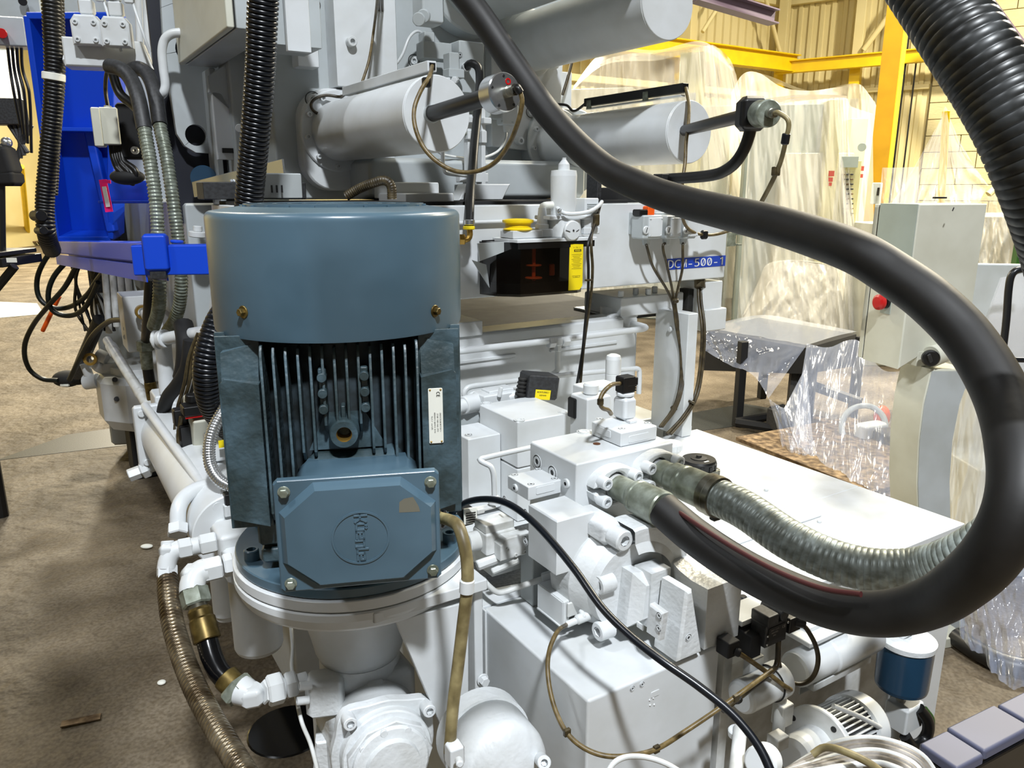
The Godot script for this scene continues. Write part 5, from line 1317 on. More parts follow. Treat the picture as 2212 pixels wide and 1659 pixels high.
		put("gland", sh().cyl(sp - UP * 0.036, sp - UP * 0.058, 0.014, 0.011, 8), M.grey, s)
		put("bracket", sh().box(sp - C * 0.04 + UP * 0.01, Vector3(w * 0.8, 0.07, 0.025), MB, 0.002), M.grey, s)
		if k == 0:
			put("amber_cap", sh().box(sp + UP * 0.05 + A * 0.005, Vector3(0.03, 0.03, 0.03), MB, 0.004), M.orange, s, "orange indicator cap")
			put("rocker", sh().box(sp + UP * 0.045 - A * 0.03, Vector3(0.035, 0.02, 0.04), MB, 0.004), M.black, s)
		var cb := thing("switch_cable", ["brown cable from the leftmost limit switch down to the tie beside the clamp block", "brown cable from the middle limit switch down to the tie beside the clamp block", "brown cable from the limit switch nearest the right end down to the tie"][k], "cable", sp - UP * 0.06)
		var a := [[1397, 532, 1410, 575, 1440, 625], [1432, 532, 1440, 570, 1452, 625], [1475, 530, 1474, 580, 1464, 625]]
		var b: Array = a[k]
		var o := (k - 1) * 3.0
		put("sheath", sh().tube([sp - UP * 0.05] + [PC(b[0], b[1], -0.99), PC(b[2], b[3], -1.0), PC(b[4], b[5], -1.02), PC(1456 + o, 655, -1.03), PC(1463 + o, 700, -1.02), PC(1473 + o, 765, -1.0), PC(1472 + o, 830, -0.98), PC(1458 + o, 880, -0.95), PC(1428 + o, 922, -0.92)], 0.0045, 8), M.cable_dirty, cb)
		if k == 1:
			for q in [[1458, 650], [1474, 776], [1455, 882]]:
				put("cable_tie", sh().cyl(PC(q[0], q[1] - 4, -1.012), PC(q[0] + 1, q[1] + 4, -1.012), 0.012, -1, 10), M.cable_dirty, cb)
	for k in 2:
		var cb := thing("post_cable", ["brown cable hanging before the white press post, left one of the pair", "brown cable hanging before the white press post, right one of the pair"][k], "cable", PC(1510, 620, -1.1))
		var o := k * 6.0
		put("sheath", sh().tube([PC(1508 + o, 612, -1.08), PC(1509 + o, 650, -1.06), PC(1516 + o, 710, -1.02), PC(1512 + o, 790, -1.0), PC(1500 + o, 855, -0.98), PC(1475 + o, 900, -0.95), PC(1440 + o * 1.5, 938, -0.92)], 0.0052, 8), M.cable_dirty, cb)
		if k == 0:
			put("gland", sh().cyl(PC(1512, 603, -1.08), PC(1512, 622, -1.07), 0.02, -1, 8), M.cable_dirty, cb)
			put("cable_tie", sh().cyl(PC(1494, 866, -0.97), PC(1492, 871, -0.97), 0.014, -1, 10), M.cable_dirty, cb)

func cylinders() -> void:
	# head casting that carries the cylinders
	var hd := thing("cylinder_carrier", "grey white press head casting carrying the four cylinders", "casting", W(0.6, 1.57, -2.0))
	put("wall", mbox(sh(), 0.02, 1.17, 1.566, 2.9, -2.2, -1.745, 0.01), M.grey, hd)
	put("lower_body", mbox(sh(), 0.25, 1.12, 1.567, 1.70, -1.745, -1.5, 0.02), M.grey, hd)
	put("left_wing", mbox(sh(), -0.06, 0.3, 1.567, 2.9, -2.1, -1.95, 0.01), M.grey, hd)
	put("upright_panel", mbox(sh(), 0.215, 0.43, 1.925, 2.9, -1.745, -1.66, 0.003), M.white, hd)
	put("panel_screw", sh().socket(PC(755, 92, -1.665), PC(755, 92, -1.665) + C * 0.03, 0.016, 0.5), M.white, hd)
	put("upright_panel", mbox(sh(), 0.095, 0.165, 1.98, 2.9, -1.745, -1.68, 0.003), M.white, hd)
	sock(hd, PC(676, 10, -1.68), C, 0.016, M.white)
	sock(hd, PC(678, 46, -1.68), C, 0.011, M.white)
	put("foot_bracket", sh().box(PC(878, 412, -1.38), Vector3(0.16, 0.05, 0.14), MB, 0.004).box(PC(898, 428, -1.3), Vector3(0.16, 0.03, 0.2), MB, 0.004), M.white, hd)
	put("foot_bracket", sh().prism([Vector2(-0.06, 0), Vector2(0.1, 0), Vector2(0.13, 0.05), Vector2(-0.03, 0.05)], fr(PC(1008, 432, -1.35), A, UP), 0.06, 0.003), M.white, hd)
	var pl := [PC(1062, 316, -1.70), PC(1142, 326, -1.70), PC(1152, 300, -1.70), PC(1190, 262, -1.70), PC(1212, 240, -1.70), PC(1218, 96, -1.70), PC(1062, 96, -1.70)]
	var px_ := fr(W(0, 0, -1.745), A, UP)
	put("cut_plate", sh().prism(pl.map(func(p): var q: Vector3 = px_.affine_inverse() * p; return Vector2(q.x, q.y)), px_, 0.045, 0.003), M.white, hd)
	for q in [[1118, 305], [1193, 142]]:
		put("plate_screw", sh().socket(PC(q[0], q[1], -1.70), PC(q[0], q[1], -1.70) + C * 0.028, 0.014, 0.5), M.white, hd)
	for q in [[1147, 242], [894, 131], [991, 202]]:
		sock(hd, PC(q[0], q[1], -1.699 if q[0] > 1000 else -1.744), C, 0.014, M.white)
	put("side_panel", mbox(sh(), 1.17, 1.26, 1.70, 2.06, -2.0, -1.80, 0.003), M.white, hd)
	put("bracket_low", sh().box(PC(1330, 425, -1.2), Vector3(0.18, 0.06, 0.06), MB, 0.004), M.black_matt, hd)
	put("bracket_tab", sh().box(PC(1283, 412, -1.2), Vector3(0.02, 0.12, 0.06), MB, 0.003), M.charcoal, hd)
	# cylinder 1 and 3 with their flange blocks, 2 and 4 above
	var ax := [[0.217, 1.786, -0.95, 0.0945], [1.097, 1.774, -0.95, 0.0955], [0.955, 2.122, -0.92, 0.1], [0.74, 2.33, -0.9, 0.165]]
	var lab := ["white press cylinder at the left with a beige cable loop before its end disc", "white press cylinder at the right with a black channel rail on top", "white press cylinder rising to the top edge right of the thick hose", "largest white press cylinder at the top edge, behind the thick hose"]
	for k in 4:
		var a: Array = ax[k]
		var e := W(a[0], a[1], a[2])
		var s := W(a[0], a[1], -1.74)
		var r: float = a[3]
		var t := thing("press_cylinder", lab[k], "cylinder", s, "press cylinders")
		put("barrel", sh().cyl(s, e - C * 0.004, r, -1, 56, 0.002), M.white if k < 3 else M.grey, t)
		put("end_disc", sh().cyl(e - C * 0.006, e, r * 0.985, -1, 56, 0.0015), M.white, t)
		var fl := W(a[0], a[1], -1.68)
		if k < 2:
			var w := 0.325
			put("flange_block", sh().prism(rrect(w, w, 0.10, 9), fr(W(a[0] + (0.04 if k == 0 else 0.045), a[1] - 0.028, -2.0), A, UP), 0.32, 0.006), M.grey if k else M.white, t)
			put("flange_ring", sh().lathe(fl - C * 0.002, C, [[r * 1.38, 0.0], [r * 1.38, 0.008], [r * 1.34, 0.012], [r, 0.012]], 56), M.white, t)
			for j in 10:
				var an := TAU * (j + 0.3) / 10
				var p := fl + A * cos(an) * r * 1.19 + UP * sin(an) * r * 1.19 + C * 0.01
				put("ring_screw", sh().socket(p, p + C * 0.016, 0.0085, 0.5, 14), M.white, t)
			for q in ([[676, 215], [830, 378]] if k == 0 else [[1185, 385]]):
				sock(t, PC(q[0], q[1], -1.68), C, 0.0165, M.white)
			if k == 0:
				put("side_screw", sh().socket(PC(655, 300, -1.75), PC(648, 296, -1.74), 0.012, 0.5), M.white, t)
		else:
			put("flange_ring", sh().lathe(W(a[0], a[1], -1.66), C, [[r * 1.06, -0.08], [r * 1.22, -0.08], [r * 1.22, 0.0], [r * 1.18, 0.006], [r, 0.02]], 56), M.grey, t)
	put("gap_strip", sh().box(W(0.845, 2.205, -1.25), Vector3(0.02, 0.02, 0.7), MB, 0.002), M.white, hd)
	put("upper_clamp", sh().box(PC(925, 22, -1.5), Vector3(0.08, 0.09, 0.08), MB, 0.01).cyl(PC(908, 40, -1.48), PC(904, 42, -1.45), 0.02, -1, 16).cyl(PC(918, 33, -1.48), PC(914, 35, -1.45), 0.02, -1, 16), M.grey, hd)
	# guide rail on cylinder 1, channel on cylinder 3
	var r1 := thing("cable_rail", "white angle rail lying on top of the left press cylinder", "rail", PC(850, 190, -1.2))
	var ra := W(0.205, 1.898, -1.56)
	var rb := W(0.205, 1.898, -0.95)
	put("rail", sh().box((ra + rb) / 2, Vector3(0.026, 0.026, ra.distance_to(rb)), MB, 0.002), M.white, r1)
	put("rail_mouth", sh().box(rb + C * 0.001, Vector3(0.016, 0.016, 0.003), MB, 0.0), M.black, r1)
	put("screw", sh().cyl(ra + C * 0.06 + A * 0.013, ra + C * 0.06 + A * 0.017, 0.005, -1, 10), M.white, r1)
	var r2 := thing("cable_channel", "black cable channel clipped on top of the right press cylinder", "rail", PC(1370, 230, -1.2))
	var ca := W(1.085, 1.905, -1.47)
	var cb := W(1.085, 1.905, -0.965)
	put("channel", sh().box((ca + cb) / 2, Vector3(0.026, 0.028, ca.distance_to(cb)), MB, 0.002), M.black, r2)
	put("lower_strip", sh().box((ca + cb) / 2 - UP * 0.022, Vector3(0.02, 0.006, ca.distance_to(cb) * 0.96), MB, 0.001), M.white, r2)
	for q in [0.06, 0.66]:
		put("clip", sh().box(ca.lerp(cb, q) - UP * 0.01 - A * 0.012, Vector3(0.006, 0.03, 0.026), MB, 0.002), M.galv, r2)
	# position sensor 1: black pipe, disc head, beige cable
	var s1 := thing("position_sensor", "silver disc sensor on a black pipe standing out of the left press cylinder", "sensor", W(0.217, 1.786, -0.95))
	var b0 := PC(932, 246, -0.95)
	var b1 := b0 + C * run(b0, C, 1063)
	b1 = P(1066, 206, b0.z * -1.0 - 0.25)
	var dr := (b1 - b0).normalized()
	put("pipe", sh().cyl(b0, b1 + dr * 0.01, 0.0195, -1, 24), M.black, s1)
	put("pipe_collar", sh().cyl(b0, b0 + dr * 0.008, 0.023, -1, 24), M.grey, s1)
	var hb := put("head", sh().lathe(b1, dr, [[0.0, 0.0], [0.038, 0.0], [0.041, 0.003], [0.041, 0.045], [0.039, 0.048], [0.0, 0.048]], 44), M.steel_clean, s1)
	for j in 5:
		var fb := Sh.frame(dr)
		var p := b1 + dr * 0.048 + (fb.x * cos(TAU * j / 5 + 0.4) + fb.y * sin(TAU * j / 5 + 0.4)) * 0.033
		put("head_screw", sh().cyl(p, p + dr * 0.0012, 0.003, -1, 12, 0.0003), M.ink, hb)
	var fb := Sh.frame(dr)
	var mk := fr(b1 + dr * 0.0485 + fb.y * 0.022 - fb.x * -0.008, Vector3(0.9, 0.0, -0.43), fb.y)
	put("red_mark", sh().lathe(mk.origin, dr, [[0.004, 0.0], [0.004, 0.0006], [0.007, 0.0006], [0.007, 0.0]], 18), M.red, hb)
	var cp := b1 + dr * 0.048 + fb.x * 0.004
	put("connector", sh().lathe(cp, dr, [[0.0, 0.0], [0.012, 0.0], [0.012, 0.012], [0.0105, 0.013], [0.0105, 0.022], [0.012, 0.023], [0.012, 0.034], [0.0, 0.034]], 24), M.steel, s1)
	put("plug", sh().tube([cp + dr * 0.03, cp + dr * 0.042, P(1118, 190, 1.70), P(1124, 200, 1.70)], 0.008, 12), M.black, s1)
	var c1 := thing("sensor_cable", "yellowish beige cable hanging in a wide loop before the left cylinder's end disc", "cable", PC(1000, 370, -0.9))
	put("sheath", sh().tube([rb, P(926, 168, 1.92), P(908, 198, 1.89), P(895, 235, 1.87), P(897, 275, 1.85), P(915, 318, 1.84), P(945, 350, 1.83), P(985, 370, 1.82), P(1030, 370, 1.8), P(1070, 350, 1.77), P(1100, 310, 1.74), P(1120, 260, 1.71), P(1128, 220, 1.70), P(1124, 199, 1.70)], 0.0052, 10), M.cable, c1)
	put("clip", sh().box(P(921, 178, 1.915), Vector3(0.02, 0.022, 0.014), MB, 0.003), M.black, c1)
	var c2 := thing("sensor_cable", "brown cable looped round the corner screw of the left cylinder's flange", "cable", PC(700, 230, -1.6))
	put("sheath", sh().tube([ra + C * 0.0, PC(735, 209, -1.63), PC(705, 206, -1.65), PC(680, 214, -1.66), PC(672, 228, -1.66), PC(682, 243, -1.65), PC(705, 248, -1.64), PC(735, 241, -1.62), PC(758, 228, -1.58)], 0.005, 10), M.cable_dirty, c2)
	var c3 := thing("sensor_cable", "yellowish beige cable hanging from the top edge to the left cylinder's rail", "cable", PC(800, 100, -1.6))
	put("sheath", sh().tube([P(817, -20, 2.45), PC(808, 60, -1.62), PC(797, 130, -1.6), PC(780, 185, -1.58), PC(772, 212, -1.55)], 0.0045, 10), M.cable, c3)
	for k in 2:
		var o := k * 7.0
		solo("sensor_cable", sh().tube([P(818 + o, -20, 2.5), PC(820 + o, 40, -1.72), PC(824 + o, 95, -1.72), PC(834 + o, 140, -1.71), PC(842 + o, 182, -1.68)], 0.0048, 8), M.cable_dirty, ["dark brown cable beside the white upright panel, left one of two", "dark brown cable beside the white upright panel, right one of two"][k], "cable")
	solo("white_cable", sh().tube([PC(838, 140, -1.70), PC(850, 143, -1.68), PC(868, 120, -1.66), PC(885, 80, -1.66), PC(905, 68, -1.68), PC(922, 90, -1.70)], 0.0048, 10), M.white, "white cable curving from the brown cables to the valve under the largest cylinder", "cable")
	# valve under the largest cylinder and the black hose from it
	var v := thing("pilot_valve", "grey white valve block between the left cylinder and the thick hose", "valve", PC(990, 150, -1.6))
	put("body", sh().box(PC(1005, 150, -1.65), Vector3(0.10, 0.17, 0.10), MB, 0.005), M.grey, v)
	put("solenoid", sh().box(PC(938, 112, -1.65), Vector3(0.11, 0.055, 0.06), MB, 0.004).box(PC(922, 98, -1.66), Vector3(0.04, 0.08, 0.05), MB, 0.004), M.grey, v)
	put("pilot", sh().box(PC(975, 135, -1.58), Vector3(0.04, 0.06, 0.05), MB, 0.005).box(PC(980, 160, -1.57), Vector3(0.06, 0.03, 0.05), MB, 0.004), M.grey, v)
	put("knob", sh().cyl(PC(966, 168, -1.55), PC(966, 176, -1.55), 0.012, -1, 14).cyl(PC(985, 172, -1.55), PC(981, 173, -1.52), 0.012, -1, 6), M.white, v)
	for q in [[994, 118], [978, 138]]:
		bore(v, PC(q[0], q[1], -1.598), C, 0.007, M.grey)
	var hz := thing("drain_hose", "black hose hanging from the valve block past the left cylinder to a brass elbow", "hose", PC(1012, 480, -1.0))
	put("gland", sh().cyl(PC(1004, 145, -1.60), PC(1010, 145, -1.57), 0.015, -1, 16), M.white, hz)
	put("rubber_sleeve", sh().tube([PC(1007, 145, -1.58), PC(1018, 137, -1.55), PC(1032, 145, -1.53), PC(1036, 170, -1.5), PC(1034, 210, -1.45), PC(1030, 260, -1.38), PC(1025, 310, -1.3), PC(1021, 360, -1.22), PC(1016, 410, -1.1), PC(1013, 485, -0.99)], 0.0135, 16), M.black, hz)
	put("hose_clamp", sh().cyl(PC(1013, 474, -0.99), PC(1013, 486, -0.99), 0.0165, -1, 20), M.steel_clean, hz)
	put("yellow_ring", sh().cyl(PC(1013, 488, -0.99), PC(1013, 496, -0.99), 0.0165, -1, 20), M.yellow_label, hz)
	put("tie", sh().cyl(PC(1015, 421, -1.1), PC(1014, 432, -1.09), 0.0175, -1, 10), M.plate_dark, hz)
	put("brass_elbow", sh().tube([PC(1014, 494, -0.99), PC(1015, 508, -0.99), PC(1010, 517, -0.99), PC(999, 518, -0.995)], 0.0085, 14), M.brass, hz)
	put("brass_nut", hexnut(sh(), PC(1004, 517, -0.995), PC(991, 517, -1.0), 0.0155), M.brass, hz)
	# vertical slide with a limit switch between the cylinders
	var ms := thing("slide_gauge", "white upright slide gauge behind the black hose between the press cylinders", "gauge", PC(1025, 380, -1.4))
	put("rail", sh().box(PC(1012, 330, -1.45), Vector3(0.02, 0.24, 0.03), MB, 0.002).box(PC(1040, 310, -1.45), Vector3(0.016, 0.30, 0.03), MB, 0.002), M.white, ms)
	put("rail_foot", sh().box(PC(1020, 384, -1.45), Vector3(0.11, 0.03, 0.03), MB, 0.002), M.white, ms)
	put("clamp", sh().box(PC(1018, 260, -1.44), Vector3(0.05, 0.02, 0.05), MB, 0.003).box(PC(1046, 262, -1.44), Vector3(0.03, 0.02, 0.05), MB, 0.003).box(PC(1018, 292, -1.44), Vector3(0.04, 0.03, 0.03), MB, 0.003).box(PC(1042, 296, -1.44), Vector3(0.02, 0.04, 0.03), MB, 0.003), M.white, ms)
	put("rod", sh().cyl(PC(992, 288, -1.44), PC(1035, 289, -1.44), 0.006, -1, 10), M.galv, ms)
	put("bent_pipe", sh().tube([PC(956, 318, -1.4), PC(957, 355, -1.4), PC(962, 372, -1.4), PC(975, 376, -1.4), PC(1020, 380, -1.42)], 0.0065, 10, [], 0.006, -1, 0.35), M.white, ms)
	var lw := thing("limit_switch", "white limit switch box hanging behind the silver disc sensor", "switch", PC(1098, 262, -1.6))
	put("housing", sh().box(PC(1096, 248, -1.64), Vector3(0.07, 0.075, 0.05), MB, 0.006), M.white, lw)
	put("roller_arm", sh().box(PC(1068, 242, -1.64), Vector3(0.05, 0.05, 0.03), MB, 0.004).cyl(PC(1052, 248, -1.62), PC(1050, 248, -1.59), 0.014), M.grey, lw)
	put("gland", sh().cyl(PC(1094, 270, -1.64), PC(1094, 286, -1.64), 0.014, 0.01, 12), M.white, lw)
	put("cable", sh().tube([PC(1094, 284, -1.64), PC(1092, 300, -1.62), PC(1080, 322, -1.6), PC(1060, 335, -1.58), PC(1030, 342, -1.55), PC(960, 335, -1.5), PC(938, 322, -1.5)], 0.0045, 8), M.white, lw)
	for q in [[1084, 234], [1108, 236], [1084, 262], [1107, 264]]:
		put("screw", sh().cyl(PC(q[0], q[1], -1.615), PC(q[0], q[1], -1.612), 0.004, -1, 10), M.grey, lw)
	# position sensor on cylinder 3 with its black bent pipe
	var s3 := thing("position_sensor", "grey disc sensor on a black bent pipe frame before the right press cylinder", "sensor", W(1.097, 1.774, -0.95))
	var d0 := PC(1478, 282, -0.95)
	var d1 := P(1620, 247, 1.93)
	var d3 := (d1 - d0).normalized()
	put("pipe", sh().cyl(d0, d1, 0.0165, -1, 22), M.black, s3)
	put("block", sh().box(d1 + d3 * 0.01, Vector3(0.066, 0.078, 0.06), Sh.frame(d3), 0.014), M.black, s3)
	put("bent_pipe", sh().tube([d1 + d3 * 0.01, P(1620, 285, 1.93), P(1606, 325, 1.94), P(1585, 355, 1.96), P(1555, 374, 2.0), P(1510, 382, 2.08), P(1430, 387, 2.22)], 0.0145, 18, [], 0.008, -1, 0.45), M.black, s3)
	d1 = P(1640, 246, 1.88)
	d3 = (P(1700, 243, 1.74) - d1).normalized()
	put("pipe_foot", sh().box(P(1440, 388, 2.2), Vector3(0.07, 0.03, 0.04), MB, 0.003), M.black_matt, s3)
	put("head", sh().lathe(d1, d3, [[0.0, 0.0], [0.028, 0.0], [0.0305, 0.004], [0.0305, 0.05], [0.028, 0.053], [0.0, 0.053]], 40), M.galv, s3)
	put("connector", sh().lathe(d1 + d3 * 0.05, d3, [[0.0, 0.0], [0.011, 0.0], [0.011, 0.02], [0.0095, 0.021], [0.0095, 0.034], [0.0, 0.034]], 20), M.steel, s3)
	var ce := d1 + d3 * 0.082
	var c4 := thing("sensor_cable", "beige cable hanging from the grey disc sensor behind the thick hose", "cable", P(1670, 340, 1.8))
	put("sheath", sh().tube([ce, ce + d3 * 0.02, P(1703, 262, 1.76), P(1698, 300, 1.77), P(1686, 350, 1.8), P(1668, 392, 1.83), P(1640, 445, 1.88)], 0.0055, 10), M.cable_beige, c4)
	put("dark_sleeve", sh().cyl(P(1699, 288, 1.768), P(1695, 312, 1.773), 0.009), M.conduit, c4)
	put("tie", sh().box(P(1676, 370, 1.815), Vector3(0.02, 0.02, 0.012), MB, 0.002), M.cable_dirty, c4)
	var c5 := thing("sensor_cable", "brown cable hanging down in front of the right cylinder's end disc", "cable", W(1.1, 1.75, -0.92))
	put("sheath", sh().tube([cb, PC(1488, 225, -0.93), PC(1487, 265, -0.9), PC(1482, 310, -0.88), PC(1480, 350, -0.86), PC(1474, 395, -0.85), PC(1472, 450, -0.88), PC(1485, 492, -0.95), PC(1520, 507, -0.98), PC(1570, 500, -0.98), PC(1600, 480, -0.9)], 0.0055, 10), M.cable, c5)
	put("tie", sh().box(PC(1521, 507, -0.98), Vector3(0.028, 0.03, 0.02), MB, 0.006), M.black, c5)
	solo("sensor_cable", sh().tube([ca, PC(1240, 240, -1.55), PC(1225, 228, -1.6), PC(1205, 225, -1.66)], 0.005, 8), M.black, "black cable running from the black channel back to the press head", "cable")
	solo("sensor_cable", sh().tube([PC(1238, 118, -1.72), PC(1234, 140, -1.72), PC(1226, 170, -1.72), PC(1215, 205, -1.72)], 0.006, 8), M.cable_dirty, "brown cable hanging beside the press head at its right edge", "cable")
	solo("return_hose", sh().tube([PC(748, 424, -1.2), PC(775, 408, -1.18), PC(805, 396, -1.15), PC(830, 390, -1.13), PC(844, 400, -1.12), PC(847, 430, -1.12)], 0.0135, 14, [0.006, 0.001, "sine"]), M.cable_dirty, "dark braided hose arching just above the motor's fan cowl", "hose")

func lubricator() -> void:
	var t := thing("lubricator_tank", "smoked dark oil reservoir with a yellow label hanging on the white platen", "reservoir", W(0.52, 1.305, -0.97))
	var sm := StandardMaterial3D.new()
	sm.albedo_color = Color(0.035, 0.02, 0.012, 0.72)
	sm.transparency = BaseMaterial3D.TRANSPARENCY_ALPHA
	sm.roughness = 0.1
	var out := [Vector2(0.375, 1.02), Vector2(0.392, 0.955), Vector2(0.44, 0.905), Vector2(0.63, 0.895), Vector2(0.655, 0.91), Vector2(0.665, 1.02)]
	var px_ := fr(W(0, 1.308, 0), A, -C)
	put("vessel", sh().prism(out.map(func(p): return Vector2(p.x, p.y)), px_, 0.15, 0.0, 0.9), sm, t, "smoked translucent vessel")
	put("rear_wall", sh().box(W(0.52, 1.385, -1.022), Vector3(0.27, 0.15, 0.004), MB, 0.0), M.black, t)
	put("oil", sh().prism([Vector2(0.40, 1.01), Vector2(0.405, 0.965), Vector2(0.45, 0.925), Vector2(0.62, 0.915), Vector2(0.65, 1.01)], fr(W(0, 1.312, 0), A, -C), 0.03), M.black_gloss, t)
	var rod := PC(1153, 560, -0.94)
	put("float_rod", sh().cyl(Vector3(rod.x, 1.345, rod.z), Vector3(rod.x, 1.445, rod.z), 0.0055).cyl(Vector3(rod.x, 1.352, rod.z), Vector3(rod.x, 1.357, rod.z), 0.025).cyl(Vector3(rod.x, 1.388, rod.z), Vector3(rod.x, 1.393, rod.z), 0.023), M.orange, t)
	put("float_rod", sh().cyl(PC(1192, 595, -0.93), PC(1192, 570, -0.93), 0.008), M.orange, t)
	put("lid", sh().prism([Vector2(0.425, 1.03), Vector2(0.425, 0.898), Vector2(0.69, 0.885), Vector2(0.69, 1.03)].map(func(p): return Vector2(p.x, p.y)), fr(W(0, 1.458, 0), A, -C), 0.009, 0.002), M.white, t)
	put("rim", sh().prism([Vector2(0.43, 1.02), Vector2(0.435, 0.902), Vector2(0.685, 0.89), Vector2(0.685, 1.02)], fr(W(0, 1.44, 0), A, -C), 0.018), M.black, t)
	var lp := fr(W(0.6235, 1.383, -0.8935), Vector3(A.x, 0, A.z) + C * 0.06, UP)
	var ll := put("label", sh().prism([Vector2(-0.026, -0.066), Vector2(0.012, -0.066), Vector2(0.022, -0.055), Vector2(0.022, 0.064), Vector2(-0.024, 0.066)], lp, 0.0008), M.yellow_label, t, "yellow instruction label")
	put("mark", sh().box(lp * Vector3(0.003, 0.047, 0.001), Vector3(0.024, 0.0065, 0.0006), lp.basis, 0.0), M.ink, ll)
	put("mark_print", sh().add(text("VOGEL", 0.0045, 0.0002, "Droid Sans", true), lp * Transform3D(I3, Vector3(0.003, 0.047, 0.0014))), M.yellow_label, ll)
	var pr := sh()
	pr.add(text("x... Typ ...x", 0.0035, 0.0002), lp * Transform3D(I3, Vector3(0, 0.056, 0.001)))
	pr.add(text("x... max ...x", 0.0035, 0.0002), lp * Transform3D(I3, Vector3(0, -0.028, 0.001)))
	for k in 12:
		pr.box(lp * Vector3(0, 0.036 - k * 0.0045 - (0.016 if k > 9 else 0.0), 0.001), Vector3(0.034 - (k % 3) * 0.006, 0.0009, 0.0004), lp.basis, 0.0)
	put("print", pr, mat(Color(0.45, 0.4, 0.05), 0.7), ll)
	put("bracket", sh().prism([Vector2(0.325, 1.458), Vector2(0.435, 1.46), Vector2(0.435, 1.44), Vector2(0.33, 1.41)], fr(W(0, 0, -0.945), A, UP), 0.006).prism([Vector2(0.33, 1.41), Vector2(0.375, 1.395), Vector2(0.385, 1.33)], fr(W(0, 0, -0.985), A, UP), 0.004), M.grey, t)
	# on the lid: filler with a yellow knob, level switch, pump with cartridge and motor
	var base := W(0.475, 1.467, -0.955)
	put("filler_pad", sh().box(base + UP * 0.011, Vector3(0.10, 0.022, 0.07), MB, 0.003), M.white, t)
	put("yellow_cap", sh().lathe(base + UP * 0.022 - A * 0.012, UP, [[0.0, 0.0], [0.040, 0.0], [0.042, 0.003], [0.036, 0.008], [0.036, 0.017], [0.044, 0.022], [0.044, 0.028], [0.03, 0.031], [0.0, 0.031]], 36), M.yellow, t, "amber yellow filler cap")
	var lv := W(0.545, 1.467, -0.955)
	put("level_switch", sh().box(lv + UP * 0.012, Vector3(0.055, 0.024, 0.05), MB, 0.003).lathe(lv + UP * 0.022, UP, [[0.0, 0], [0.02, 0.0], [0.02, 0.014], [0.016, 0.016], [0.013, 0.04], [0.011, 0.06], [0.0, 0.062]], 24), M.white, t)
	put("level_plug", sh().tube([lv + UP * 0.07, lv + UP * 0.085, lv + UP * 0.09 + A * 0.03, lv + UP * 0.088 + A * 0.05], 0.010, 12), M.paper, t)
	var pc := W(0.615, 1.467, -0.95)
	put("pump_body", sh().cyl(pc, pc + UP * 0.05, 0.055, 0.05, 28).box(pc + UP * 0.055, Vector3(0.15, 0.012, 0.08), MB, 0.003), M.white, t)
	put("dial", sh().lathe(PC(1234, 498, -0.89), C, [[0.0, 0.0], [0.028, 0.0], [0.028, 0.006], [0.025, 0.009], [0.0, 0.009]], 32), M.white, t)
	put("dial_mark", sh().cyl(PC(1239, 498, -0.881), PC(1239, 498, -0.8795), 0.003, -1, 10, 0.0).box(PC(1227, 499, -0.8795), Vector3(0.016, 0.0018, 0.0008), MB * Basis(Vector3(0, 0, 1), -0.3), 0.0).box(PC(1248, 498, -0.8795), Vector3(0.011, 0.0016, 0.0008), MB * Basis(Vector3(0, 0, 1), 0.5), 0.0), M.ink, t)
	put("cartridge", sh().lathe(pc + UP * 0.06, UP, [[0.0, 0.0], [0.036, 0.0], [0.038, 0.11], [0.036, 0.125], [0.017, 0.127], [0.016, 0.142], [0.006, 0.155], [0.006, 0.16], [0.0, 0.16]], 32), M.white, t)
	var mt := PC(1267, 460, -0.94)
	put("motor", sh().box(mt, Vector3(0.052, 0.085, 0.05), MB, 0.003).box(mt - UP * 0.05, Vector3(0.06, 0.02, 0.06), MB, 0.003), M.white, t)
	for k in 7:
		put("motor_rib", sh().box(mt + C * 0.026 + UP * (0.026 - 0.006 * k), Vector3(0.036, 0.0022, 0.003), MB, 0.0), M.grey, t)
	var wc := thing("white_cable", "white cable arching from the level switch to the right over the reservoir", "cable", lv + UP * 0.08)
	put("sheath", sh().tube([lv + UP * 0.088 + A * 0.045, PC(1218, 460, -0.90), PC(1245, 462, -0.89), PC(1275, 456, -0.89), PC(1294, 444, -0.90), PC(1300, 436, -0.92)], 0.0058, 10), M.white, wc)
	put("frayed_tie", sh().cyl(PC(1206, 455, -0.90), PC(1210, 457, -0.90), 0.008, -1, 8), M.steel_clean, wc)
	for k in 2:
		var o := k * 9.0
		var bc := thing("pump_cable", ["dark cable hanging from the reservoir's right edge to the distributor block, left one of two", "dark cable hanging from the reservoir's right edge to the distributor block, right one of two"][k], "cable", PC(1275, 560, -0.86))
		put("sheath", sh().tube([PC(1296, 446, -0.93), PC(1288, 475, -0.9), PC(1279 , 502, -0.88), PC(1270 + o * 0.8, 530, -0.86), PC(1271 + o, 580, -0.86), PC(1270 + o * 0.7, 640, -0.86), PC(1264 + o * 0.4, 700, -0.87), PC(1258 + o * 0.2, 760, -0.88), PC(1243 + o, 850, -0.86)], 0.0042, 8), M.cable_dirty if k else M.black, bc)
		if k == 0:
			put("tie", sh().box(PC(1272, 605, -0.855), Vector3(0.022, 0.005, 0.012), MB, 0.001).box(PC(1288, 475, -0.895), Vector3(0.02, 0.035, 0.015), MB, 0.005), M.cable_dirty, bc)

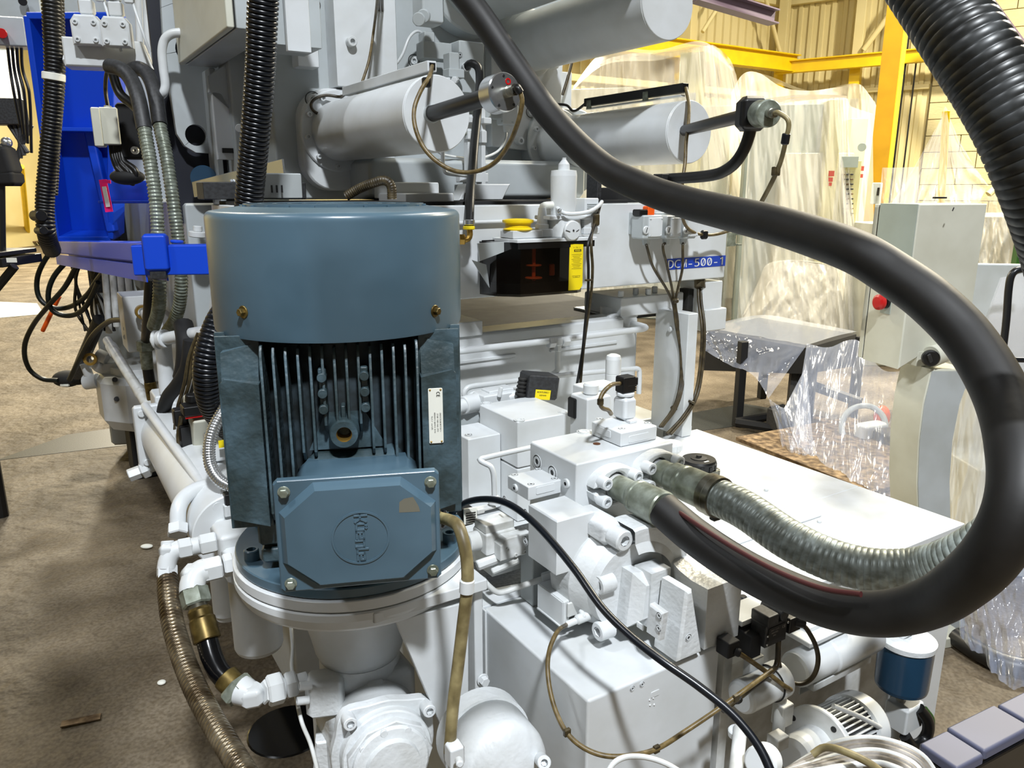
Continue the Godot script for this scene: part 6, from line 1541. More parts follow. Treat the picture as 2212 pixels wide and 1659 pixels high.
func holed(outer: Array, holes: Array) -> Array: # cuts round holes [centre, radius] into an outline, each joined to it by a hair-thin slit
	var q := outer.duplicate()
	for h in holes:
		var c: Vector2 = h[0]
		var best := 0
		for i in q.size():
			if q[i].distance_to(c) < q[best].distance_to(c): best = i
		var v: Vector2 = q[best]
		var a0 := (v - c).angle()
		var ring := []
		for k in 25:
			ring.append(c + Vector2.from_angle(a0 + 0.02 + (TAU - 0.04) * k / 24.0) * h[1])
		var ins := ring
		if not Geometry2D.is_polygon_clockwise(PackedVector2Array(q)): ins.reverse()
		var nxt: Vector2 = q[(best + 1) % q.size()]
		var back := v + (nxt - v).normalized() * 0.001
		q = q.slice(0, best + 1) + ins + [back] + q.slice(best + 1)
	return q

func left_machine() -> void:
	# the long bed of the press running away to the left
	var bd := thing("press_bed", "long grey white press bed running away behind the hoses at the left", "machine", W(-0.1, 0.2, -3.2))
	put("side", mbox(sh(), -0.12, 0.4, 0.30, 1.05, -4.6, -1.78, 0.01), M.white_dirty, bd)
	put("upper_side", mbox(sh(), -0.2, 0.5, 1.05, 1.55, -4.6, -2.2, 0.01), M.grey, bd)
	for k in 6:
		put("side_block", mbox(sh(), -0.24, -0.1, 0.62 + 0.1 * (k % 3), 0.95 + 0.08 * (k % 2), -2.2 - k * 0.46, -2.02 - k * 0.46, 0.008), M.white, bd)
	put("foot_rail", mbox(sh(), 0.02, 0.4, 0.0, 0.30, -4.4, -1.9, 0.01), M.white_dirty, bd)
	for k in 4:
		put("gusset", sh().prism([Vector2(0, 0), Vector2(0.10, 0), Vector2(0.07, 0.2), Vector2(0.03, 0.2)], fr(W(-0.18, 1.05, -1.9 - k * 0.22), A, UP), 0.05, 0.003), M.white, bd)
	put("cap", sh().cyl(P(427, 512, 2.75), P(427, 500, 2.75), 0.03, -1, 20).cyl(P(427, 500, 2.75), P(427, 488, 2.75), 0.015, -1, 16), M.white, bd)
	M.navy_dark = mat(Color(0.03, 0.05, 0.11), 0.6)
	# side plate with round holes
	var sp := thing("side_plate", "tall grey white plate with large round holes, left of the hanging cabinet", "plate", PC(420, 330, -2.2))
	var f0 := fr(W(0, 0, -2.2), A, UP)
	var inv := f0.affine_inverse()
	var out := []
	for q in [[338, -160], [560, -160], [560, 200], [447, 205], [452, 332], [420, 330], [396, 316], [379, 290], [371, 240], [352, 120], [346, 20]]:
		var p := inv * PC(q[0], q[1], -2.2)
		out.append(Vector2(p.x, p.y))
	var holes := []
	for q in [[420, 293, 22], [404, 110, 26], [394, 2, 20]]:
		var p := inv * PC(q[0], q[1], -2.2)
		holes.append([Vector2(p.x, p.y), q[2] * 2.8 / F])
	put("plate", sh().prism(holed(out, holes), f0, 0.03, 0.0, 0.9), M.grey, sp)
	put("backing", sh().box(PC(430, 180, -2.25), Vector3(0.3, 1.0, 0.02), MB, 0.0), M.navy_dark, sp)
	put("tall_flange", sh().box(PC(462, 300, -2.12), Vector3(0.02, 0.46, 0.14), MB, 0.003), M.grey, sp)
	put("web", sh().prism([Vector2(0, 0), Vector2(0.0, 0.22), Vector2(0.03, 0.22), Vector2(0.14, 0.0)], fr(PC(468, 345, -2.0), A, UP), 0.02, 0.002), M.white, sp)
	put("roof_web", sh().prism([Vector2(0, 0.0), Vector2(0.16, -0.14), Vector2(0.16, 0.16), Vector2(0.0, 0.05)], fr(PC(449, 200, -2.0), A, UP), 0.02, 0.002), M.grey, sp)
	put("black_lip", sh().box(PC(518, 326, -1.98), Vector3(0.12, 0.016, 0.02), MB, 0.001), M.black, sp)
	put("small_screw", sh().cyl(PC(521, 278, -1.95), PC(517, 277, -1.9), 0.014, -1, 16), M.white, sp)
	put("lower_plate", sh().box(PC(520, 300, -2.34), Vector3(0.34, 0.7, 0.03), MB, 0.002), M.grey, sp)
	put("round_port", sh().cyl(PC(440, 385, -2.14), PC(440, 385, -2.1), 0.045, -1, 28), M.filter_blue, sp)
	var an := thing("steel_angle", "bare steel strip with two screws lying before the side plate, beside the black conduit", "bracket", P(480, 405, 2.5))
	var aa := P(420, 407, 2.75)
	var ab := P(615, 360, 2.35)
	var af := fr(aa, ab - aa, UP)
	put("strip", sh().prism([Vector2(0, -0.03), Vector2(aa.distance_to(ab), -0.032), Vector2(aa.distance_to(ab), 0.022), Vector2(0, 0.022)], af, 0.006, 0.001), M.steel_clean, an)
	for q in [0.05, 0.28]:
		put("screw", sh().cyl(af * Vector3(q, -0.008, 0.006), af * Vector3(q, -0.008, 0.014), 0.008, -1, 6), M.steel_clean, an)
	put("lower_shelf", sh().box(P(545, 412, 2.4), Vector3(0.30, 0.05, 0.1), MB, 0.003), M.charcoal, an)
	put("terminal_strip", sh().box(P(595, 402, 2.25), Vector3(0.14, 0.07, 0.05), MB, 0.004), M.grey, an)
	for k in 4:
		put("terminal_slot", sh().box(P(576 + k * 11, 408, 2.22), Vector3(0.005, 0.02, 0.002), MB, 0.0), M.charcoal, an)
	var hp := thing("grab_handle", "white bent pipe handle before the side plate", "handle", P(352, 210, 2.75))
	put("tube", sh().tube(pxs([[400, 70, 2.75], [372, 73, 2.75], [356, 85, 2.75], [350, 110, 2.75], [353, 150, 2.75], [357, 185, 2.75], [352, 202, 2.75], [338, 210, 2.78]]), 0.0145, 14, [], 0.008, -1, 0.45), M.white, hp)
	# hanging control cabinet
	var c0 := P(512, 62, 2.2)
	var cb := blkp(c0, 402, 596, c0.y - 0.001)
	cb.s.y = 0.8
	cb.c.y = c0.y + 0.4
	var ca := thing("hanging_cabinet", "grey white steel cabinet hanging at the top edge left of the black conduit", "cabinet", c0)
	put("body", bbx(sh(), cb, 0.004), M.grey, ca)
	put("door", sh().box(cb.c - A * (cb.s.x / 2 + 0.014), Vector3(0.022, cb.s.y, cb.s.z * 0.99), MB, 0.006), M.beige_box, ca)
	put("door_seal", sh().box(cb.c - A * (cb.s.x / 2 + 0.002), Vector3(0.006, cb.s.y * 0.99, cb.s.z * 0.97), MB, 0.0), M.black, ca)
	put("side_flap", sh().box(PC(640, 20, mc(c0).z - 0.01) , Vector3(0.066, 0.22, 0.02), MB, 0.002), M.white, ca)
	put("side_body", sh().box(PC(620, 20, mc(c0).z - 0.12), Vector3(0.14, 0.22, 0.16), MB, 0.002), M.grey, ca)
	# black ribbed conduits
	var k1 := thing("black_conduit", "thick black ribbed conduit coming from the top edge down behind the motor", "conduit", P(545, 430, 1.95))
	put("ribbed_tube", sh().tube(pxs([[572, -60, 1.85], [568, 10, 1.87], [562, 150, 1.9], [552, 280, 1.93], [541, 400, 1.96], [530, 520, 1.98], [505, 640, 1.95], [470, 705, 1.88], [450, 770, 1.85], [449, 830, 1.86], [462, 880, 1.9], [500, 930, 1.98]]), 0.0345, 24, [0.0105, 0.004, "hose"]), M.conduit, k1)
	var k2 := thing("metal_conduit", "shiny ribbed metal conduit curving behind the motor's left pad", "conduit", P(470, 1000, 1.75))
	put("ribbed_tube", sh().tube(pxs([[500, 860, 1.86], [482, 888, 1.82], [462, 925, 1.79], [452, 965, 1.77], [455, 1005, 1.75], [472, 1035, 1.73], [500, 1052, 1.72], [530, 1058, 1.72]]), 0.0155, 18, [0.0066, 0.002, "sine"]), M.steel_clean, k2)
	var k3 := thing("black_conduit", "black ribbed conduit with white tape hanging before the blue trough", "conduit", P(100, 500, 2.9))
	put("ribbed_tube", sh().tube(pxs([[108, -60, 2.95], [113, 40, 2.95], [117, 150, 2.95], [113, 250, 2.95], [104, 350, 2.95], [97, 440, 2.95], [100, 500, 2.95], [112, 540, 3.1]]), 0.033, 18, [0.013, 0.004, "hose"]), M.black, k3)
	put("second_tube", sh().tube(pxs([[122, -60, 3.05], [126, 40, 3.05], [128, 120, 3.05], [126, 200, 3.05], [118, 300, 3.05], [112, 420, 3.05]]), 0.022, 14, [0.012, 0.003, "hose"]), M.black, k3)
	put("tape", sh().cyl(P(116, 158, 2.95), P(116, 174, 2.95), 0.038, -1, 20), M.paper, k3, "band of white tape")
	put("clip", sh().cyl(P(75, 466, 2.95), P(90, 466, 2.9), 0.02, -1, 16).cyl(P(82, 498, 2.95), P(95, 498, 2.9), 0.015, -1, 16), M.black, k3)
	for k in 2:
		var t := thing("steel_hose", ["grey ribbed steel hose passing behind the blue rail, left one of the pair", "grey ribbed steel hose passing behind the blue rail, right one of the pair"][k], "hose", P(345 + 40 * k, 690, 2.55))
		var a := [[[236, 143, 2.75], [262, 150, 2.72], [282, 170, 2.7], [298, 210, 2.66], [312, 280, 2.62], [326, 360, 2.58], [337, 440, 2.56], [343, 540, 2.55], [345, 620, 2.55], [342, 670, 2.58], [332, 705, 2.65]], [[285, 152, 2.85], [300, 148, 2.82], [318, 160, 2.8], [334, 200, 2.75], [345, 270, 2.7], [360, 340, 2.66], [372, 420, 2.63], [384, 510, 2.62], [391, 590, 2.62], [389, 650, 2.65], [378, 690, 2.7], [362, 715, 2.78]]]
		var pt: Array = a[k]
		put("ribbed_tube", sh().tube(pxs(pt.slice(3)), 0.0225, 18, [0.0115, 0.0038, "sine"]), M.galv, t)
		put("sleeve", sh().tube(pxs(pt.slice(0, 5)), 0.0245, 16, [], 0.01), M.charcoal, t)
	solo("black_hose", sh().tube(pxs([[240, 145, 2.8], [258, 200, 2.78], [285, 225, 2.75], [300, 240, 2.72]]), 0.016, 12), M.black, "black hose dropping from the valve block behind the grey steel hoses", "hose")
	solo("rear_housing", sh().box(P(300, 300, 4.7) - UP * 0.2, Vector3(0.62, 3.2, 0.4), Basis(UP, 0.2), 0.02), M.grey, "pale grey tall housing seen between the grey steel hoses and the side plate", "housing")
	# blue trough and blue rail
	var bt := thing("blue_trough", "tall blue painted steel trough standing behind the black conduit", "trough", P(170, 510, 3.9))
	var tl := P(58, 30, 3.75)
	var bf := fr(P(60, 36, 3.75), P(236, 40, 3.75) - P(60, 36, 3.75), P(125, 515, 4.05) - P(60, 36, 3.75))
	var tlq := [P(58, 34, 3.75), P(240, 34, 3.75), P(240, 516, 3.95), P(124, 516, 3.95)]
	var nn: Vector3 = (tlq[1] - tlq[0]).cross(tlq[2] - tlq[0]).normalized()
	if nn.z < 0: nn = -nn
	var bk := sh()
	bk.flat(tlq.map(func(p): return p - nn * 0.12), nn)
	put("back_sheet", bk, M.blue, bt)
	for k in 4:
		var a: Vector3 = tlq[k]
		var b: Vector3 = tlq[(k + 1) % 4]
		var d := (b - a).normalized()
		put("rim", sh().box((a + b) / 2 - nn * 0.055, Vector3(a.distance_to(b), 0.03, 0.13), Basis(d, nn.cross(d), nn), 0.006), M.blue, bt)
	var ma := P(104, 284, 3.84)
	var mb := P(240, 286, 3.84)
	put("cross_rib", sh().box((ma + mb) / 2 - nn * 0.06, Vector3(ma.distance_to(mb), 0.02, 0.12), fr(ma, mb - ma, UP).basis, 0.004), M.blue, bt)
	put("stand", sh().box(P(180, 560, 4.0) - nn * 0.25, Vector3(0.2, 0.5, 0.1), I3, 0.01), M.charcoal, bt)
	put("folded_rib", sh().box(P(200, 400, 3.86) - nn * 0.09, Vector3(0.05, 0.5, 0.05), Basis(Vector3(0, 0, 1), 0.1), 0.012), M.blue, bt)
	var br := thing("blue_shelf", "blue painted steel shelf edge sticking out behind the pink tag", "shelf", P(275, 430, 3.6))
	put("sheet", sh().box(P(275, 415, 3.6), Vector3(0.22, 0.10, 0.01), Basis(UP, 0.15), 0.002).box(P(275, 436, 3.58), Vector3(0.23, 0.012, 0.05), Basis(UP, 0.15), 0.002), M.blue, br)
	var tg := thing("pink_tag", "bright pink paper tag with white print tied to the blue trough", "tag", P(229, 455, 3.4))
	put("tag", sh().box(P(229, 423, 3.4), Vector3(0.033, 0.135, 0.002), Basis(Vector3(0, 0, 1), 0.08), 0.0).box(P(230, 392, 3.38), Vector3(0.036, 0.014, 0.004), Basis(Vector3(0, 0, 1), -0.1), 0.0), M.pink, tg)
	put("print", sh().box(P(229, 425, 3.392), Vector3(0.018, 0.085, 0.001), Basis(Vector3(0, 0, 1), 0.08), 0.0), M.paper, tg)
	var rl := thing("blue_rail", "bright blue steel rail with a squared end, meeting the motor's fan cowl", "rail", P(340, 590, 2.3))
	var e0 := P(338, 545, 2.3)
	var e1 := P(132, 533, 4.0)
	var dd := (e1 - e0).normalized()
	var rb := fr(e0, -dd, UP).basis
	rb = Basis(rb.x, rb.y, rb.z)
	put("long_beam", sh().box((e0 + e1) / 2, Vector3(e0.distance_to(e1), 0.062, 0.06), rb, 0.006), M.blue, rl)
	put("lower_flange", sh().box((e0 + e1) / 2 - UP * 0.062 + rb.z * 0.03, Vector3(e0.distance_to(e1) * 0.98, 0.05, 0.004), rb, 0.0).box((e0 + e1) / 2 - UP * 0.062 - rb.z * 0.028, Vector3(e0.distance_to(e1) * 0.98, 0.05, 0.004), rb, 0.0), M.blue, rl)
	put("end_cap", sh().box(e0, Vector3(0.07, 0.108, 0.052), fr(e0, Vector3(1, 0, -0.25), UP).basis, 0.010), M.blue, rl)
	put("end_cover", sh().box(e0 - UP * 0.062, Vector3(0.045, 0.03, 0.03), fr(e0, Vector3(1, 0, -0.25), UP).basis, 0.002), M.charcoal, rl)
	put("cross_beam", sh().box(P(420, 560, 2.34), Vector3(0.34, 0.088, 0.06), fr(e0, Vector3(1, 0, -0.12), UP).basis, 0.004), M.blue, rl)
	for q in [[122, 525, 4.02], [336, 521, 2.32], [382, 519, 2.4], [225, 521, 3.0]]:
		put("rail_screw", sh().cyl(P(q[0], q[1] + 6, q[2]), P(q[0], q[1], q[2]), 0.02, -1, 12), M.blue, rl)
	# valves on a block at the top left
	var vb := thing("valve_bank", "white pair of screwed valves on a common block at the top left", "valve", P(235, 150, 2.9))
	put("base_block", sh().prism([Vector2(-0.12, -0.05), Vector2(0.16, -0.05), Vector2(0.13, 0.04), Vector2(-0.12, 0.045)], fr(P(232, 122, 2.95), Vector3(1, 0, -0.3), UP), 0.10, 0.006), M.white, vb)
	put("side_fitting", sh().cyl(P(140, 130, 2.95), P(166, 130, 2.95), 0.018, -1, 6).cyl(P(150, 130, 2.95), P(172, 131, 2.95), 0.022, -1, 6), M.white, vb)
	for k in 2:
		var o := P(195 + 62 * k, 70 + 4 * k, 2.85)
		var vx := fr(o, Vector3(1, 0, -0.25), Vector3(-0.05, 1, 0.1))
		put("valve_body", sh().prism([Vector2(-0.045, -0.045), Vector2(0.045, -0.045), Vector2(0.045, 0.03), Vector2(0.03, 0.05), Vector2(-0.03, 0.05), Vector2(-0.045, 0.03)], vx, 0.06, 0.006), M.white, vb)
		for q in [[-0.028, -0.028], [0.028, -0.028], [-0.028, 0.026], [0.028, 0.026]]:
			put("valve_screw", sh().socket(vx * Vector3(q[0], q[1], 0.058), vx * Vector3(q[0], q[1], 0.066), 0.0085), M.white, vb)
		put("solenoid", sh().box(vx * Vector3(0.005, 0.075, 0.02), Vector3(0.045, 0.05, 0.05), vx.basis, 0.008).cyl(vx * Vector3(0.0, 0.10, 0.02), vx * Vector3(0.0, 0.16, 0.02), 0.025, -1, 18), M.white, vb)
		put("coil_plug", sh().box(vx * Vector3(0.05, 0.11, 0.02), Vector3(0.03, 0.03, 0.03), vx.basis, 0.004), M.white, vb)
		put("coil_wire", sh().tube([vx * Vector3(0.06, 0.1, 0.02), vx * Vector3(0.075, 0.05, 0.05), vx * Vector3(0.09, -0.01, 0.06), vx * Vector3(0.10, -0.06, 0.05)], 0.005, 8), M.white, vb)
	for k in 3:
		var o := k * 18.0
		solo("riser_pipe", sh().cyl(P(298 + o, -20, 3.3), P(304 + o * 1.1, 130 + o * 2, 3.3), 0.014, -1, 12), M.white, ["white upright pipe between the valve pair and the side plate, left one of three", "white upright pipe between the valve pair and the side plate, middle one of three", "white upright pipe between the valve pair and the side plate, right one of three"][k], "pipe")
	var jb := thing("junction_box", "small white junction box mounted before the blue trough", "box", P(232, 310, 3.0))
	put("housing", sh().box(P(240, 274, 3.0), Vector3(0.062, 0.13, 0.09), Basis(UP, 0.35), 0.004), M.beige_box, jb)
	put("lid", sh().box(P(213, 276, 2.97), Vector3(0.03, 0.135, 0.09), Basis(UP, 0.35), 0.004), M.beige_box, jb)
	put("gland", sh().cyl(P(233, 240, 3.0), P(233, 228, 3.0), 0.014, -1, 8), M.white, jb)
	put("wire", sh().tube(pxs([[233, 230, 3.0], [228, 195, 3.02], [230, 160, 3.0], [238, 145, 2.95]]), 0.007, 8), M.cable_dirty, jb)
	var dk := thing("cable_cluster", "black cluster of plugs and cables between the junction box and the grey steel hoses", "cables", P(280, 395, 3.05))
	put("dark_box", sh().box(P(284, 285, 3.05), Vector3(0.08, 0.2, 0.10), Basis(UP, 0.3), 0.01), M.black_matt, dk)
	put("ring_fitting", sh().lathe(P(293, 325, 2.97), Vector3(0, 0, 1), [[0.006, 0], [0.006, 0.01], [0.014, 0.01], [0.014, 0]], 20), M.steel_clean, dk)
	for k in 5:
		put("cable", sh().tube(pxs([[240 + k * 6, 300, 3.02], [246 + k * 5, 345, 3.0], [262 + k * 8, 372 + 5 * (k % 2), 2.98], [296 - k * 3, 385 + k * 3, 3.0]]), 0.012, 8), M.black, dk)
	put("plug_bundle", sh().ball(P(275, 382, 3.0), 0.05, Vector3(1.3, 0.6, 0.8)), M.black_matt, dk)
	# far left edge
	var fl := thing("wall_cabinet", "pale grey cabinet at the top left corner", "cabinet", P(50, 40, 4.3))
	put("housing", sh().box(P(50, 5, 4.3), Vector3(0.22, 0.22, 0.2), Basis(UP, 0.2), 0.006), M.grey, fl)
	put("knob", sh().cyl(P(49, 3, 4.18), P(49, 3, 4.15), 0.02, -1, 16), M.black, fl)
	var sb := thing("switch_box", "grey switch box with a dark red knob at the left edge", "switch", P(27, 100, 4.0))
	put("housing", sh().box(P(25, 72, 4.0), Vector3(0.15, 0.13, 0.12), Basis(UP, 0.3), 0.008), M.grey, sb)
	put("knob", sh().cyl(P(4, 72, 3.93), P(4, 72, 3.88), 0.022, -1, 18), M.red, sb)
	for k in 4:
		put("wire", sh().tube(pxs([[16 + k * 10, 98, 4.0], [22 + k * 9, 150, 4.05], [30 + k * 11, 200, 4.05], [44 + k * 8, 270 + k * 20, 4.1]]), 0.007, 6), M.black, sb)
	var db := thing("dark_box", "dark blue grey box hanging below the lit panel at the left edge", "box", P(18, 270, 4.2))
	put("housing", sh().box(P(14, 242, 4.2), Vector3(0.17, 0.13, 0.1), Basis(UP, 0.2), 0.006), M.charcoal, db)
	for k in 5:
		put("bracket_bar", sh().cyl(P(20 + k * 12, 270, 4.2), P(60 - k * 8, 330 + k * 6, 4.2), 0.012, -1, 8), M.charcoal, db)
	var pb := thing("grinder_stand", "black machine head with a chrome ball standing at the left edge", "machine", P(10, 560, 3.6))
	put("head", sh().box(P(8, 350, 3.6), Vector3(0.12, 0.15, 0.1), Basis(Vector3(0, 0, 1), 0.2), 0.03), M.black_matt, pb)
	put("jaw", sh().box(P(20, 385, 3.6), Vector3(0.10, 0.07, 0.1), I3, 0.02), M.black_matt, pb)
	put("chrome_ball", sh().ball(P(14, 308, 3.6), 0.024), M.steel_clean, pb)
	put("column", sh().cyl(Vector3(P(-90, 570, 3.6).x, 0.0, -3.6), P(-90, 570, 3.6), 0.03, -1, 8), M.black, pb)
	put("chain", sh().cyl(P(4, 400, 3.6), P(6, 548, 3.6), 0.014, -1, 8), M.black, pb)
	put("table_top", sh().box(P(5, 545, 3.6), Vector3(0.14, 0.02, 0.3), I3, 0.003).box(P(8, 562, 3.6), Vector3(0.18, 0.04, 0.3), I3, 0.003).box(P(-60, 562, 3.6), Vector3(0.2, 0.04, 0.2), I3, 0.003), M.black, pb)
	put("table_leg", sh().cyl(P(32, 575, 3.5), P(-30, 650, 3.5), 0.02, -1, 8), M.black, pb)
	put("nameplate", sh().box(P(25, 562, 3.44), Vector3(0.045, 0.02, 0.002), I3, 0.0), M.paper, pb)
	var lp := thing("lit_panel", "glowing white lamp panel at the left edge", "lamp", P(12, 215, 6.0))
	var g := StandardMaterial3D.new()
	g.albedo_color = Color(0.9, 0.9, 0.88)
	g.emission_enabled = true
	g.emission = Color(1.0, 0.97, 0.88)
	g.emission_energy_multiplier = 2.2
	put("lamp_frame", sh().box(P(12, 165, 6.05), Vector3(0.2, 0.38, 0.06), I3, 0.004), M.grey, lp)
	put("lamp_diffuser", sh().box(P(13, 165, 6.0), Vector3(0.17, 0.35, 0.03), I3, 0.004), g, lp)
	var ll := AreaLight3D.new()
	ll.name = "panel_light"
	ll.area_size = Vector2(0.17, 0.35)
	ll.light_energy = 1.5
	ll.light_color = Color(1.0, 0.97, 0.88)
	ll.area_range = 30.0
	ll.shadow_enabled = true
	lp.add_child(ll)
	ll.rotation.y = PI
	ll.rotation.y = 0.0
	ll.position = P(13, 165, 5.96) - lp.position
	ll.rotation.y = PI
	# pipes, blocks and hoses at the foot of the bed
	var b2 := thing("foot_manifold", "white bolted manifold block under the blue rail with a brass ringed port", "manifold", P(305, 745, 3.3))
	put("body", sh().box(P(305, 692, 3.35), Vector3(0.15, 0.24, 0.2), MB, 0.004), M.white, b2)
	for k in 5:
		put("edge_screw", sh().cyl(P(277, 655 + k * 18, 3.3), P(270, 656 + k * 18, 3.28), 0.012, -1, 12), M.white, b2)
	put("port", sh().lathe(P(307, 673, 3.22), C, [[0.02, 0], [0.02, 0.03], [0.03, 0.03], [0.03, 0]], 20), M.brass, b2)
	put("port_pipe", sh().cyl(P(310, 672, 3.25), P(318, 690, 3.1), 0.018, -1, 14), M.white, b2)
	var fh := thing("foot_hose", "hydraulic hose with silver ferrules dropping from the foot manifold", "hose", P(328, 870, 2.9))
	put("upper_sleeve", sh().tube(pxs([[325, 600, 2.75], [322, 660, 2.8], [318, 710, 2.9], [316, 735, 3.0]]), 0.02, 14), M.black, fh)
	put("nut", hexnut(sh(), P(313, 735, 3.0), P(315, 758, 3.0), 0.032), M.galv, fh)
	put("ferrule", sh().cyl(P(315, 757, 3.0), P(319, 797, 3.0), 0.023, -1, 20), M.galv, fh)
	put("rubber_sleeve", sh().cyl(P(319, 795, 3.0), P(324, 827, 3.0), 0.021, -1, 20), M.black, fh)
	put("lower_ferrule", sh().cyl(P(324, 825, 3.0), P(331, 865, 3.0), 0.023, -1, 20), M.zinc_yellow, fh)
	put("nut", hexnut(sh(), P(329, 862, 3.0), P(333, 882, 3.0), 0.027), M.white_dirty, fh)
	put("elbow", sh().tube(pxs([[332, 878, 3.0], [336, 895, 2.98], [350, 910, 2.95]]), 0.02, 12), M.white, fh)
	var dr := thing("foot_drum", "white eight sided drum on the floor below the foot manifold", "drum", P(325, 880, 4.3))
	var dc := P(325, 835, 4.3)
	put("drum", sh().lathe(Vector3(dc.x, 0.0, dc.z), UP, [[0.0, 0.3], [0.24, 0.3], [0.28, 0.36], [0.28, 0.57], [0.25, 0.60], [0.0, 0.61]], 10, false, true), M.white, dr)
	put("cap_plate", sh().cyl(Vector3(dc.x, 0.6, dc.z), Vector3(dc.x, 0.64, dc.z), 0.2, -1, 24), M.white, dr)
	put("skid", sh().box(Vector3(dc.x, 0.15, dc.z), Vector3(0.3, 0.3, 0.3), MB, 0.01), M.black_matt, dr)
	for q in [[248, 820], [252, 862]]:
		put("bolt_hole", sh().cyl(P(q[0], q[1], 4.08), P(q[0], q[1], 4.03), 0.014, -1, 12), M.charcoal, dr)
	var cr := thing("cross_pipe", "white pipe with collars standing on an upright, left of the thick black conduit", "pipe", P(355, 830, 2.5))
	put("tube", sh().cyl(P(335, 735, 2.5), P(470, 713, 2.35), 0.021, -1, 18), M.white, cr)
	put("collar", sh().cyl(P(334, 735, 2.5), P(342, 734, 2.5), 0.032, -1, 18).cyl(P(348, 733, 2.48), P(358, 731, 2.47), 0.030, -1, 18), M.white, cr)
	put("upright", sh().cyl(P(352, 735, 2.55), P(362, 850, 2.55), 0.026, -1, 16), M.white, cr)
	put("upright_foot", sh().box(P(365, 880, 2.6), Vector3(0.1, 0.12, 0.12), MB, 0.008), M.white, cr)
	var dp := thing("sloping_pipe", "long white pipe sloping down before the foot drum", "pipe", P(320, 860, 3.0))
	put("tube", sh().cyl(P(232, 735, 3.6), P(325, 885, 2.95), 0.021, -1, 16), M.white_dirty, dp)
	put("sleeve", sh().cyl(P(240, 748, 3.55), P(250, 764, 3.48), 0.026, -1, 16).cyl(P(298, 838, 3.15), P(306, 852, 3.08), 0.025, -1, 16), M.white, dp)
	var ff := thing("floor_fittings", "white elbow fittings and stub pipes lying low at the left end of the drum", "fitting", P(210, 840, 4.2))
	put("elbow", elbow(sh(), P(205, 775, 4.2), P(205, 800, 4.2), P(240, 798, 4.2), 0.03), M.white, ff)
	put("union", hexnut(sh(), P(228, 798, 4.2), P(255, 797, 4.2), 0.04), M.white, ff)
	put("stub", sh().cyl(P(182, 785, 4.2), P(194, 815, 4.2), 0.025, -1, 14).cyl(P(184, 826, 4.2), P(212, 822, 4.2), 0.042, -1, 14).cyl(P(210, 765, 4.2), P(232, 775, 4.2), 0.035, -1, 14), M.white, ff)
	put("copper_ring", sh().lathe(P(196, 776, 4.15), Vector3(0.3, 0.2, 1), [[0.02, 0], [0.02, 0.02], [0.035, 0.02], [0.035, 0]], 16), M.brass, ff)
	for k in 4:
		var o := k * 16.0
		solo("riser_pipe", sh().cyl(P(226 + o, 575, 3.9), P(236 + o, 720 - k * 14, 3.9), 0.016, -1, 10), M.white_dirty, "white grey upright pipe under the blue rail, %s of four" % ["leftmost", "second", "third", "rightmost"][k], "pipe")
	# dark green cable loops
	var gm := mat(Color(0.035, 0.07, 0.055), 0.4)
	for q in [["dark green cable making the smallest hanging loop below the blue rail", [[122, 530, 4.2], [95, 565, 4.2], [80, 605, 4.2], [86, 645, 4.2], [115, 665, 4.2], [150, 663, 4.2], [185, 640, 4.1], [210, 605, 4.0], [225, 585, 3.9]]], ["dark green cable making the middle hanging loop below the blue rail", [[148, 560, 4.1], [115, 600, 4.1], [104, 640, 4.1], [115, 672, 4.1], [150, 682, 4.1], [180, 668, 4.05], [198, 640, 4.0], [212, 610, 3.95]]], ["dark green cable making the long outer loop down to the floor plug", [[165, 575, 4.0], [140, 620, 4.05], [105, 660, 4.1], [70, 705, 4.2], [53, 750, 4.25], [62, 795, 4.3], [90, 818, 4.3], [125, 822, 4.3]]], ["dark green cable running from the black sleeve up to the foot manifold", [[150, 820, 4.2], [175, 770, 4.1], [200, 725, 4.0], [235, 695, 3.8], [270, 690, 3.6]]]]:
		solo("green_cable", sh().tube(pxs(q[1]), 0.0135, 10, [], 0.02), gm, q[0], "cable")
	var fp := thing("floor_plug", "black wrapped cable plug lying on the floor left of the drum", "plug", PH(150, 835, 0.0))
	put("plug", sh().ball(P(145, 818, 4.4), 0.07, Vector3(1.2, 0.7, 0.9)).ball(P(168, 818, 4.4), 0.06, Vector3(1.3, 0.6, 1)), M.black_matt, fp)
	put("sleeve", sh().tube(pxs([[165, 810, 4.3], [185, 762, 4.2], [205, 715, 4.1], [215, 690, 4.05]]), 0.034, 12), M.charcoal, fp)
	put("tape_end", sh().box(P(140, 832, 4.35), Vector3(0.05, 0.015, 0.02), I3, 0.004), M.paper, fp)
	for k in 10:
		var x := 150.0 + k * 9.0
		solo("loose_wire", sh().tube(pxs([[x, 560 + (k % 3) * 8, 4.1], [x + 14 - (k % 4) * 9, 610, 4.15], [x + 22 - (k % 2) * 18, 660 + (k % 3) * 8, 4.15], [x + 34 - k * 2, 715, 4.1]]), 0.006 + 0.002 * (k % 2), 6, [], 0.03), M.cable_dirty if k % 3 else M.black, "thin dark wire in the tangle hanging below the blue rail", "wire", "tangled wires below the blue rail")
	solo("copper_rod", sh().cyl(P(128, 640, 4.3), P(92, 715, 4.35), 0.012, -1, 8), M.orange, "orange copper rod leaning in the tangle below the blue rail", "rod")
	solo("cable_sleeve", sh().tube(pxs([[412, 735, 2.3], [408, 775, 2.3], [402, 800, 2.32], [385, 830, 2.35], [362, 860, 2.4], [350, 905, 2.5], [342, 945, 2.55]]), 0.022, 12), M.black_matt, "black wrapped cable sleeve hanging left of the thick black conduit", "cable")
	solo("cable_sleeve", sh().tube(pxs([[396, 700, 2.45], [402, 740, 2.4], [400, 790, 2.4], [394, 815, 2.42]]), 0.03, 12), M.black_matt, "black fabric sleeve behind the cross pipe", "cable")
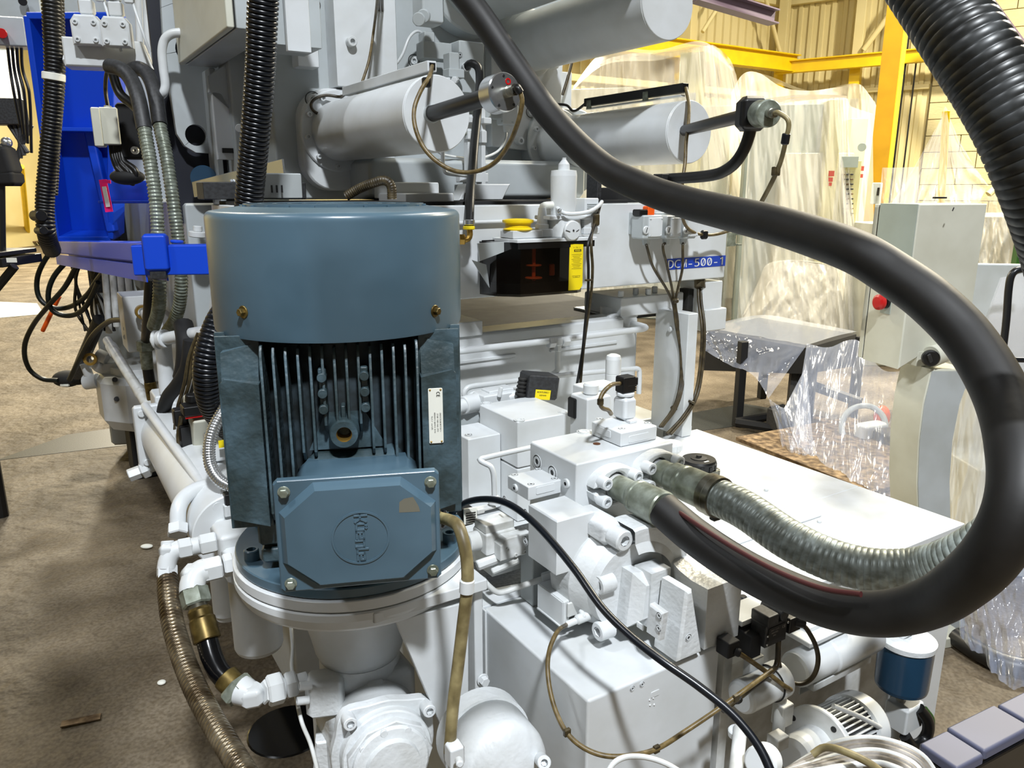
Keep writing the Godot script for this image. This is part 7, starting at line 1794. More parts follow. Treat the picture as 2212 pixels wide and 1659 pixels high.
	for k in 3:
		solo("thin_wire", sh().tube(pxs([[440 - k * 6, 720, 2.2], [425 - k * 8, 770, 2.2], [418 - k * 10, 830, 2.2], [400 - k * 8, 880, 2.22], [386 - k * 4, 925, 2.25], [378, 965 + k * 10, 2.25]]), 0.0055, 8), M.cable_dirty if k else M.black, "thin wire hanging left of the thick black conduit, %s" % ["nearest the conduit", "middle of three", "farthest from the conduit"][k], "wire")
	var va := thing("proportional_valve", "cream valve with a red stripe and black plugs, left behind the motor", "valve", P(420, 960, 2.15))
	put("body", sh().box(P(436, 915, 2.15), Vector3(0.075, 0.13, 0.14), MB * Basis(Vector3(1, 0, 0), 0.4), 0.006), M.beige_box, va)
	put("red_stripe", sh().box(P(425, 897, 2.06), Vector3(0.06, 0.012, 0.006), MB, 0.0), M.red, va)
	put("lid", sh().box(P(425, 882, 2.08), Vector3(0.08, 0.03, 0.06), MB, 0.005), M.black, va)
	put("plug", sh().cyl(P(414, 868, 2.08), P(414, 852, 2.08), 0.018, -1, 12).box(P(388, 900, 2.12), Vector3(0.035, 0.05, 0.04), MB, 0.005), M.black, va)
	put("side_case", sh().box(P(405, 945, 2.12), Vector3(0.05, 0.09, 0.06), MB, 0.006), M.black_gloss, va)
	put("foot", sh().cyl(P(432, 975, 2.15), P(432, 990, 2.12), 0.03, -1, 18), M.white, va)
	put("yellow_sticker", sh().box(P(485, 958, 1.93), Vector3(0.03, 0.02, 0.002), MB, 0.0), M.yellow_label, va)
	put("sticker_box", sh().box(P(478, 962, 1.98), Vector3(0.08, 0.07, 0.06), MB, 0.004), M.white, va)
	put("loop", sh().tube(pxs([[392, 900, 2.1], [386, 950, 2.1], [398, 985, 2.08], [425, 992, 2.05], [448, 985, 2.05]]), 0.007, 8), M.cable_dirty, va)

func right_corner() -> void:
	# proportional valve with its electronics in front of the tank
	var t := thing("control_valve", "white and dark grey control valve with black plugs beside the piston pump", "valve", P(1590, 1410, 1.36))
	var o := P(1610, 1350, 1.37)
	put("body", sh().box(o, Vector3(0.085, 0.055, 0.055), MB, 0.004), M.charcoal, t)
	put("top_plate", sh().box(o + UP * 0.031 - A * 0.002, Vector3(0.09, 0.012, 0.06), MB, 0.002), M.white, t)
	for q in [[1560, 1308], [1605, 1291]]:
		put("screw_pocket", sh().cyl(P(q[0], q[1], 1.43), P(q[0], q[1] - 4, 1.43), 0.008, -1, 14), M.black, t)
	put("square_flange", sh().box(P(1545, 1348, 1.33), Vector3(0.024, 0.036, 0.036), MB, 0.003), M.white, t)
	put("end_knob", sh().cyl(P(1536, 1358, 1.315), P(1513, 1373, 1.29), 0.0165, -1, 28), M.white, t)
	for q in [[1517, 1344], [1541, 1361], [1538, 1392]]:
		put("flange_screw", sh().socket(P(q[0] + 6, q[1] - 3, 1.31), P(q[0], q[1], 1.30), 0.0042), M.white, t)
	put("base_block", sh().box(P(1560, 1310, 1.46), Vector3(0.08, 0.07, 0.08), MB, 0.004).box(P(1580, 1400, 1.42), Vector3(0.1, 0.03, 0.06), MB, 0.004), M.white, t)
	put("solenoid_block", sh().box(P(1612, 1384, 1.325), Vector3(0.034, 0.052, 0.05), MB, 0.004), M.black_matt, t)
	put("black_plug", sh().box(P(1572, 1395, 1.28), Vector3(0.032, 0.034, 0.034), MB, 0.004).cyl(P(1585, 1405, 1.27), P(1600, 1412, 1.265), 0.008), M.black_matt, t)
	var ee := P(1660, 1358, 1.33)
	var el := put("electronics", sh().box(ee, Vector3(0.062, 0.05, 0.04), MB, 0.004).box(ee + UP * 0.032 - A * 0.014, Vector3(0.032, 0.024, 0.045), MB, 0.004).cyl(ee + UP * 0.034 + A * 0.018 - C * 0.03, ee + UP * 0.034 + A * 0.018 + C * 0.022, 0.012), M.charcoal, t)
	var lf := fr(ee + C * 0.0205 + UP * 0.004, A, UP)
	var pl := put("type_plate", sh().prism(rrect(0.05, 0.028, 0.002), lf, 0.0008), M.black, el)
	var tx := sh()
	tx.add(text("CE", 0.006, 0.0003, "Droid Sans", true), lf * Transform3D(I3, Vector3(0.017, 0.007, 0.0009)))
	for k in 3:
		tx.add(text(["24 V =  2,5 A", "NG6 P315", "IP65"][k], 0.003, 0.0003), lf * Transform3D(I3, Vector3(-0.008, 0.008 - k * 0.006, 0.0009)))
	put("plate_print", tx, M.cable_grey, pl)
	for q in [[-0.028, 0.0], [0.028, 0.012], [-0.028, -0.018]]:
		put("case_screw", sh().cyl(lf * Vector3(q[0], q[1], 0), lf * Vector3(q[0], q[1], 0.003), 0.0025, -1, 10), M.steel_clean, el)
	put("connector", sh().box(P(1706, 1343, 1.36), Vector3(0.036, 0.034, 0.03), MB, 0.004).cyl(P(1712, 1342, 1.355), P(1736, 1345, 1.36), 0.011, -1, 16), M.black, t)
	var c1 := thing("valve_cable", "brown cable looping out of the control valve's right connector", "cable", P(1750, 1470, 1.36))
	put("sheath", sh().tube(pxs([[1732, 1347, 1.36], [1745, 1362, 1.35], [1762, 1395, 1.34], [1767, 1430, 1.34], [1756, 1462, 1.335], [1733, 1477, 1.33], [1708, 1474, 1.325], [1690, 1455, 1.32], [1682, 1430, 1.32], [1682, 1385, 1.325]]), 0.0048, 10), M.cable_dirty, c1)
	var c2 := thing("valve_cable", "brown cable running from the control valve's left plug down to the filter can", "cable", P(1650, 1440, 1.3))
	put("sheath", sh().tube(pxs([[1596, 1411, 1.265], [1625, 1430, 1.27], [1660, 1455, 1.275], [1692, 1480, 1.28], [1708, 1490, 1.29]]), 0.0048, 10), M.cable, c2)
	put("grey_cable", sh().tube(pxs([[1682, 1385, 1.325], [1678, 1435, 1.31], [1665, 1450, 1.29], [1630, 1480, 1.26], [1590, 1512, 1.22], [1560, 1535, 1.2]]), 0.0055, 10), M.cable_dirty, c2)
	put("tie", sh().cyl(P(1590, 1505, 1.22), P(1594, 1515, 1.22), 0.010, -1, 10), M.black, c2)
	# two lying filter cans
	var f1 := thing("filter_can", "white lying filter can with streaks, the smaller one below the control valve", "filter", P(1600, 1545, 1.27))
	var a1 := P(1597, 1508, 1.27)
	put("can", sh().lathe(a1, A, [[0.0, 0.0], [0.026, 0.0], [0.031, 0.004], [0.033, 0.01], [0.033, 0.085], [0.036, 0.088], [0.036, 0.115], [0.0, 0.115]], 36), M.white, f1)
	put("bracket", sh().box(a1 + A * 0.07 - C * 0.03, Vector3(0.04, 0.10, 0.02), MB, 0.003), M.white_dirty, f1)
	put("black_ring", sh().lathe(a1 + A * 0.085, A, [[0.034, 0.0], [0.037, 0.0], [0.037, 0.002], [0.034, 0.002]], 32), M.black, f1)
	var f2 := thing("filter_can", "white lying filter can, the larger one under the black hose loop", "filter", P(1720, 1480, 1.42))
	var a2 := P(1715, 1448, 1.42)
	put("can", sh().lathe(a2, A, [[0.0, 0.0], [0.030, 0.0], [0.036, 0.003], [0.038, 0.01], [0.038, 0.10], [0.041, 0.105], [0.041, 0.26], [0.0, 0.262]], 40), M.white, f2)
	put("saddle", sh().box(a2 + A * 0.14 - UP * 0.045, Vector3(0.2, 0.02, 0.05), MB, 0.003), M.white_dirty, f2)
	put("cover_plate", sh().box(a2 + A * 0.10 + UP * 0.055 - C * 0.02, Vector3(0.15, 0.012, 0.07), MB, 0.003).box(a2 + A * 0.12 + UP * 0.065 - C * 0.04, Vector3(0.12, 0.012, 0.05), MB, 0.003), M.white, f2)
	put("drip_sheet", sh().box(a2 + A * 0.12 - UP * 0.065 - C * 0.01, Vector3(0.16, 0.03, 0.003), MB, 0.0), M.white_dirty, f2)
	# brackets and posts left of the small motor
	var ps := thing("pipe_stand", "grey white upright channel between the front box and the filter cans", "stand", P(1560, 1640, 1.2))
	put("channel", mbox(sh(), 0.335, 0.36, 0.05, 0.72, -0.04, 0.0, 0.002), M.white_dirty, ps)
	put("black_lid_edge", sh().cyl(P(1520, 1440, 1.35), P(1555, 1425, 1.38), 0.004), M.black, ps)
	put("riser", sh().cyl(P(1687, 1500, 1.34), P(1680, 1600, 1.3), 0.012, -1, 14), M.white_dirty, ps)
	put("riser_block", sh().box(P(1690, 1540, 1.33), Vector3(0.035, 0.05, 0.03), MB, 0.004), M.white_dirty, ps)
	put("riser_block", sh().box(P(1680, 1600, 1.27), Vector3(0.035, 0.03, 0.03), MB, 0.004), M.white_dirty, ps)
	put("foot", mbox(sh(), 0.33, 0.40, 0.0, 0.05, -0.05, 0.02, 0.002), M.white_dirty, ps)
	var kn := thing("white_knob", "white round knob cap at the lower edge beside the black cable's end", "gauge", P(1645, 1655, 1.1))  # plain white cap cylinder, a knob beside a short pipe
	put("cap", sh().lathe(P(1655, 1640, 1.12), (P(1630, 1655, 1.08) - P(1655, 1640, 1.12)), [[0.0, 0.0], [0.028, 0.0], [0.028, 0.028], [0.024, 0.033], [0.0, 0.033]], 32), M.white, kn)
	put("pipe", sh().cyl(P(1600, 1570, 1.2), P(1588, 1680, 1.1), 0.012, -1, 12), M.white_dirty, kn)
	put("collar", sh().cyl(P(1592, 1575, 1.2), P(1592, 1590, 1.2), 0.016, -1, 16), M.white, kn)
	# small electric motor
	var m := thing("small_motor", "white ribbed small electric motor with a round flange at the lower right", "motor", P(1820, 1620, 1.42))
	var mo_ := P(1760, 1612, 1.33)
	var ma := (P(1925, 1526, 1.52) - mo_).normalized()
	var fb := Sh.frame(ma)
	put("pump_cone", sh().lathe(mo_ - ma * 0.075, ma, [[0.0, 0.0], [0.036, 0.0], [0.040, 0.012], [0.042, 0.075], [0.0, 0.075]], 36), M.white, m)
	put("flange", sh().lathe(mo_, ma, [[0.04, 0.0], [0.076, 0.0], [0.078, 0.002], [0.078, 0.012], [0.076, 0.014], [0.0, 0.014]], 52), M.white_dirty, m)
	put("body", sh().lathe(mo_, ma, [[0.0, 0.014], [0.058, 0.014], [0.058, 0.135], [0.0, 0.135]], 40), M.charcoal, m)
	for k in 40:
		var an := TAU * k / 40.0
		var d := fb.x * cos(an) + fb.y * sin(an)
		put("cooling_fin", sh().box(mo_ + d * 0.060 + ma * 0.078, Vector3(0.010, 0.0034, 0.112), Basis(d, ma.cross(d), ma), 0.0008), M.white, m)
	put("fan_cowl", sh().lathe(mo_, ma, [[0.060, 0.135], [0.069, 0.137], [0.069, 0.175], [0.066, 0.182], [0.050, 0.186], [0.0, 0.187]], 48), M.white, m)
	for k in 4:
		var d := fb.x * cos(TAU * k / 4 + 0.5) + fb.y * sin(TAU * k / 4 + 0.5)
		put("flange_hole", sh().cyl(mo_ + d * 0.063 - ma * 0.0008, mo_ + d * 0.063 + ma * 0.001, 0.006, -1, 14, 0.0), M.black, m)
	put("terminal_box", sh().box(P(1952, 1540, 1.62), Vector3(0.075, 0.07, 0.06), MB, 0.006), M.white, m)
	put("foot", sh().box(mo_ + ma * 0.08 - UP * 0.075, Vector3(0.1, 0.03, 0.08), MB, 0.004).box(Vector3(mo_.x, 0.22, mo_.z) + ma * 0.08, Vector3(0.06, 0.44, 0.05), MB, 0.004), M.white_dirty, m)
	solo("motor_lead", sh().tube(pxs([[1800, 1525, 1.32], [1850, 1545, 1.33], [1890, 1565, 1.36], [1915, 1580, 1.4]]), 0.005, 10), M.white_dirty, "white painted lead lying across the ribs of the small motor", "cable")
	# blue filter bowl with painted white top
	var bw := thing("filter_bowl", "dark blue filter bowl with a crusted white top under the black hose loop", "filter", P(1945, 1500, 1.62))
	var b0 := P(1946, 1480, 1.62)
	put("bowl", sh().lathe(b0, UP, [[0.0, -0.012], [0.045, -0.010], [0.058, 0.0], [0.0595, 0.008], [0.061, 0.115], [0.0, 0.115]], 44), M.filter_blue, bw)
	put("white_top", sh().lathe(b0, UP, [[0.06, 0.112], [0.064, 0.116], [0.064, 0.128], [0.05, 0.133], [0.02, 0.130], [0.0, 0.130]], 44), M.white_cast, bw)
	put("pipe", sh().cyl(b0 + UP * 0.13, b0 + UP * 0.2 - C * 0.1, 0.02), M.white, bw)
	put("stem", sh().cyl(Vector3(b0.x + 0.005, 0.0, b0.z), Vector3(b0.x + 0.005, b0.y - 0.008, b0.z), 0.011, -1, 12), M.white_dirty, bw)
	var dh := thing("drain_coil", "black and green drain hose bundle beside the stem of the blue filter bowl", "hose", P(1990, 1590, 1.6))
	put("black_hose", sh().tube(pxs([[1985, 1530, 1.6], [2005, 1560, 1.6], [1998, 1595, 1.6], [1970, 1610, 1.58], [1955, 1590, 1.58]]), 0.014, 10), M.black, dh)
	put("green_hose", sh().tube(pxs([[1998, 1530, 1.62], [2014, 1555, 1.62], [2008, 1590, 1.62]]), 0.006, 8), mat(Color(0.15, 0.3, 0.08), 0.5), dh)
	# dark machine corner with lavender grey top plates
	var bx := thing("battery_box", "dark blue black box with lavender grey top covers at the lower right corner", "box", P(2150, 1640, 1.1))
	var hh := 0.66
	var q0 := PH(1985, 1604, hh)
	var q1 := PH(2048, 1572, hh)
	var q2 := PH(2150, 1518, hh)
	var q3 := PH(2260, 1468, hh)
	var ed := (q3 - q0).normalized()
	ed.y = 0
	ed = ed.normalized()
	var fd := ed.cross(UP) * -1.0
	if fd.z < 0: fd = -fd
	var bb := Basis(ed, UP, fd)
	var L_ := q0.distance_to(q3) + 0.2
	put("case", sh().box(q0 + ed * L_ / 2 + fd * 0.034 - UP * (hh / 2 + 0.014), Vector3(L_, hh - 0.028, 0.062), bb, 0.006), mat(Color(0.05, 0.055, 0.075), 0.35, 0.0, noise_tex(0.03, Color(0.4, 0.4, 0.45), Color(1, 1, 1), 91), 3.0), bx)
	var cut := [0.0, q0.distance_to(q1), q0.distance_to(q2), L_]
	for k in 3:
		var w: float = cut[k + 1] - cut[k] - 0.005
		put("top_cover", sh().box(q0 + ed * (cut[k] + w / 2) + fd * (0.035 - 0.004 * (k % 2)) - UP * 0.012, Vector3(w, 0.024, 0.072), bb, 0.006), mat(Color(0.33, 0.34, 0.42), 0.55), bx)
	put("cover_gap", sh().box(q0 + ed * L_ / 2 + fd * 0.035 - UP * 0.026, Vector3(L_, 0.01, 0.05), bb, 0.0), M.black, bx)
	# bundle of grey cables
	var cb := thing("cable_bundle", "bundle of worn grey cables curling over the lower right edge", "cables", P(1850, 1650, 1.1))
	for k in 7:
		var j := k * 6.0
		var zz := 1.12 - k * 0.012
		put("cable", sh().tube(pxs([[1690 - j, 1672 + j * 0.3, zz], [1745, 1636 + j * 0.9, zz + 0.02], [1800 + j, 1606 + j * 1.3, zz + 0.04], [1870 + j * 0.6, 1594 + j * 1.5, zz + 0.03], [1940 - j * 0.3, 1606 + j * 1.4, zz], [1995 - j, 1635 + j, zz - 0.02], [2032 - j * 1.6, 1690, zz - 0.04]]), 0.0052 + 0.0006 * (k % 3), 10), M.cable_grey if k % 3 else M.white_dirty, cb)
	put("loose_cable", sh().tube(pxs([[1755, 1630, 1.1], [1780, 1615, 1.1], [1820, 1622, 1.08], [1880, 1650, 1.05], [1930, 1690, 1.0]]), 0.0062, 10), M.cable_beige, cb)
	solo("white_tube", sh().tube(pxs([[1300, 1690, 1.0], [1330, 1645, 1.02], [1380, 1634, 1.04], [1440, 1650, 1.03], [1500, 1690, 1.0]]), 0.0045, 8), M.white_dirty, "thin white tube arching over the lower edge before the front box", "pipe")

func control_box() -> void:
	var bb := Basis(UP, deg_to_rad(16.6))
	var x := bb * Vector3(1, 0, 0)
	var z := bb * Vector3(0, 0, 1)
	var p := P(1986, 441, 2.5)
	var w := run(p, x, 2134)
	var dl := run(p, -z, 1902)
	var dr := run(p, -z, 1889)
	var h := -runy(p, UP, 798)
	var t := thing("control_pendant", "pale grey control box on a curved stand with a red emergency button", "box", Vector3(p.x, 0, p.z))
	var poly := [Vector2(0, 0), Vector2(w, 0), Vector2(w, -h * 0.62), Vector2(w * 0.55, -h * 0.86), Vector2(0, -h)]
	put("case", sh().prism(poly, Transform3D(bb, p - z * dl), dl, 0.004), M.beige_box, t)
	put("rear_door", sh().box(p - z * (dl + (dr - dl) * 0.6) + x * w * 0.5 - UP * h * 0.42, Vector3(w, h * 0.8, (dr - dl) * 0.8), bb, 0.003).box(p - z * (dl + (dr - dl) * 0.6) + x * 0.03 - UP * h * 0.5, Vector3(0.06, h * 0.99, (dr - dl) * 0.8), bb, 0.003), M.beige_box, t)
	put("door_gap", sh().box(p - z * (dl + 0.003) + x * 0.02 - UP * h * 0.5, Vector3(0.036, h * 0.98, 0.004), bb, 0.0), M.black, t)
	put("side_cover", sh().box(p - x * 0.001 - z * dl * 0.5 - UP * h * 0.2, Vector3(0.003, h * 0.4, dl * 0.97), bb, 0.001), M.shade_grey, t)
	put("top_latch", sh().box(P(2030, 427, 2.6), Vector3(0.05, 0.006, 0.012), bb, 0.001), M.black, t)
	put("scuff", sh().box(P(2059, 452, 2.48) + z * 0.0, Vector3(0.004, 0.012, 0.001), bb * Basis(Vector3(0, 0, 1), -0.4), 0.0), M.charcoal, t)
	# red button on the left side
	var r0 := ray(1915, 652)
	var s: float = (p - EYE).dot(x) / r0.dot(x)
	var e := EYE + r0 * s
	var es := put("emergency_button", sh().lathe(e, -x, [[0.0, 0.012], [0.013, 0.012], [0.013, 0.020], [0.0255, 0.022], [0.0265, 0.027], [0.0255, 0.036], [0.018, 0.041], [0.0, 0.042]], 36), M.red, t, "red mushroom emergency button")
	put("collar", sh().lathe(e, -x, [[0.0, 0.0], [0.022, 0.0], [0.022, 0.011], [0.018, 0.013], [0.0, 0.013]], 28), M.black, es)
	put("square_plate", sh().box(e - UP * 0.012 - x * 0.001, Vector3(0.002, 0.055, 0.045), bb, 0.0), M.shade_grey, es)
	put("key_lock", sh().cyl(P(1950, 545, 2.62), P(1946, 545, 2.6), 0.008, -1, 14), M.steel_clean, t)
	# arm and curved stand
	var a0 := P(1975, 768, 2.55)
	var ar := put("arm", sh().box(P(1990, 770, 2.56), Vector3(0.09, 0.055, 0.06), bb, 0.004).cyl(P(2012, 770, 2.50), P(2012, 770, 2.50) + x * 0.14 - z * 0.02 + UP * 0.02, 0.036, 0.03, 28), M.beige_box, t)
	put("black_knob", sh().cyl(P(2008, 772, 2.49), P(2008, 772, 2.49) + z * 0.02 - x * 0.012, 0.027, -1, 28, 0.004), M.black, ar)
	put("knob_bar", sh().box(P(2009, 774, 2.465), Vector3(0.012, 0.03, 0.006), bb * Basis(Vector3(0, 0, 1), 0.5), 0.001), M.charcoal, ar)
	var of := Transform3D(bb, P(2030, 800, 2.5))
	var ol := []
	for q in [[2012, 798], [1995, 870], [1985, 950], [1981, 1040], [1984, 1130], [1995, 1250], [2000, 1420], [2075, 1420], [2066, 1250], [2052, 1130], [2050, 1040], [2056, 950], [2072, 870], [2098, 798]]:
		var rr := ray(q[0], q[1])
		var ss: float = (of.origin - EYE).dot(z) / rr.dot(z)
		var l := of.affine_inverse() * (EYE + rr * ss)
		ol.append(Vector2(l.x, maxf(l.y, -of.origin.y)))
	put("curved_stand", sh().prism(ol, Transform3D(bb, of.origin - z * 0.13), 0.13, 0.004, 0.85), M.beige_box, t)
	put("stand_face", sh().prism(ol.map(func(q): return q * 0.985 + Vector2(0.002, -0.006)), Transform3D(bb, of.origin), 0.002, 0.0, 0.85), M.grey, t)
	put("stand_foot", sh().box(Vector3(of.origin.x, 0.02, of.origin.z) - z * 0.06, Vector3(0.4, 0.04, 0.3), bb, 0.004), M.beige_box, t)

func along(pts: Array, u: float) -> Vector3:
	var f := u * (pts.size() - 1)
	var i := mini(int(f), pts.size() - 2)
	var t := f - i
	var p0: Vector3 = pts[maxi(i - 1, 0)]
	var p3: Vector3 = pts[mini(i + 2, pts.size() - 1)]
	return pts[i].cubic_interpolate(pts[i + 1], p0, p3, t)
# plastic hung between an upper and a lower line of points, with folds that fan out from the top
func drape(top: Array, low: Array, amp: float, folds: float, seed_: int, nu := 110, nv := 40, sag := 0.0, crinkle := 0.1) -> Sh:
	var nz := FastNoiseLite.new()
	nz.seed = seed_
	nz.frequency = 1.0
	nz.fractal_octaves = 3
	var nf := FastNoiseLite.new()
	nf.seed = seed_ + 5
	nf.frequency = 1.0
	nf.noise_type = FastNoiseLite.TYPE_CELLULAR
	nf.cellular_return_type = FastNoiseLite.RETURN_DISTANCE
	return sh().sheet(func(u: float, v: float) -> Vector3:
		var a := along(top, u)
		var b := along(low, u)
		var p := a.lerp(b, v)
		var n := (EYE - p)
		n.y *= 0.2
		n = n.normalized()
		var f := nz.get_noise_2d(u * folds * 0.6 + v, v * 0.9) + 0.4 * nz.get_noise_2d(u * folds * 1.3 - v * 1.5, v * 1.6 + 7.0)
		var c := nf.get_noise_2d(u * folds * 0.9 + v, v * folds * 0.45)
		return p + n * amp * (f * (0.25 + 0.75 * v) + crinkle * (c + 0.5)) - UP * sag * sin(PI * v) * (0.4 + 0.6 * sin(PI * u)), nu, nv)

func cab(s: Sh, x0: float, x1: float, yt: float, d: float, deep: float, turn := -0.3) -> Sh: # a plain upright cabinet seen between two columns of the picture
	var a := P(x0, yt, d)
	var b := P(x1, yt, d)
	var h := a.y
	return s.box(Vector3((a.x + b.x) / 2, h / 2, a.z - deep / 2), Vector3(b.x - a.x, h, deep), Basis(UP, turn), 0.01)

func wrapped() -> void:
	var cream: Material = M.beige_box
	# tallest wrapped machine
	var m1 := thing("wrapped_machine", "tallest cream machine wrapped in sagging clear plastic behind the press cylinders", "machine", Vector3(P(1420, 400, 10.2).x, 0, -10.2))
	put("left_cabinet", cab(sh(), 1250, 1400, 190, 10.0, 1.2), cream, m1)
	put("tall_column", cab(sh(), 1480, 1535, 112, 9.8, 0.5, -0.2), M.cream_green, m1)
	put("front_table", cab(sh(), 1380, 1600, 420, 9.6, 1.0), M.shade_grey, m1)
	put("rear_cabinet", cab(sh(), 1400, 1600, 230, 10.6, 0.8), cream, m1)
	put("door_window", sh().box(P(1455, 250, 9.7), Vector3(0.5, 0.5, 0.04), Basis(UP, -0.3), 0.005), M.grey, m1)
	put("plastic_front", drape(pxs([[1225, 205, 9.6], [1290, 140, 9.6], [1350, 118, 9.6], [1440, 112, 9.5], [1505, 102, 9.4], [1540, 98, 9.4]]), pxs([[1215, 660, 9.2], [1280, 672, 9.0], [1350, 680, 8.9], [1440, 690, 8.9], [1530, 690, 8.9], [1610, 685, 9.0]]), 0.24, 9.0, 3, 130, 44, 0.12), M.film, m1)
	put("plastic_side", drape(pxs([[1508, 101, 9.4], [1530, 96, 9.45], [1555, 106, 9.6], [1578, 130, 9.9], [1590, 160, 10.2]]), pxs([[1560, 690, 8.9], [1615, 684, 9.0], [1650, 672, 9.4], [1680, 660, 9.8], [1690, 650, 10.4]]), 0.2, 7.0, 8, 90, 44, 0.0), M.film, m1)
	put("plastic_top", drape(pxs([[1240, 185, 10.9], [1310, 108, 10.9], [1420, 108, 10.8], [1520, 90, 10.4], [1585, 150, 10.5]]), pxs([[1225, 205, 9.6], [1300, 138, 9.6], [1420, 115, 9.5], [1520, 101, 9.4], [1580, 140, 9.8]]), 0.06, 6.0, 11, 60, 16, 0.1), M.film, m1)
	# second wrapped machine with its panel of buttons
	var m2 := thing("wrapped_machine", "cream machine with a button panel and red squares under plastic, left of the column", "machine", Vector3(P(1740, 400, 8.0).x, 0, -8.0))
	put("left_cabinet", cab(sh(), 1645, 1800, 225, 8.2, 0.9, -0.25), M.shade_grey, m2)
	put("right_column", cab(sh(), 1803, 1832, 214, 7.9, 0.7, -0.1), M.cream_green, m2)
	put("far_column", cab(sh(), 1846, 1882, 255, 8.3, 0.5, -0.1), M.cream_green, m2)
	put("body", cab(sh(), 1700, 1850, 330, 8.0, 0.6, -0.1), cream, m2)
	var pn := put("button_panel", sh().box(P(1833, 420, 7.55), Vector3(0.17, 0.62, 0.04), Basis(UP, -0.1), 0.006), M.cream_green, m2)
	for i in 9:
		for j in 3:
			put("button", sh().box(P(1822 + j * 9, 377 + i * 10.5, 7.5), Vector3(0.025, 0.014, 0.02), Basis(UP, -0.1), 0.003), M.charcoal if (i + j) % 3 else M.wood, pn)
	put("dark_screen", sh().box(P(1835, 350, 7.5), Vector3(0.16, 0.10, 0.02), I3, 0.002), M.shade_grey, pn)
	for q in [[1796, 375, 0.05], [1794, 388, 0.04], [1793, 398, 0.03], [1861, 364, 0.045], [1860, 380, 0.035]]:
		put("red_square", sh().box(P(q[0], q[1], 7.45 if q[0] < 1850 else 7.75), Vector3(q[2], q[2], 0.01), I3, 0.0), mat(Color(0.75, 0.33, 0.28), 0.6), m2)
	for q in [[1862, 318, 0.04]]:
		put("gauge", sh().cyl(P(q[0], q[1], 7.8), P(q[0], q[1], 7.75), q[2], -1, 18), M.shade_grey, m2)
	put("plastic_front", drape(pxs([[1622, 245, 7.9], [1680, 222, 7.8], [1740, 218, 7.7], [1804, 211, 7.6], [1828, 213, 7.6]]), pxs([[1590, 720, 7.4], [1680, 735, 7.2], [1750, 740, 7.2], [1815, 740, 7.2], [1862, 738, 7.3]]), 0.22, 8.0, 21, 120, 44, 0.05), M.film, m2)
	put("plastic_side", drape(pxs([[1808, 211, 7.6], [1830, 213, 7.7], [1840, 230, 8.0], [1885, 245, 8.2]]), pxs([[1835, 735, 7.2], [1868, 735, 7.4], [1880, 725, 7.6], [1890, 715, 8.0]]), 0.12, 6.0, 23, 70, 44), M.film_thin, m2)
	put("plastic_top", drape(pxs([[1640, 215, 8.8], [1720, 205, 8.8], [1800, 205, 8.7], [1830, 208, 8.4]]), pxs([[1622, 245, 7.9], [1700, 222, 7.8], [1800, 213, 7.6], [1828, 215, 7.6]]), 0.08, 5.0, 25, 60, 14), M.film_clear, m2)
	# third, the humped film further back
	var m3 := thing("wrapped_machine", "machine under warm lit plastic humps at the back, below the yellow runway beam", "machine", Vector3(P(1720, 400, 11.0).x, 0, -11.0))
	put("body", cab(sh(), 1610, 1860, 215, 11.4, 0.8, -0.2), cream, m3)
	put("plastic", drape(pxs([[1580, 200, 10.9], [1605, 160, 10.9], [1640, 158, 10.9], [1690, 188, 10.8], [1750, 196, 10.7], [1810, 188, 10.6], [1850, 180, 10.5], [1872, 196, 10.5], [1900, 245, 10.6]]), pxs([[1575, 640, 10.4], [1610, 650, 10.3], [1650, 650, 10.3], [1700, 652, 10.2], [1750, 655, 10.2], [1810, 655, 10.2], [1850, 655, 10.2], [1880, 655, 10.2], [1905, 650, 10.3]]), 0.2, 8.0, 31, 110, 36), M.film_warm, m3)
	put("plastic_top", drape(pxs([[1590, 215, 12.0], [1640, 175, 12.0], [1750, 200, 11.9], [1850, 188, 11.8], [1890, 220, 11.8]]), pxs([[1582, 198, 10.9], [1635, 158, 10.9], [1750, 196, 10.7], [1850, 181, 10.5], [1895, 235, 10.6]]), 0.08, 5.0, 33, 50, 12), M.film_warm, m3)
	# low wrapped machine on the floor
	var m4 := thing("wrapped_crate", "low machine under creased cloudy plastic on the tan floor, below the black hose", "machine", PH(1720, 715, 0.0))
	put("body", cab(sh(), 1665, 1790, 575, 8.2, 0.7, -0.15), cream, m4)
	put("side_body", cab(sh(), 1805, 1860, 590, 8.0, 0.6, -0.15), M.shade_grey, m4)
	put("dark_tool", sh().box(P(1745, 565, 8.2), Vector3(0.3, 0.06, 0.1), Basis(Vector3(0, 0, 1), -0.15), 0.02), M.black_matt, m4)
	put("plastic", drape(pxs([[1645, 592, 8.3], [1655, 572, 8.0], [1690, 562, 7.8], [1740, 566, 7.7], [1800, 574, 7.7], [1812, 566, 7.8], [1858, 600, 8.0]]), pxs([[1600, 690, 8.0], [1620, 702, 7.7], [1670, 712, 7.4], [1740, 720, 7.3], [1795, 722, 7.3], [1830, 722, 7.4], [1880, 720, 7.6]]), 0.2, 8.0, 41, 110, 36, 0.0, 0.25), M.film_white, m4)
	put("plastic_top", drape(pxs([[1660, 570, 8.9], [1720, 555, 8.9], [1790, 562, 8.9], [1850, 590, 8.8]]), pxs([[1650, 580, 8.0], [1700, 563, 7.8], [1790, 573, 7.7], [1858, 600, 8.0]]), 0.07, 5.0, 43, 50, 12, 0.0, 0.25), M.film_white, m4)
	# trough table under clear film
	var tr := thing("trough_table", "black steel trough table on square legs, its top wrapped in shiny clear plastic", "table", PH(1600, 925, 0.0))
	var c := [P(1518, 712, 5.6), P(1640, 686, 6.1), P(1850, 722, 5.5), P(1742, 752, 4.9)]
	var low := [P(1520, 800, 5.5), P(1625, 790, 5.9), P(1850, 790, 5.4), P(1742, 808, 4.85)]
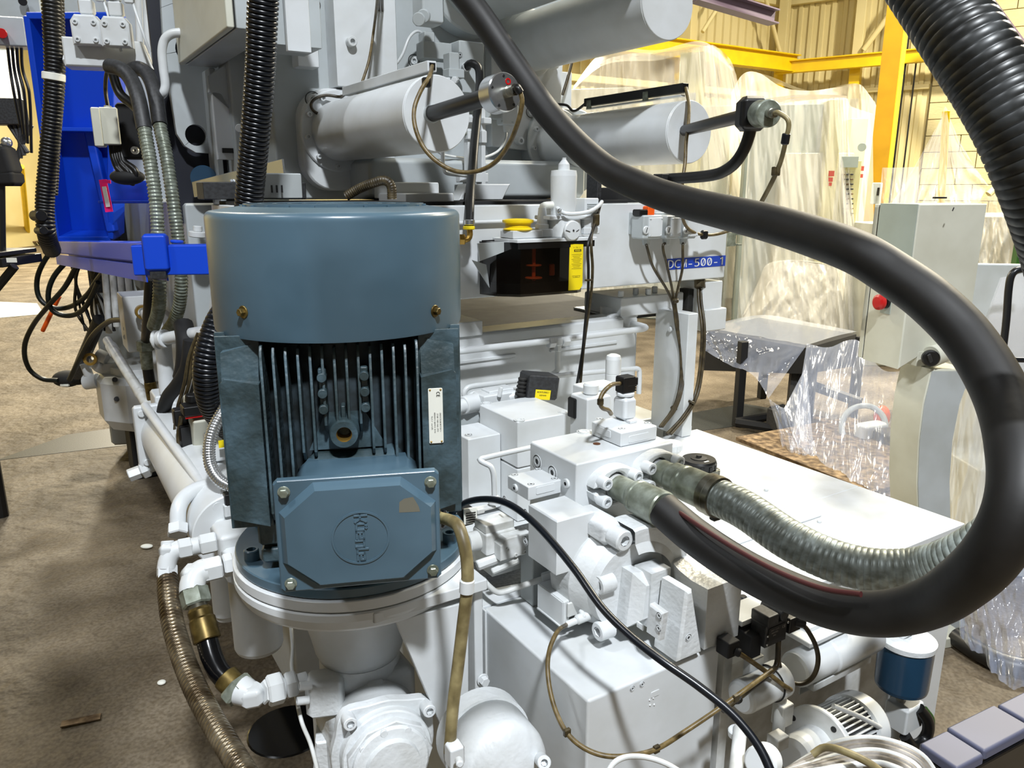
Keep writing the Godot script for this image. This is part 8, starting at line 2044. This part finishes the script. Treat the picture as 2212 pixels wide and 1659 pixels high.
	var bs := sh()
	for k in 4:
		var a: Vector3 = c[k]
		var b: Vector3 = c[(k + 1) % 4]
		var e: Vector3 = low[(k + 1) % 4]
		var f: Vector3 = low[k]
		var nn := (b - a).cross(f - a).normalized()
		var mid: Vector3 = (c[0] + c[2]) * 0.5
		if nn.dot(a - mid) < 0: nn = -nn
		bs.flat([a, b, e, f], nn)
	bs.flat([c[0], c[1], c[2], c[3]], UP)
	bs.flat([low[0], low[1], low[2], low[3]], -UP)
	put("trough", bs, M.black_matt, tr)
	for q in [[1592, 800, 920], [1740, 800, 938], [1645, 780, 860], [1840, 790, 905]]:
		var f := PH(q[0], q[2], 0.0)
		put("leg", sh().box(Vector3(f.x, 0.3, f.z), Vector3(0.055, 0.6, 0.055), Basis(UP, 0.3), 0.004), M.black_matt, tr)
	put("foot_bar", sh().cyl(PH(1590, 912, 0.06), PH(1660, 900, 0.06), 0.03, -1, 6).cyl(PH(1590, 912, 0.06), PH(1740, 935, 0.06), 0.03, -1, 6), M.black_matt, tr)
	put("film_top", drape([c[0] + UP * 0.02, c[1] + UP * 0.02, c[1].lerp(c[2], 0.5) + UP * 0.03, c[2] + UP * 0.02], [c[0] + UP * 0.02, c[0].lerp(c[3], 0.33) + UP * 0.02, c[0].lerp(c[3], 0.7) + UP * 0.02, c[3] + UP * 0.02], 0.03, 7.0, 51, 70, 24, -0.02), M.film_clear, tr)
	put("film_side", drape([c[0] + UP * 0.02, c[0].lerp(c[3], 0.33) + UP * 0.02, c[0].lerp(c[3], 0.7) + UP * 0.02, c[3] + UP * 0.02], pxs([[1514, 752, 5.45], [1570, 785, 5.2], [1625, 808, 4.95], [1660, 860, 4.7]]), 0.05, 7.0, 53, 80, 30, 0.0, 0.3), M.film_clear, tr)
	# pallet with goods under the running film
	var pa := thing("wooden_pallet", "oily wooden pallet under the clear plastic right of the oil tank", "pallet", PH(1800, 1040, 0.0))
	var k0 := PH(1672, 1003, 0.0)
	var k1 := PH(1985, 1135, 0.0)
	var ke := (k1 - k0).normalized()
	var kb := Basis(ke, UP, ke.cross(UP))
	if kb.z.z < 0: kb = Basis(ke, UP, -kb.z)
	var kl := k0.distance_to(k1)
	put("front_runner", sh().box(k0 + ke * kl / 2 + UP * 0.06, Vector3(kl, 0.10, 0.09), Basis(ke, UP, ke.cross(UP)), 0.006), M.wood, pa)
	put("rear_runner", sh().box(k0 + ke * kl / 2 + UP * 0.06 - Vector3(-0.5, 0, 0.8) * -0.0 + Vector3(0.45, 0, -0.7), Vector3(kl, 0.10, 0.09), Basis(ke, UP, ke.cross(UP)), 0.006), M.wood, pa)
	for k in 8:
		put("deck_board", sh().box(k0 + ke * (0.09 + kl * k / 8.0) + UP * 0.125 + Vector3(0.22, 0, -0.35), Vector3(0.13, 0.024, 0.98), Basis(ke, UP, ke.cross(UP)), 0.003), M.wood, pa)
	var go := thing("pallet_goods", "dark metal goods and a coiled grey hose lying under the clear plastic on the pallet", "goods", PH(1800, 1000, 0.15))
	put("slab", sh().box(P(1820, 990, 4.35), Vector3(0.7, 0.07, 0.3), Basis(ke, UP, ke.cross(UP)), 0.01), M.black_matt, go)
	put("dark_strut", sh().cyl(P(1725, 775, 5.1), P(1708, 955, 4.8), 0.05, -1, 8), M.charcoal, go)
	put("dark_strut", sh().cyl(P(1760, 835, 5.1), P(1860, 870, 4.9), 0.035, -1, 8), M.charcoal, go)
	put("coil", sh().tube(pxs([[1830, 960, 4.5], [1818, 920, 4.55], [1838, 885, 4.6], [1880, 878, 4.6], [1910, 905, 4.55], [1905, 945, 4.5], [1870, 965, 4.45], [1835, 955, 4.48]]), 0.018, 10), M.grey, go)
	put("white_wedge", sh().box(P(1880, 940, 4.5), Vector3(0.2, 0.16, 0.1), Basis(UP, 0.4), 0.02), M.white, go)
	put("orange_part", sh().ball(P(1905, 900, 4.6), 0.06, Vector3(0.8, 1.2, 0.8)), M.orange, go)
	put("pink_label", sh().box(P(1948, 990, 4.0), Vector3(0.07, 0.09, 0.01), I3, 0.0), M.pink, go)
	put("dark_block", sh().box(P(1690, 905, 4.9), Vector3(0.16, 0.16, 0.16), Basis(UP, 0.5), 0.02), M.charcoal, go)
	put("dark_block", sh().box(P(1930, 950, 4.4), Vector3(0.2, 0.12, 0.16), Basis(UP, 0.2), 0.02), M.charcoal, go)
	var fm := thing("plastic_sheet", "shiny clear plastic sheet falling from the trough table over the pallet", "plastic", PH(1750, 1010, 0.02))
	put("film", drape([c[3] + UP * 0.03, P(1790, 750, 4.9), P(1850, 735, 5.0), P(1910, 800, 4.4), P(1990, 790, 4.1)], pxs([[1700, 1005, 4.15], [1745, 1012, 4.05], [1810, 1020, 3.85], [1880, 1058, 3.6], [1985, 1085, 3.35]]), 0.10, 9.0, 61, 150, 60, 0.04, 0.3), M.film_clear, fm)
	put("gathered_edge", drape(pxs([[1660, 860, 4.55], [1690, 880, 4.45], [1700, 870, 4.5], [1742, 790, 4.8]]), pxs([[1700, 1000, 4.2], [1722, 1008, 4.1], [1745, 1012, 4.05], [1760, 1000, 4.1]]), 0.06, 7.0, 63, 60, 40, 0.0, 0.35), M.film_clear, fm)
	# cone of film over a yellow pole
	var co := thing("wrapped_pole", "clear plastic tent hung over a slim yellow pole before the block wall", "plastic", Vector3(P(2040, 420, 7.0).x, 0, -7.0))
	put("pole", sh().cyl(Vector3(P(2062, 430, 7.0).x, 0, -7.0), P(2044, 240, 7.0), 0.03, -1, 12), M.yellow, co)
	put("tent", drape(pxs([[2036, 250, 7.0], [2040, 233, 7.0], [2043, 231, 7.0], [2048, 240, 7.0], [2052, 255, 7.0]]), pxs([[1905, 470, 6.9], [1960, 480, 6.5], [2030, 485, 6.4], [2090, 470, 6.5], [2135, 400, 6.9]]), 0.14, 7.0, 71, 100, 40, 0.10), M.film_thin, co)
	put("side_fold", drape(pxs([[1906, 362, 6.9], [1940, 362, 6.8], [1985, 360, 6.9]]), pxs([[1893, 500, 6.7], [1935, 500, 6.5], [1985, 500, 6.6]]), 0.10, 4.0, 73, 50, 24), M.film_thin, co)
	put("box_inside", sh().box(Vector3(P(1990, 440, 7.2).x, 0.65, -7.3), Vector3(0.9, 1.3, 0.6), I3, 0.01), M.beige_box, co)
	# things under film at the right edge
	var rw := thing("wrapped_bundle", "bundle under crumpled cloudy plastic at the right edge, beside the control box", "plastic", Vector3(P(2165, 500, 5.0).x, 0, -5.0))
	put("core", sh().box(Vector3(P(2200, 500, 5.2).x, 0.72, -5.3), Vector3(0.9, 1.44, 0.6), I3, 0.02), cream, rw)
	put("plastic", drape(pxs([[2090, 435, 5.2], [2130, 425, 5.0], [2170, 418, 4.9], [2220, 420, 4.9], [2300, 440, 5.0]]), pxs([[2080, 640, 4.9], [2120, 640, 4.7], [2170, 640, 4.6], [2220, 640, 4.6], [2300, 640, 4.7]]), 0.2, 6.0, 81, 90, 40, 0.0, 0.3), M.film_warm, rw)
	put("green_frame", sh().box(P(2206, 520, 4.4), Vector3(0.05, 0.4, 0.05), I3, 0.004).box(P(2215, 556, 4.4), Vector3(0.12, 0.04, 0.05), I3, 0.004), mat(Color(0.18, 0.36, 0.10), 0.5), rw)
	var ct := thing("covered_bench", "white cloth covered bench at the right edge below the plastic bundle", "bench", Vector3(P(2160, 640, 3.9).x, 0, -3.9))
	put("cover", sh().box(P(2185, 610, 3.9), Vector3(0.42, 0.14, 0.5), Basis(UP, -0.3), 0.04), M.paper, ct)
	put("shelf", sh().box(P(2150, 640, 3.8), Vector3(0.3, 0.04, 0.3), Basis(UP, -0.3), 0.01), M.galv, ct)
	put("stand", sh().box(Vector3(P(2185, 650, 4.0).x, 0.5, -4.0), Vector3(0.36, 1.0, 0.4), Basis(UP, -0.3), 0.02), M.grey, ct)
	var gd := thing("guard_panel", "milky clear guard panel with a dark rounded handle at the right edge", "guard", Vector3(P(2180, 800, 2.9).x, 0, -2.9))
	var gp := pxs([[2128, 700, 2.95], [2165, 600, 3.0], [2330, 570, 3.0], [2330, 900, 2.9], [2110, 900, 2.9]])
	var gs := sh().flat([gp[0], gp[1], gp[2], gp[3], gp[4]], Vector3(0, 0.1, 1).normalized()).flat(gp.map(func(p): return p - Vector3(0, 0, 0.012)), Vector3(0, -0.1, -1).normalized())
	put("panel", gs, M.film_thin, gd)
	put("back_sheet", sh().box(P(2200, 800, 3.2), Vector3(0.5, 0.9, 0.03), Basis(UP, -0.2), 0.01), M.grey, gd)
	put("handle", sh().tube(pxs([[2250, 580, 2.8], [2205, 582, 2.8], [2188, 590, 2.8], [2180, 615, 2.8], [2174, 690, 2.8], [2166, 760, 2.8]]), 0.013, 12), M.conduit, gd)
	put("lower_bar", sh().cyl(P(2190, 777, 2.8), P(2260, 779, 2.8), 0.010, -1, 10), M.conduit, gd)
	put("base", sh().box(Vector3(P(2210, 900, 3.1).x, 0.25, -3.1), Vector3(0.5, 0.5, 0.3), I3, 0.02), M.grey, gd)
	var hp := thing("hanging_plastic", "milky plastic sheet hanging just right of the control box's curved stand", "plastic", Vector3(P(2090, 1150, 2.7).x, 0, -2.7))
	put("sheet", drape(pxs([[2068, 850, 2.75], [2085, 840, 2.72], [2120, 835, 2.7], [2160, 838, 2.7], [2210, 840, 2.7]]), pxs([[2030, 1180, 2.62], [2060, 1190, 2.58], [2100, 1195, 2.55], [2140, 1195, 2.55], [2210, 1195, 2.6]]), 0.05, 5.0, 91, 70, 40, 0.0, 0.25), M.film_warm, hp)
	var fl := thing("plastic_sheet", "clear crumpled plastic sheet hanging to the floor at the right edge under the hose loop", "plastic", PH(2170, 1440, 0.0))
	put("sheet", drape(pxs([[2050, 1150, 2.35], [2110, 1170, 2.35], [2170, 1160, 2.35], [2230, 1150, 2.35], [2320, 1140, 2.35]]), pxs([[2075, 1370, 2.3], [2120, 1420, 2.2], [2165, 1470, 2.1], [2230, 1490, 2.05], [2330, 1500, 2.0]]), 0.09, 5.0, 95, 100, 50, 0.0, 0.35), M.film_clear, fl)
	solo("floor_hose", sh().tube([PH(2065, 1375, 0.035), PH(2110, 1405, 0.035), PH(2165, 1432, 0.035), PH(2230, 1445, 0.035), PH(2330, 1440, 0.035)], 0.035, 14), M.black, "black hose lying on the tan floor under the clear plastic", "hose")

func clutter() -> void:
	# far left of the hall
	var pt := thing("wooden_pallet", "pallet with yellow sacks far back in the left aisle", "pallet", PH(45, 525, 0.0))
	var o := PH(50, 528, 0.0)
	for k in 3:
		put("runner", sh().box(o + Vector3(-0.9 + 0.9 * k, 0.05, 0), Vector3(0.1, 0.1, 1.2), I3, 0.01), M.wood, pt)
	for k in 6:
		put("deck_board", sh().box(o + Vector3(0, 0.115, -0.5 + 0.2 * k), Vector3(2.1, 0.03, 0.14), I3, 0.004), M.wood, pt)
	for k in 9:
		var p := o + Vector3(-0.8 + 0.55 * (k % 4), 0.25 + 0.2 * int(k / 4), -0.1 + 0.1 * (k % 2))
		tagb("yellow_sack", sh().ball(p, 0.3, Vector3(1.0, 0.36, 0.8)), M.yellow if k % 3 else M.cream, ["yellow sack in the bottom layer on the far pallet", "yellow sack in the middle layer on the far pallet", "yellow sack on top of the pile on the far pallet"][int(k / 4)], "sack", "sacks on the far pallet")
	var tp := thing("orange_tripod", "orange tripod of slanting boards standing far back at the left edge", "stand", PH(35, 520, 0.0))
	for q in [[12, 505, 34, 395], [62, 512, 36, 395], [40, 515, 34, 380]]:
		put("leg", sh().cyl(PH(q[0], q[1], 0.0), PH(q[0], q[1], 0.0) + (P(q[2], q[3], 21.0) - P(q[0], q[1], 21.0)), 0.09, -1, 6), M.orange, tp)
	solo("orange_post", sh().cyl(PH(62, 528, 0.0), P(46, 360, 20.0), 0.07, -1, 8), M.yellow, "yellow post leaning behind the far pallet", "post")
	var cr := thing("carton_stack", "stack of pale cartons far back behind the pallet of sacks", "carton", PH(60, 510, 0.0))
	var co := PH(55, 512, 0.0)
	for q in [[-1.0, 0.6, 1.6, 1.2], [0.9, 0.6, 1.6, 1.2], [0.0, 1.6, 2.2, 0.8]]:
		put("carton", sh().box(co + Vector3(q[0], q[1], -1.0), Vector3(q[2], q[3], 1.0), Basis(UP, 0.05), 0.02), M.cream, cr)
	solo("paper_sheet", sh().flat([PH(-40, 690, 0.004), PH(95, 678, 0.004), PH(80, 655, 0.004), PH(-40, 650, 0.004)], UP).flat([PH(-40, 690, 0.002), PH(95, 678, 0.002), PH(80, 655, 0.002), PH(-40, 650, 0.002)], -UP), M.paper, "large white sheet of paper lying on the floor at the left edge", "paper")
	# leavings and a painted shade on the floor
	solo("paper_scrap", sh().ball(PH(317, 1180, 0.012), 0.028, Vector3(1.0, 0.35, 0.6)), M.paper, "white crumpled scrap on the floor left of the unions", "paper")
	solo("paper_scrap", sh().ball(PH(349, 1474, 0.008), 0.014, Vector3(1.0, 0.5, 0.9)), M.paper, "small white scrap on the floor left of the oily hose", "paper")
	solo("dry_leaf", sh().box(PH(175, 1556, 0.008), Vector3(0.11, 0.004, 0.03), Basis(UP, 0.35), 0.001), M.wood, "dry brown strip lying on the floor at the lower left", "debris")
	solo("oil_puddle", sh().lathe(PH(622, 1578, 0.0), UP, [[0.0, 0.003], [0.115, 0.003], [0.12, 0.0]], 32), M.black_gloss, "round black oil puddle on the floor behind the short black hose", "puddle")
	solo("dark_floor_patch", sh().prism([Vector2(-0.9, -0.15), Vector2(-0.2, -0.25), Vector2(0.5, -0.2), Vector2(0.8, 0.0), Vector2(0.3, 0.2), Vector2(-0.5, 0.2)], fr(PH(330, 930, 0.0), A, -C), 0.002), M.dark_mottle, "dark patch on the floor under the press bed, its shade painted on", "stain")  # shade below the bed and drum, laid on as a dark sheet
	solo("dark_floor_patch", sh().prism([Vector2(-0.5, -0.15), Vector2(0.1, -0.25), Vector2(0.5, -0.1), Vector2(0.4, 0.15), Vector2(-0.3, 0.2)], fr(PH(1560, 900, 0.0), A, -C), 0.002), M.dark_mottle, "dark oil stain on the floor below the trough table", "stain")
	# unseen tall box beside the camera, added to throw shade on the lower left floor
	var lk := thing("added_shade_blocker", "tall grey box out of view, added to throw shade on the lower left floor", "cabinet", Vector3(-0.9, 0, -0.5))
	put("body", sh().box(Vector3(-0.92, 1.22, -0.45), Vector3(0.8, 2.44, 0.3), I3, 0.01), M.charcoal, lk)
	put("door", sh().box(Vector3(-0.92, 1.22, -0.29), Vector3(0.76, 2.36, 0.02), I3, 0.004), M.charcoal, lk)  # front slab of the added unseen box
	# extra lamps that the picture shows
	var q := P(1257, 130, 10.9)
	lamp(Vector3(q.x, q.y + 0.05, q.z), 0.32, 30.0, Color(1.0, 0.97, 0.9), "small glowing lamp beside the right edge of the press head")

func tagb(called: String, s: Sh, m: Material, label: String, category: String, group: String) -> void:
	solo(called, s, m, label, category, group)
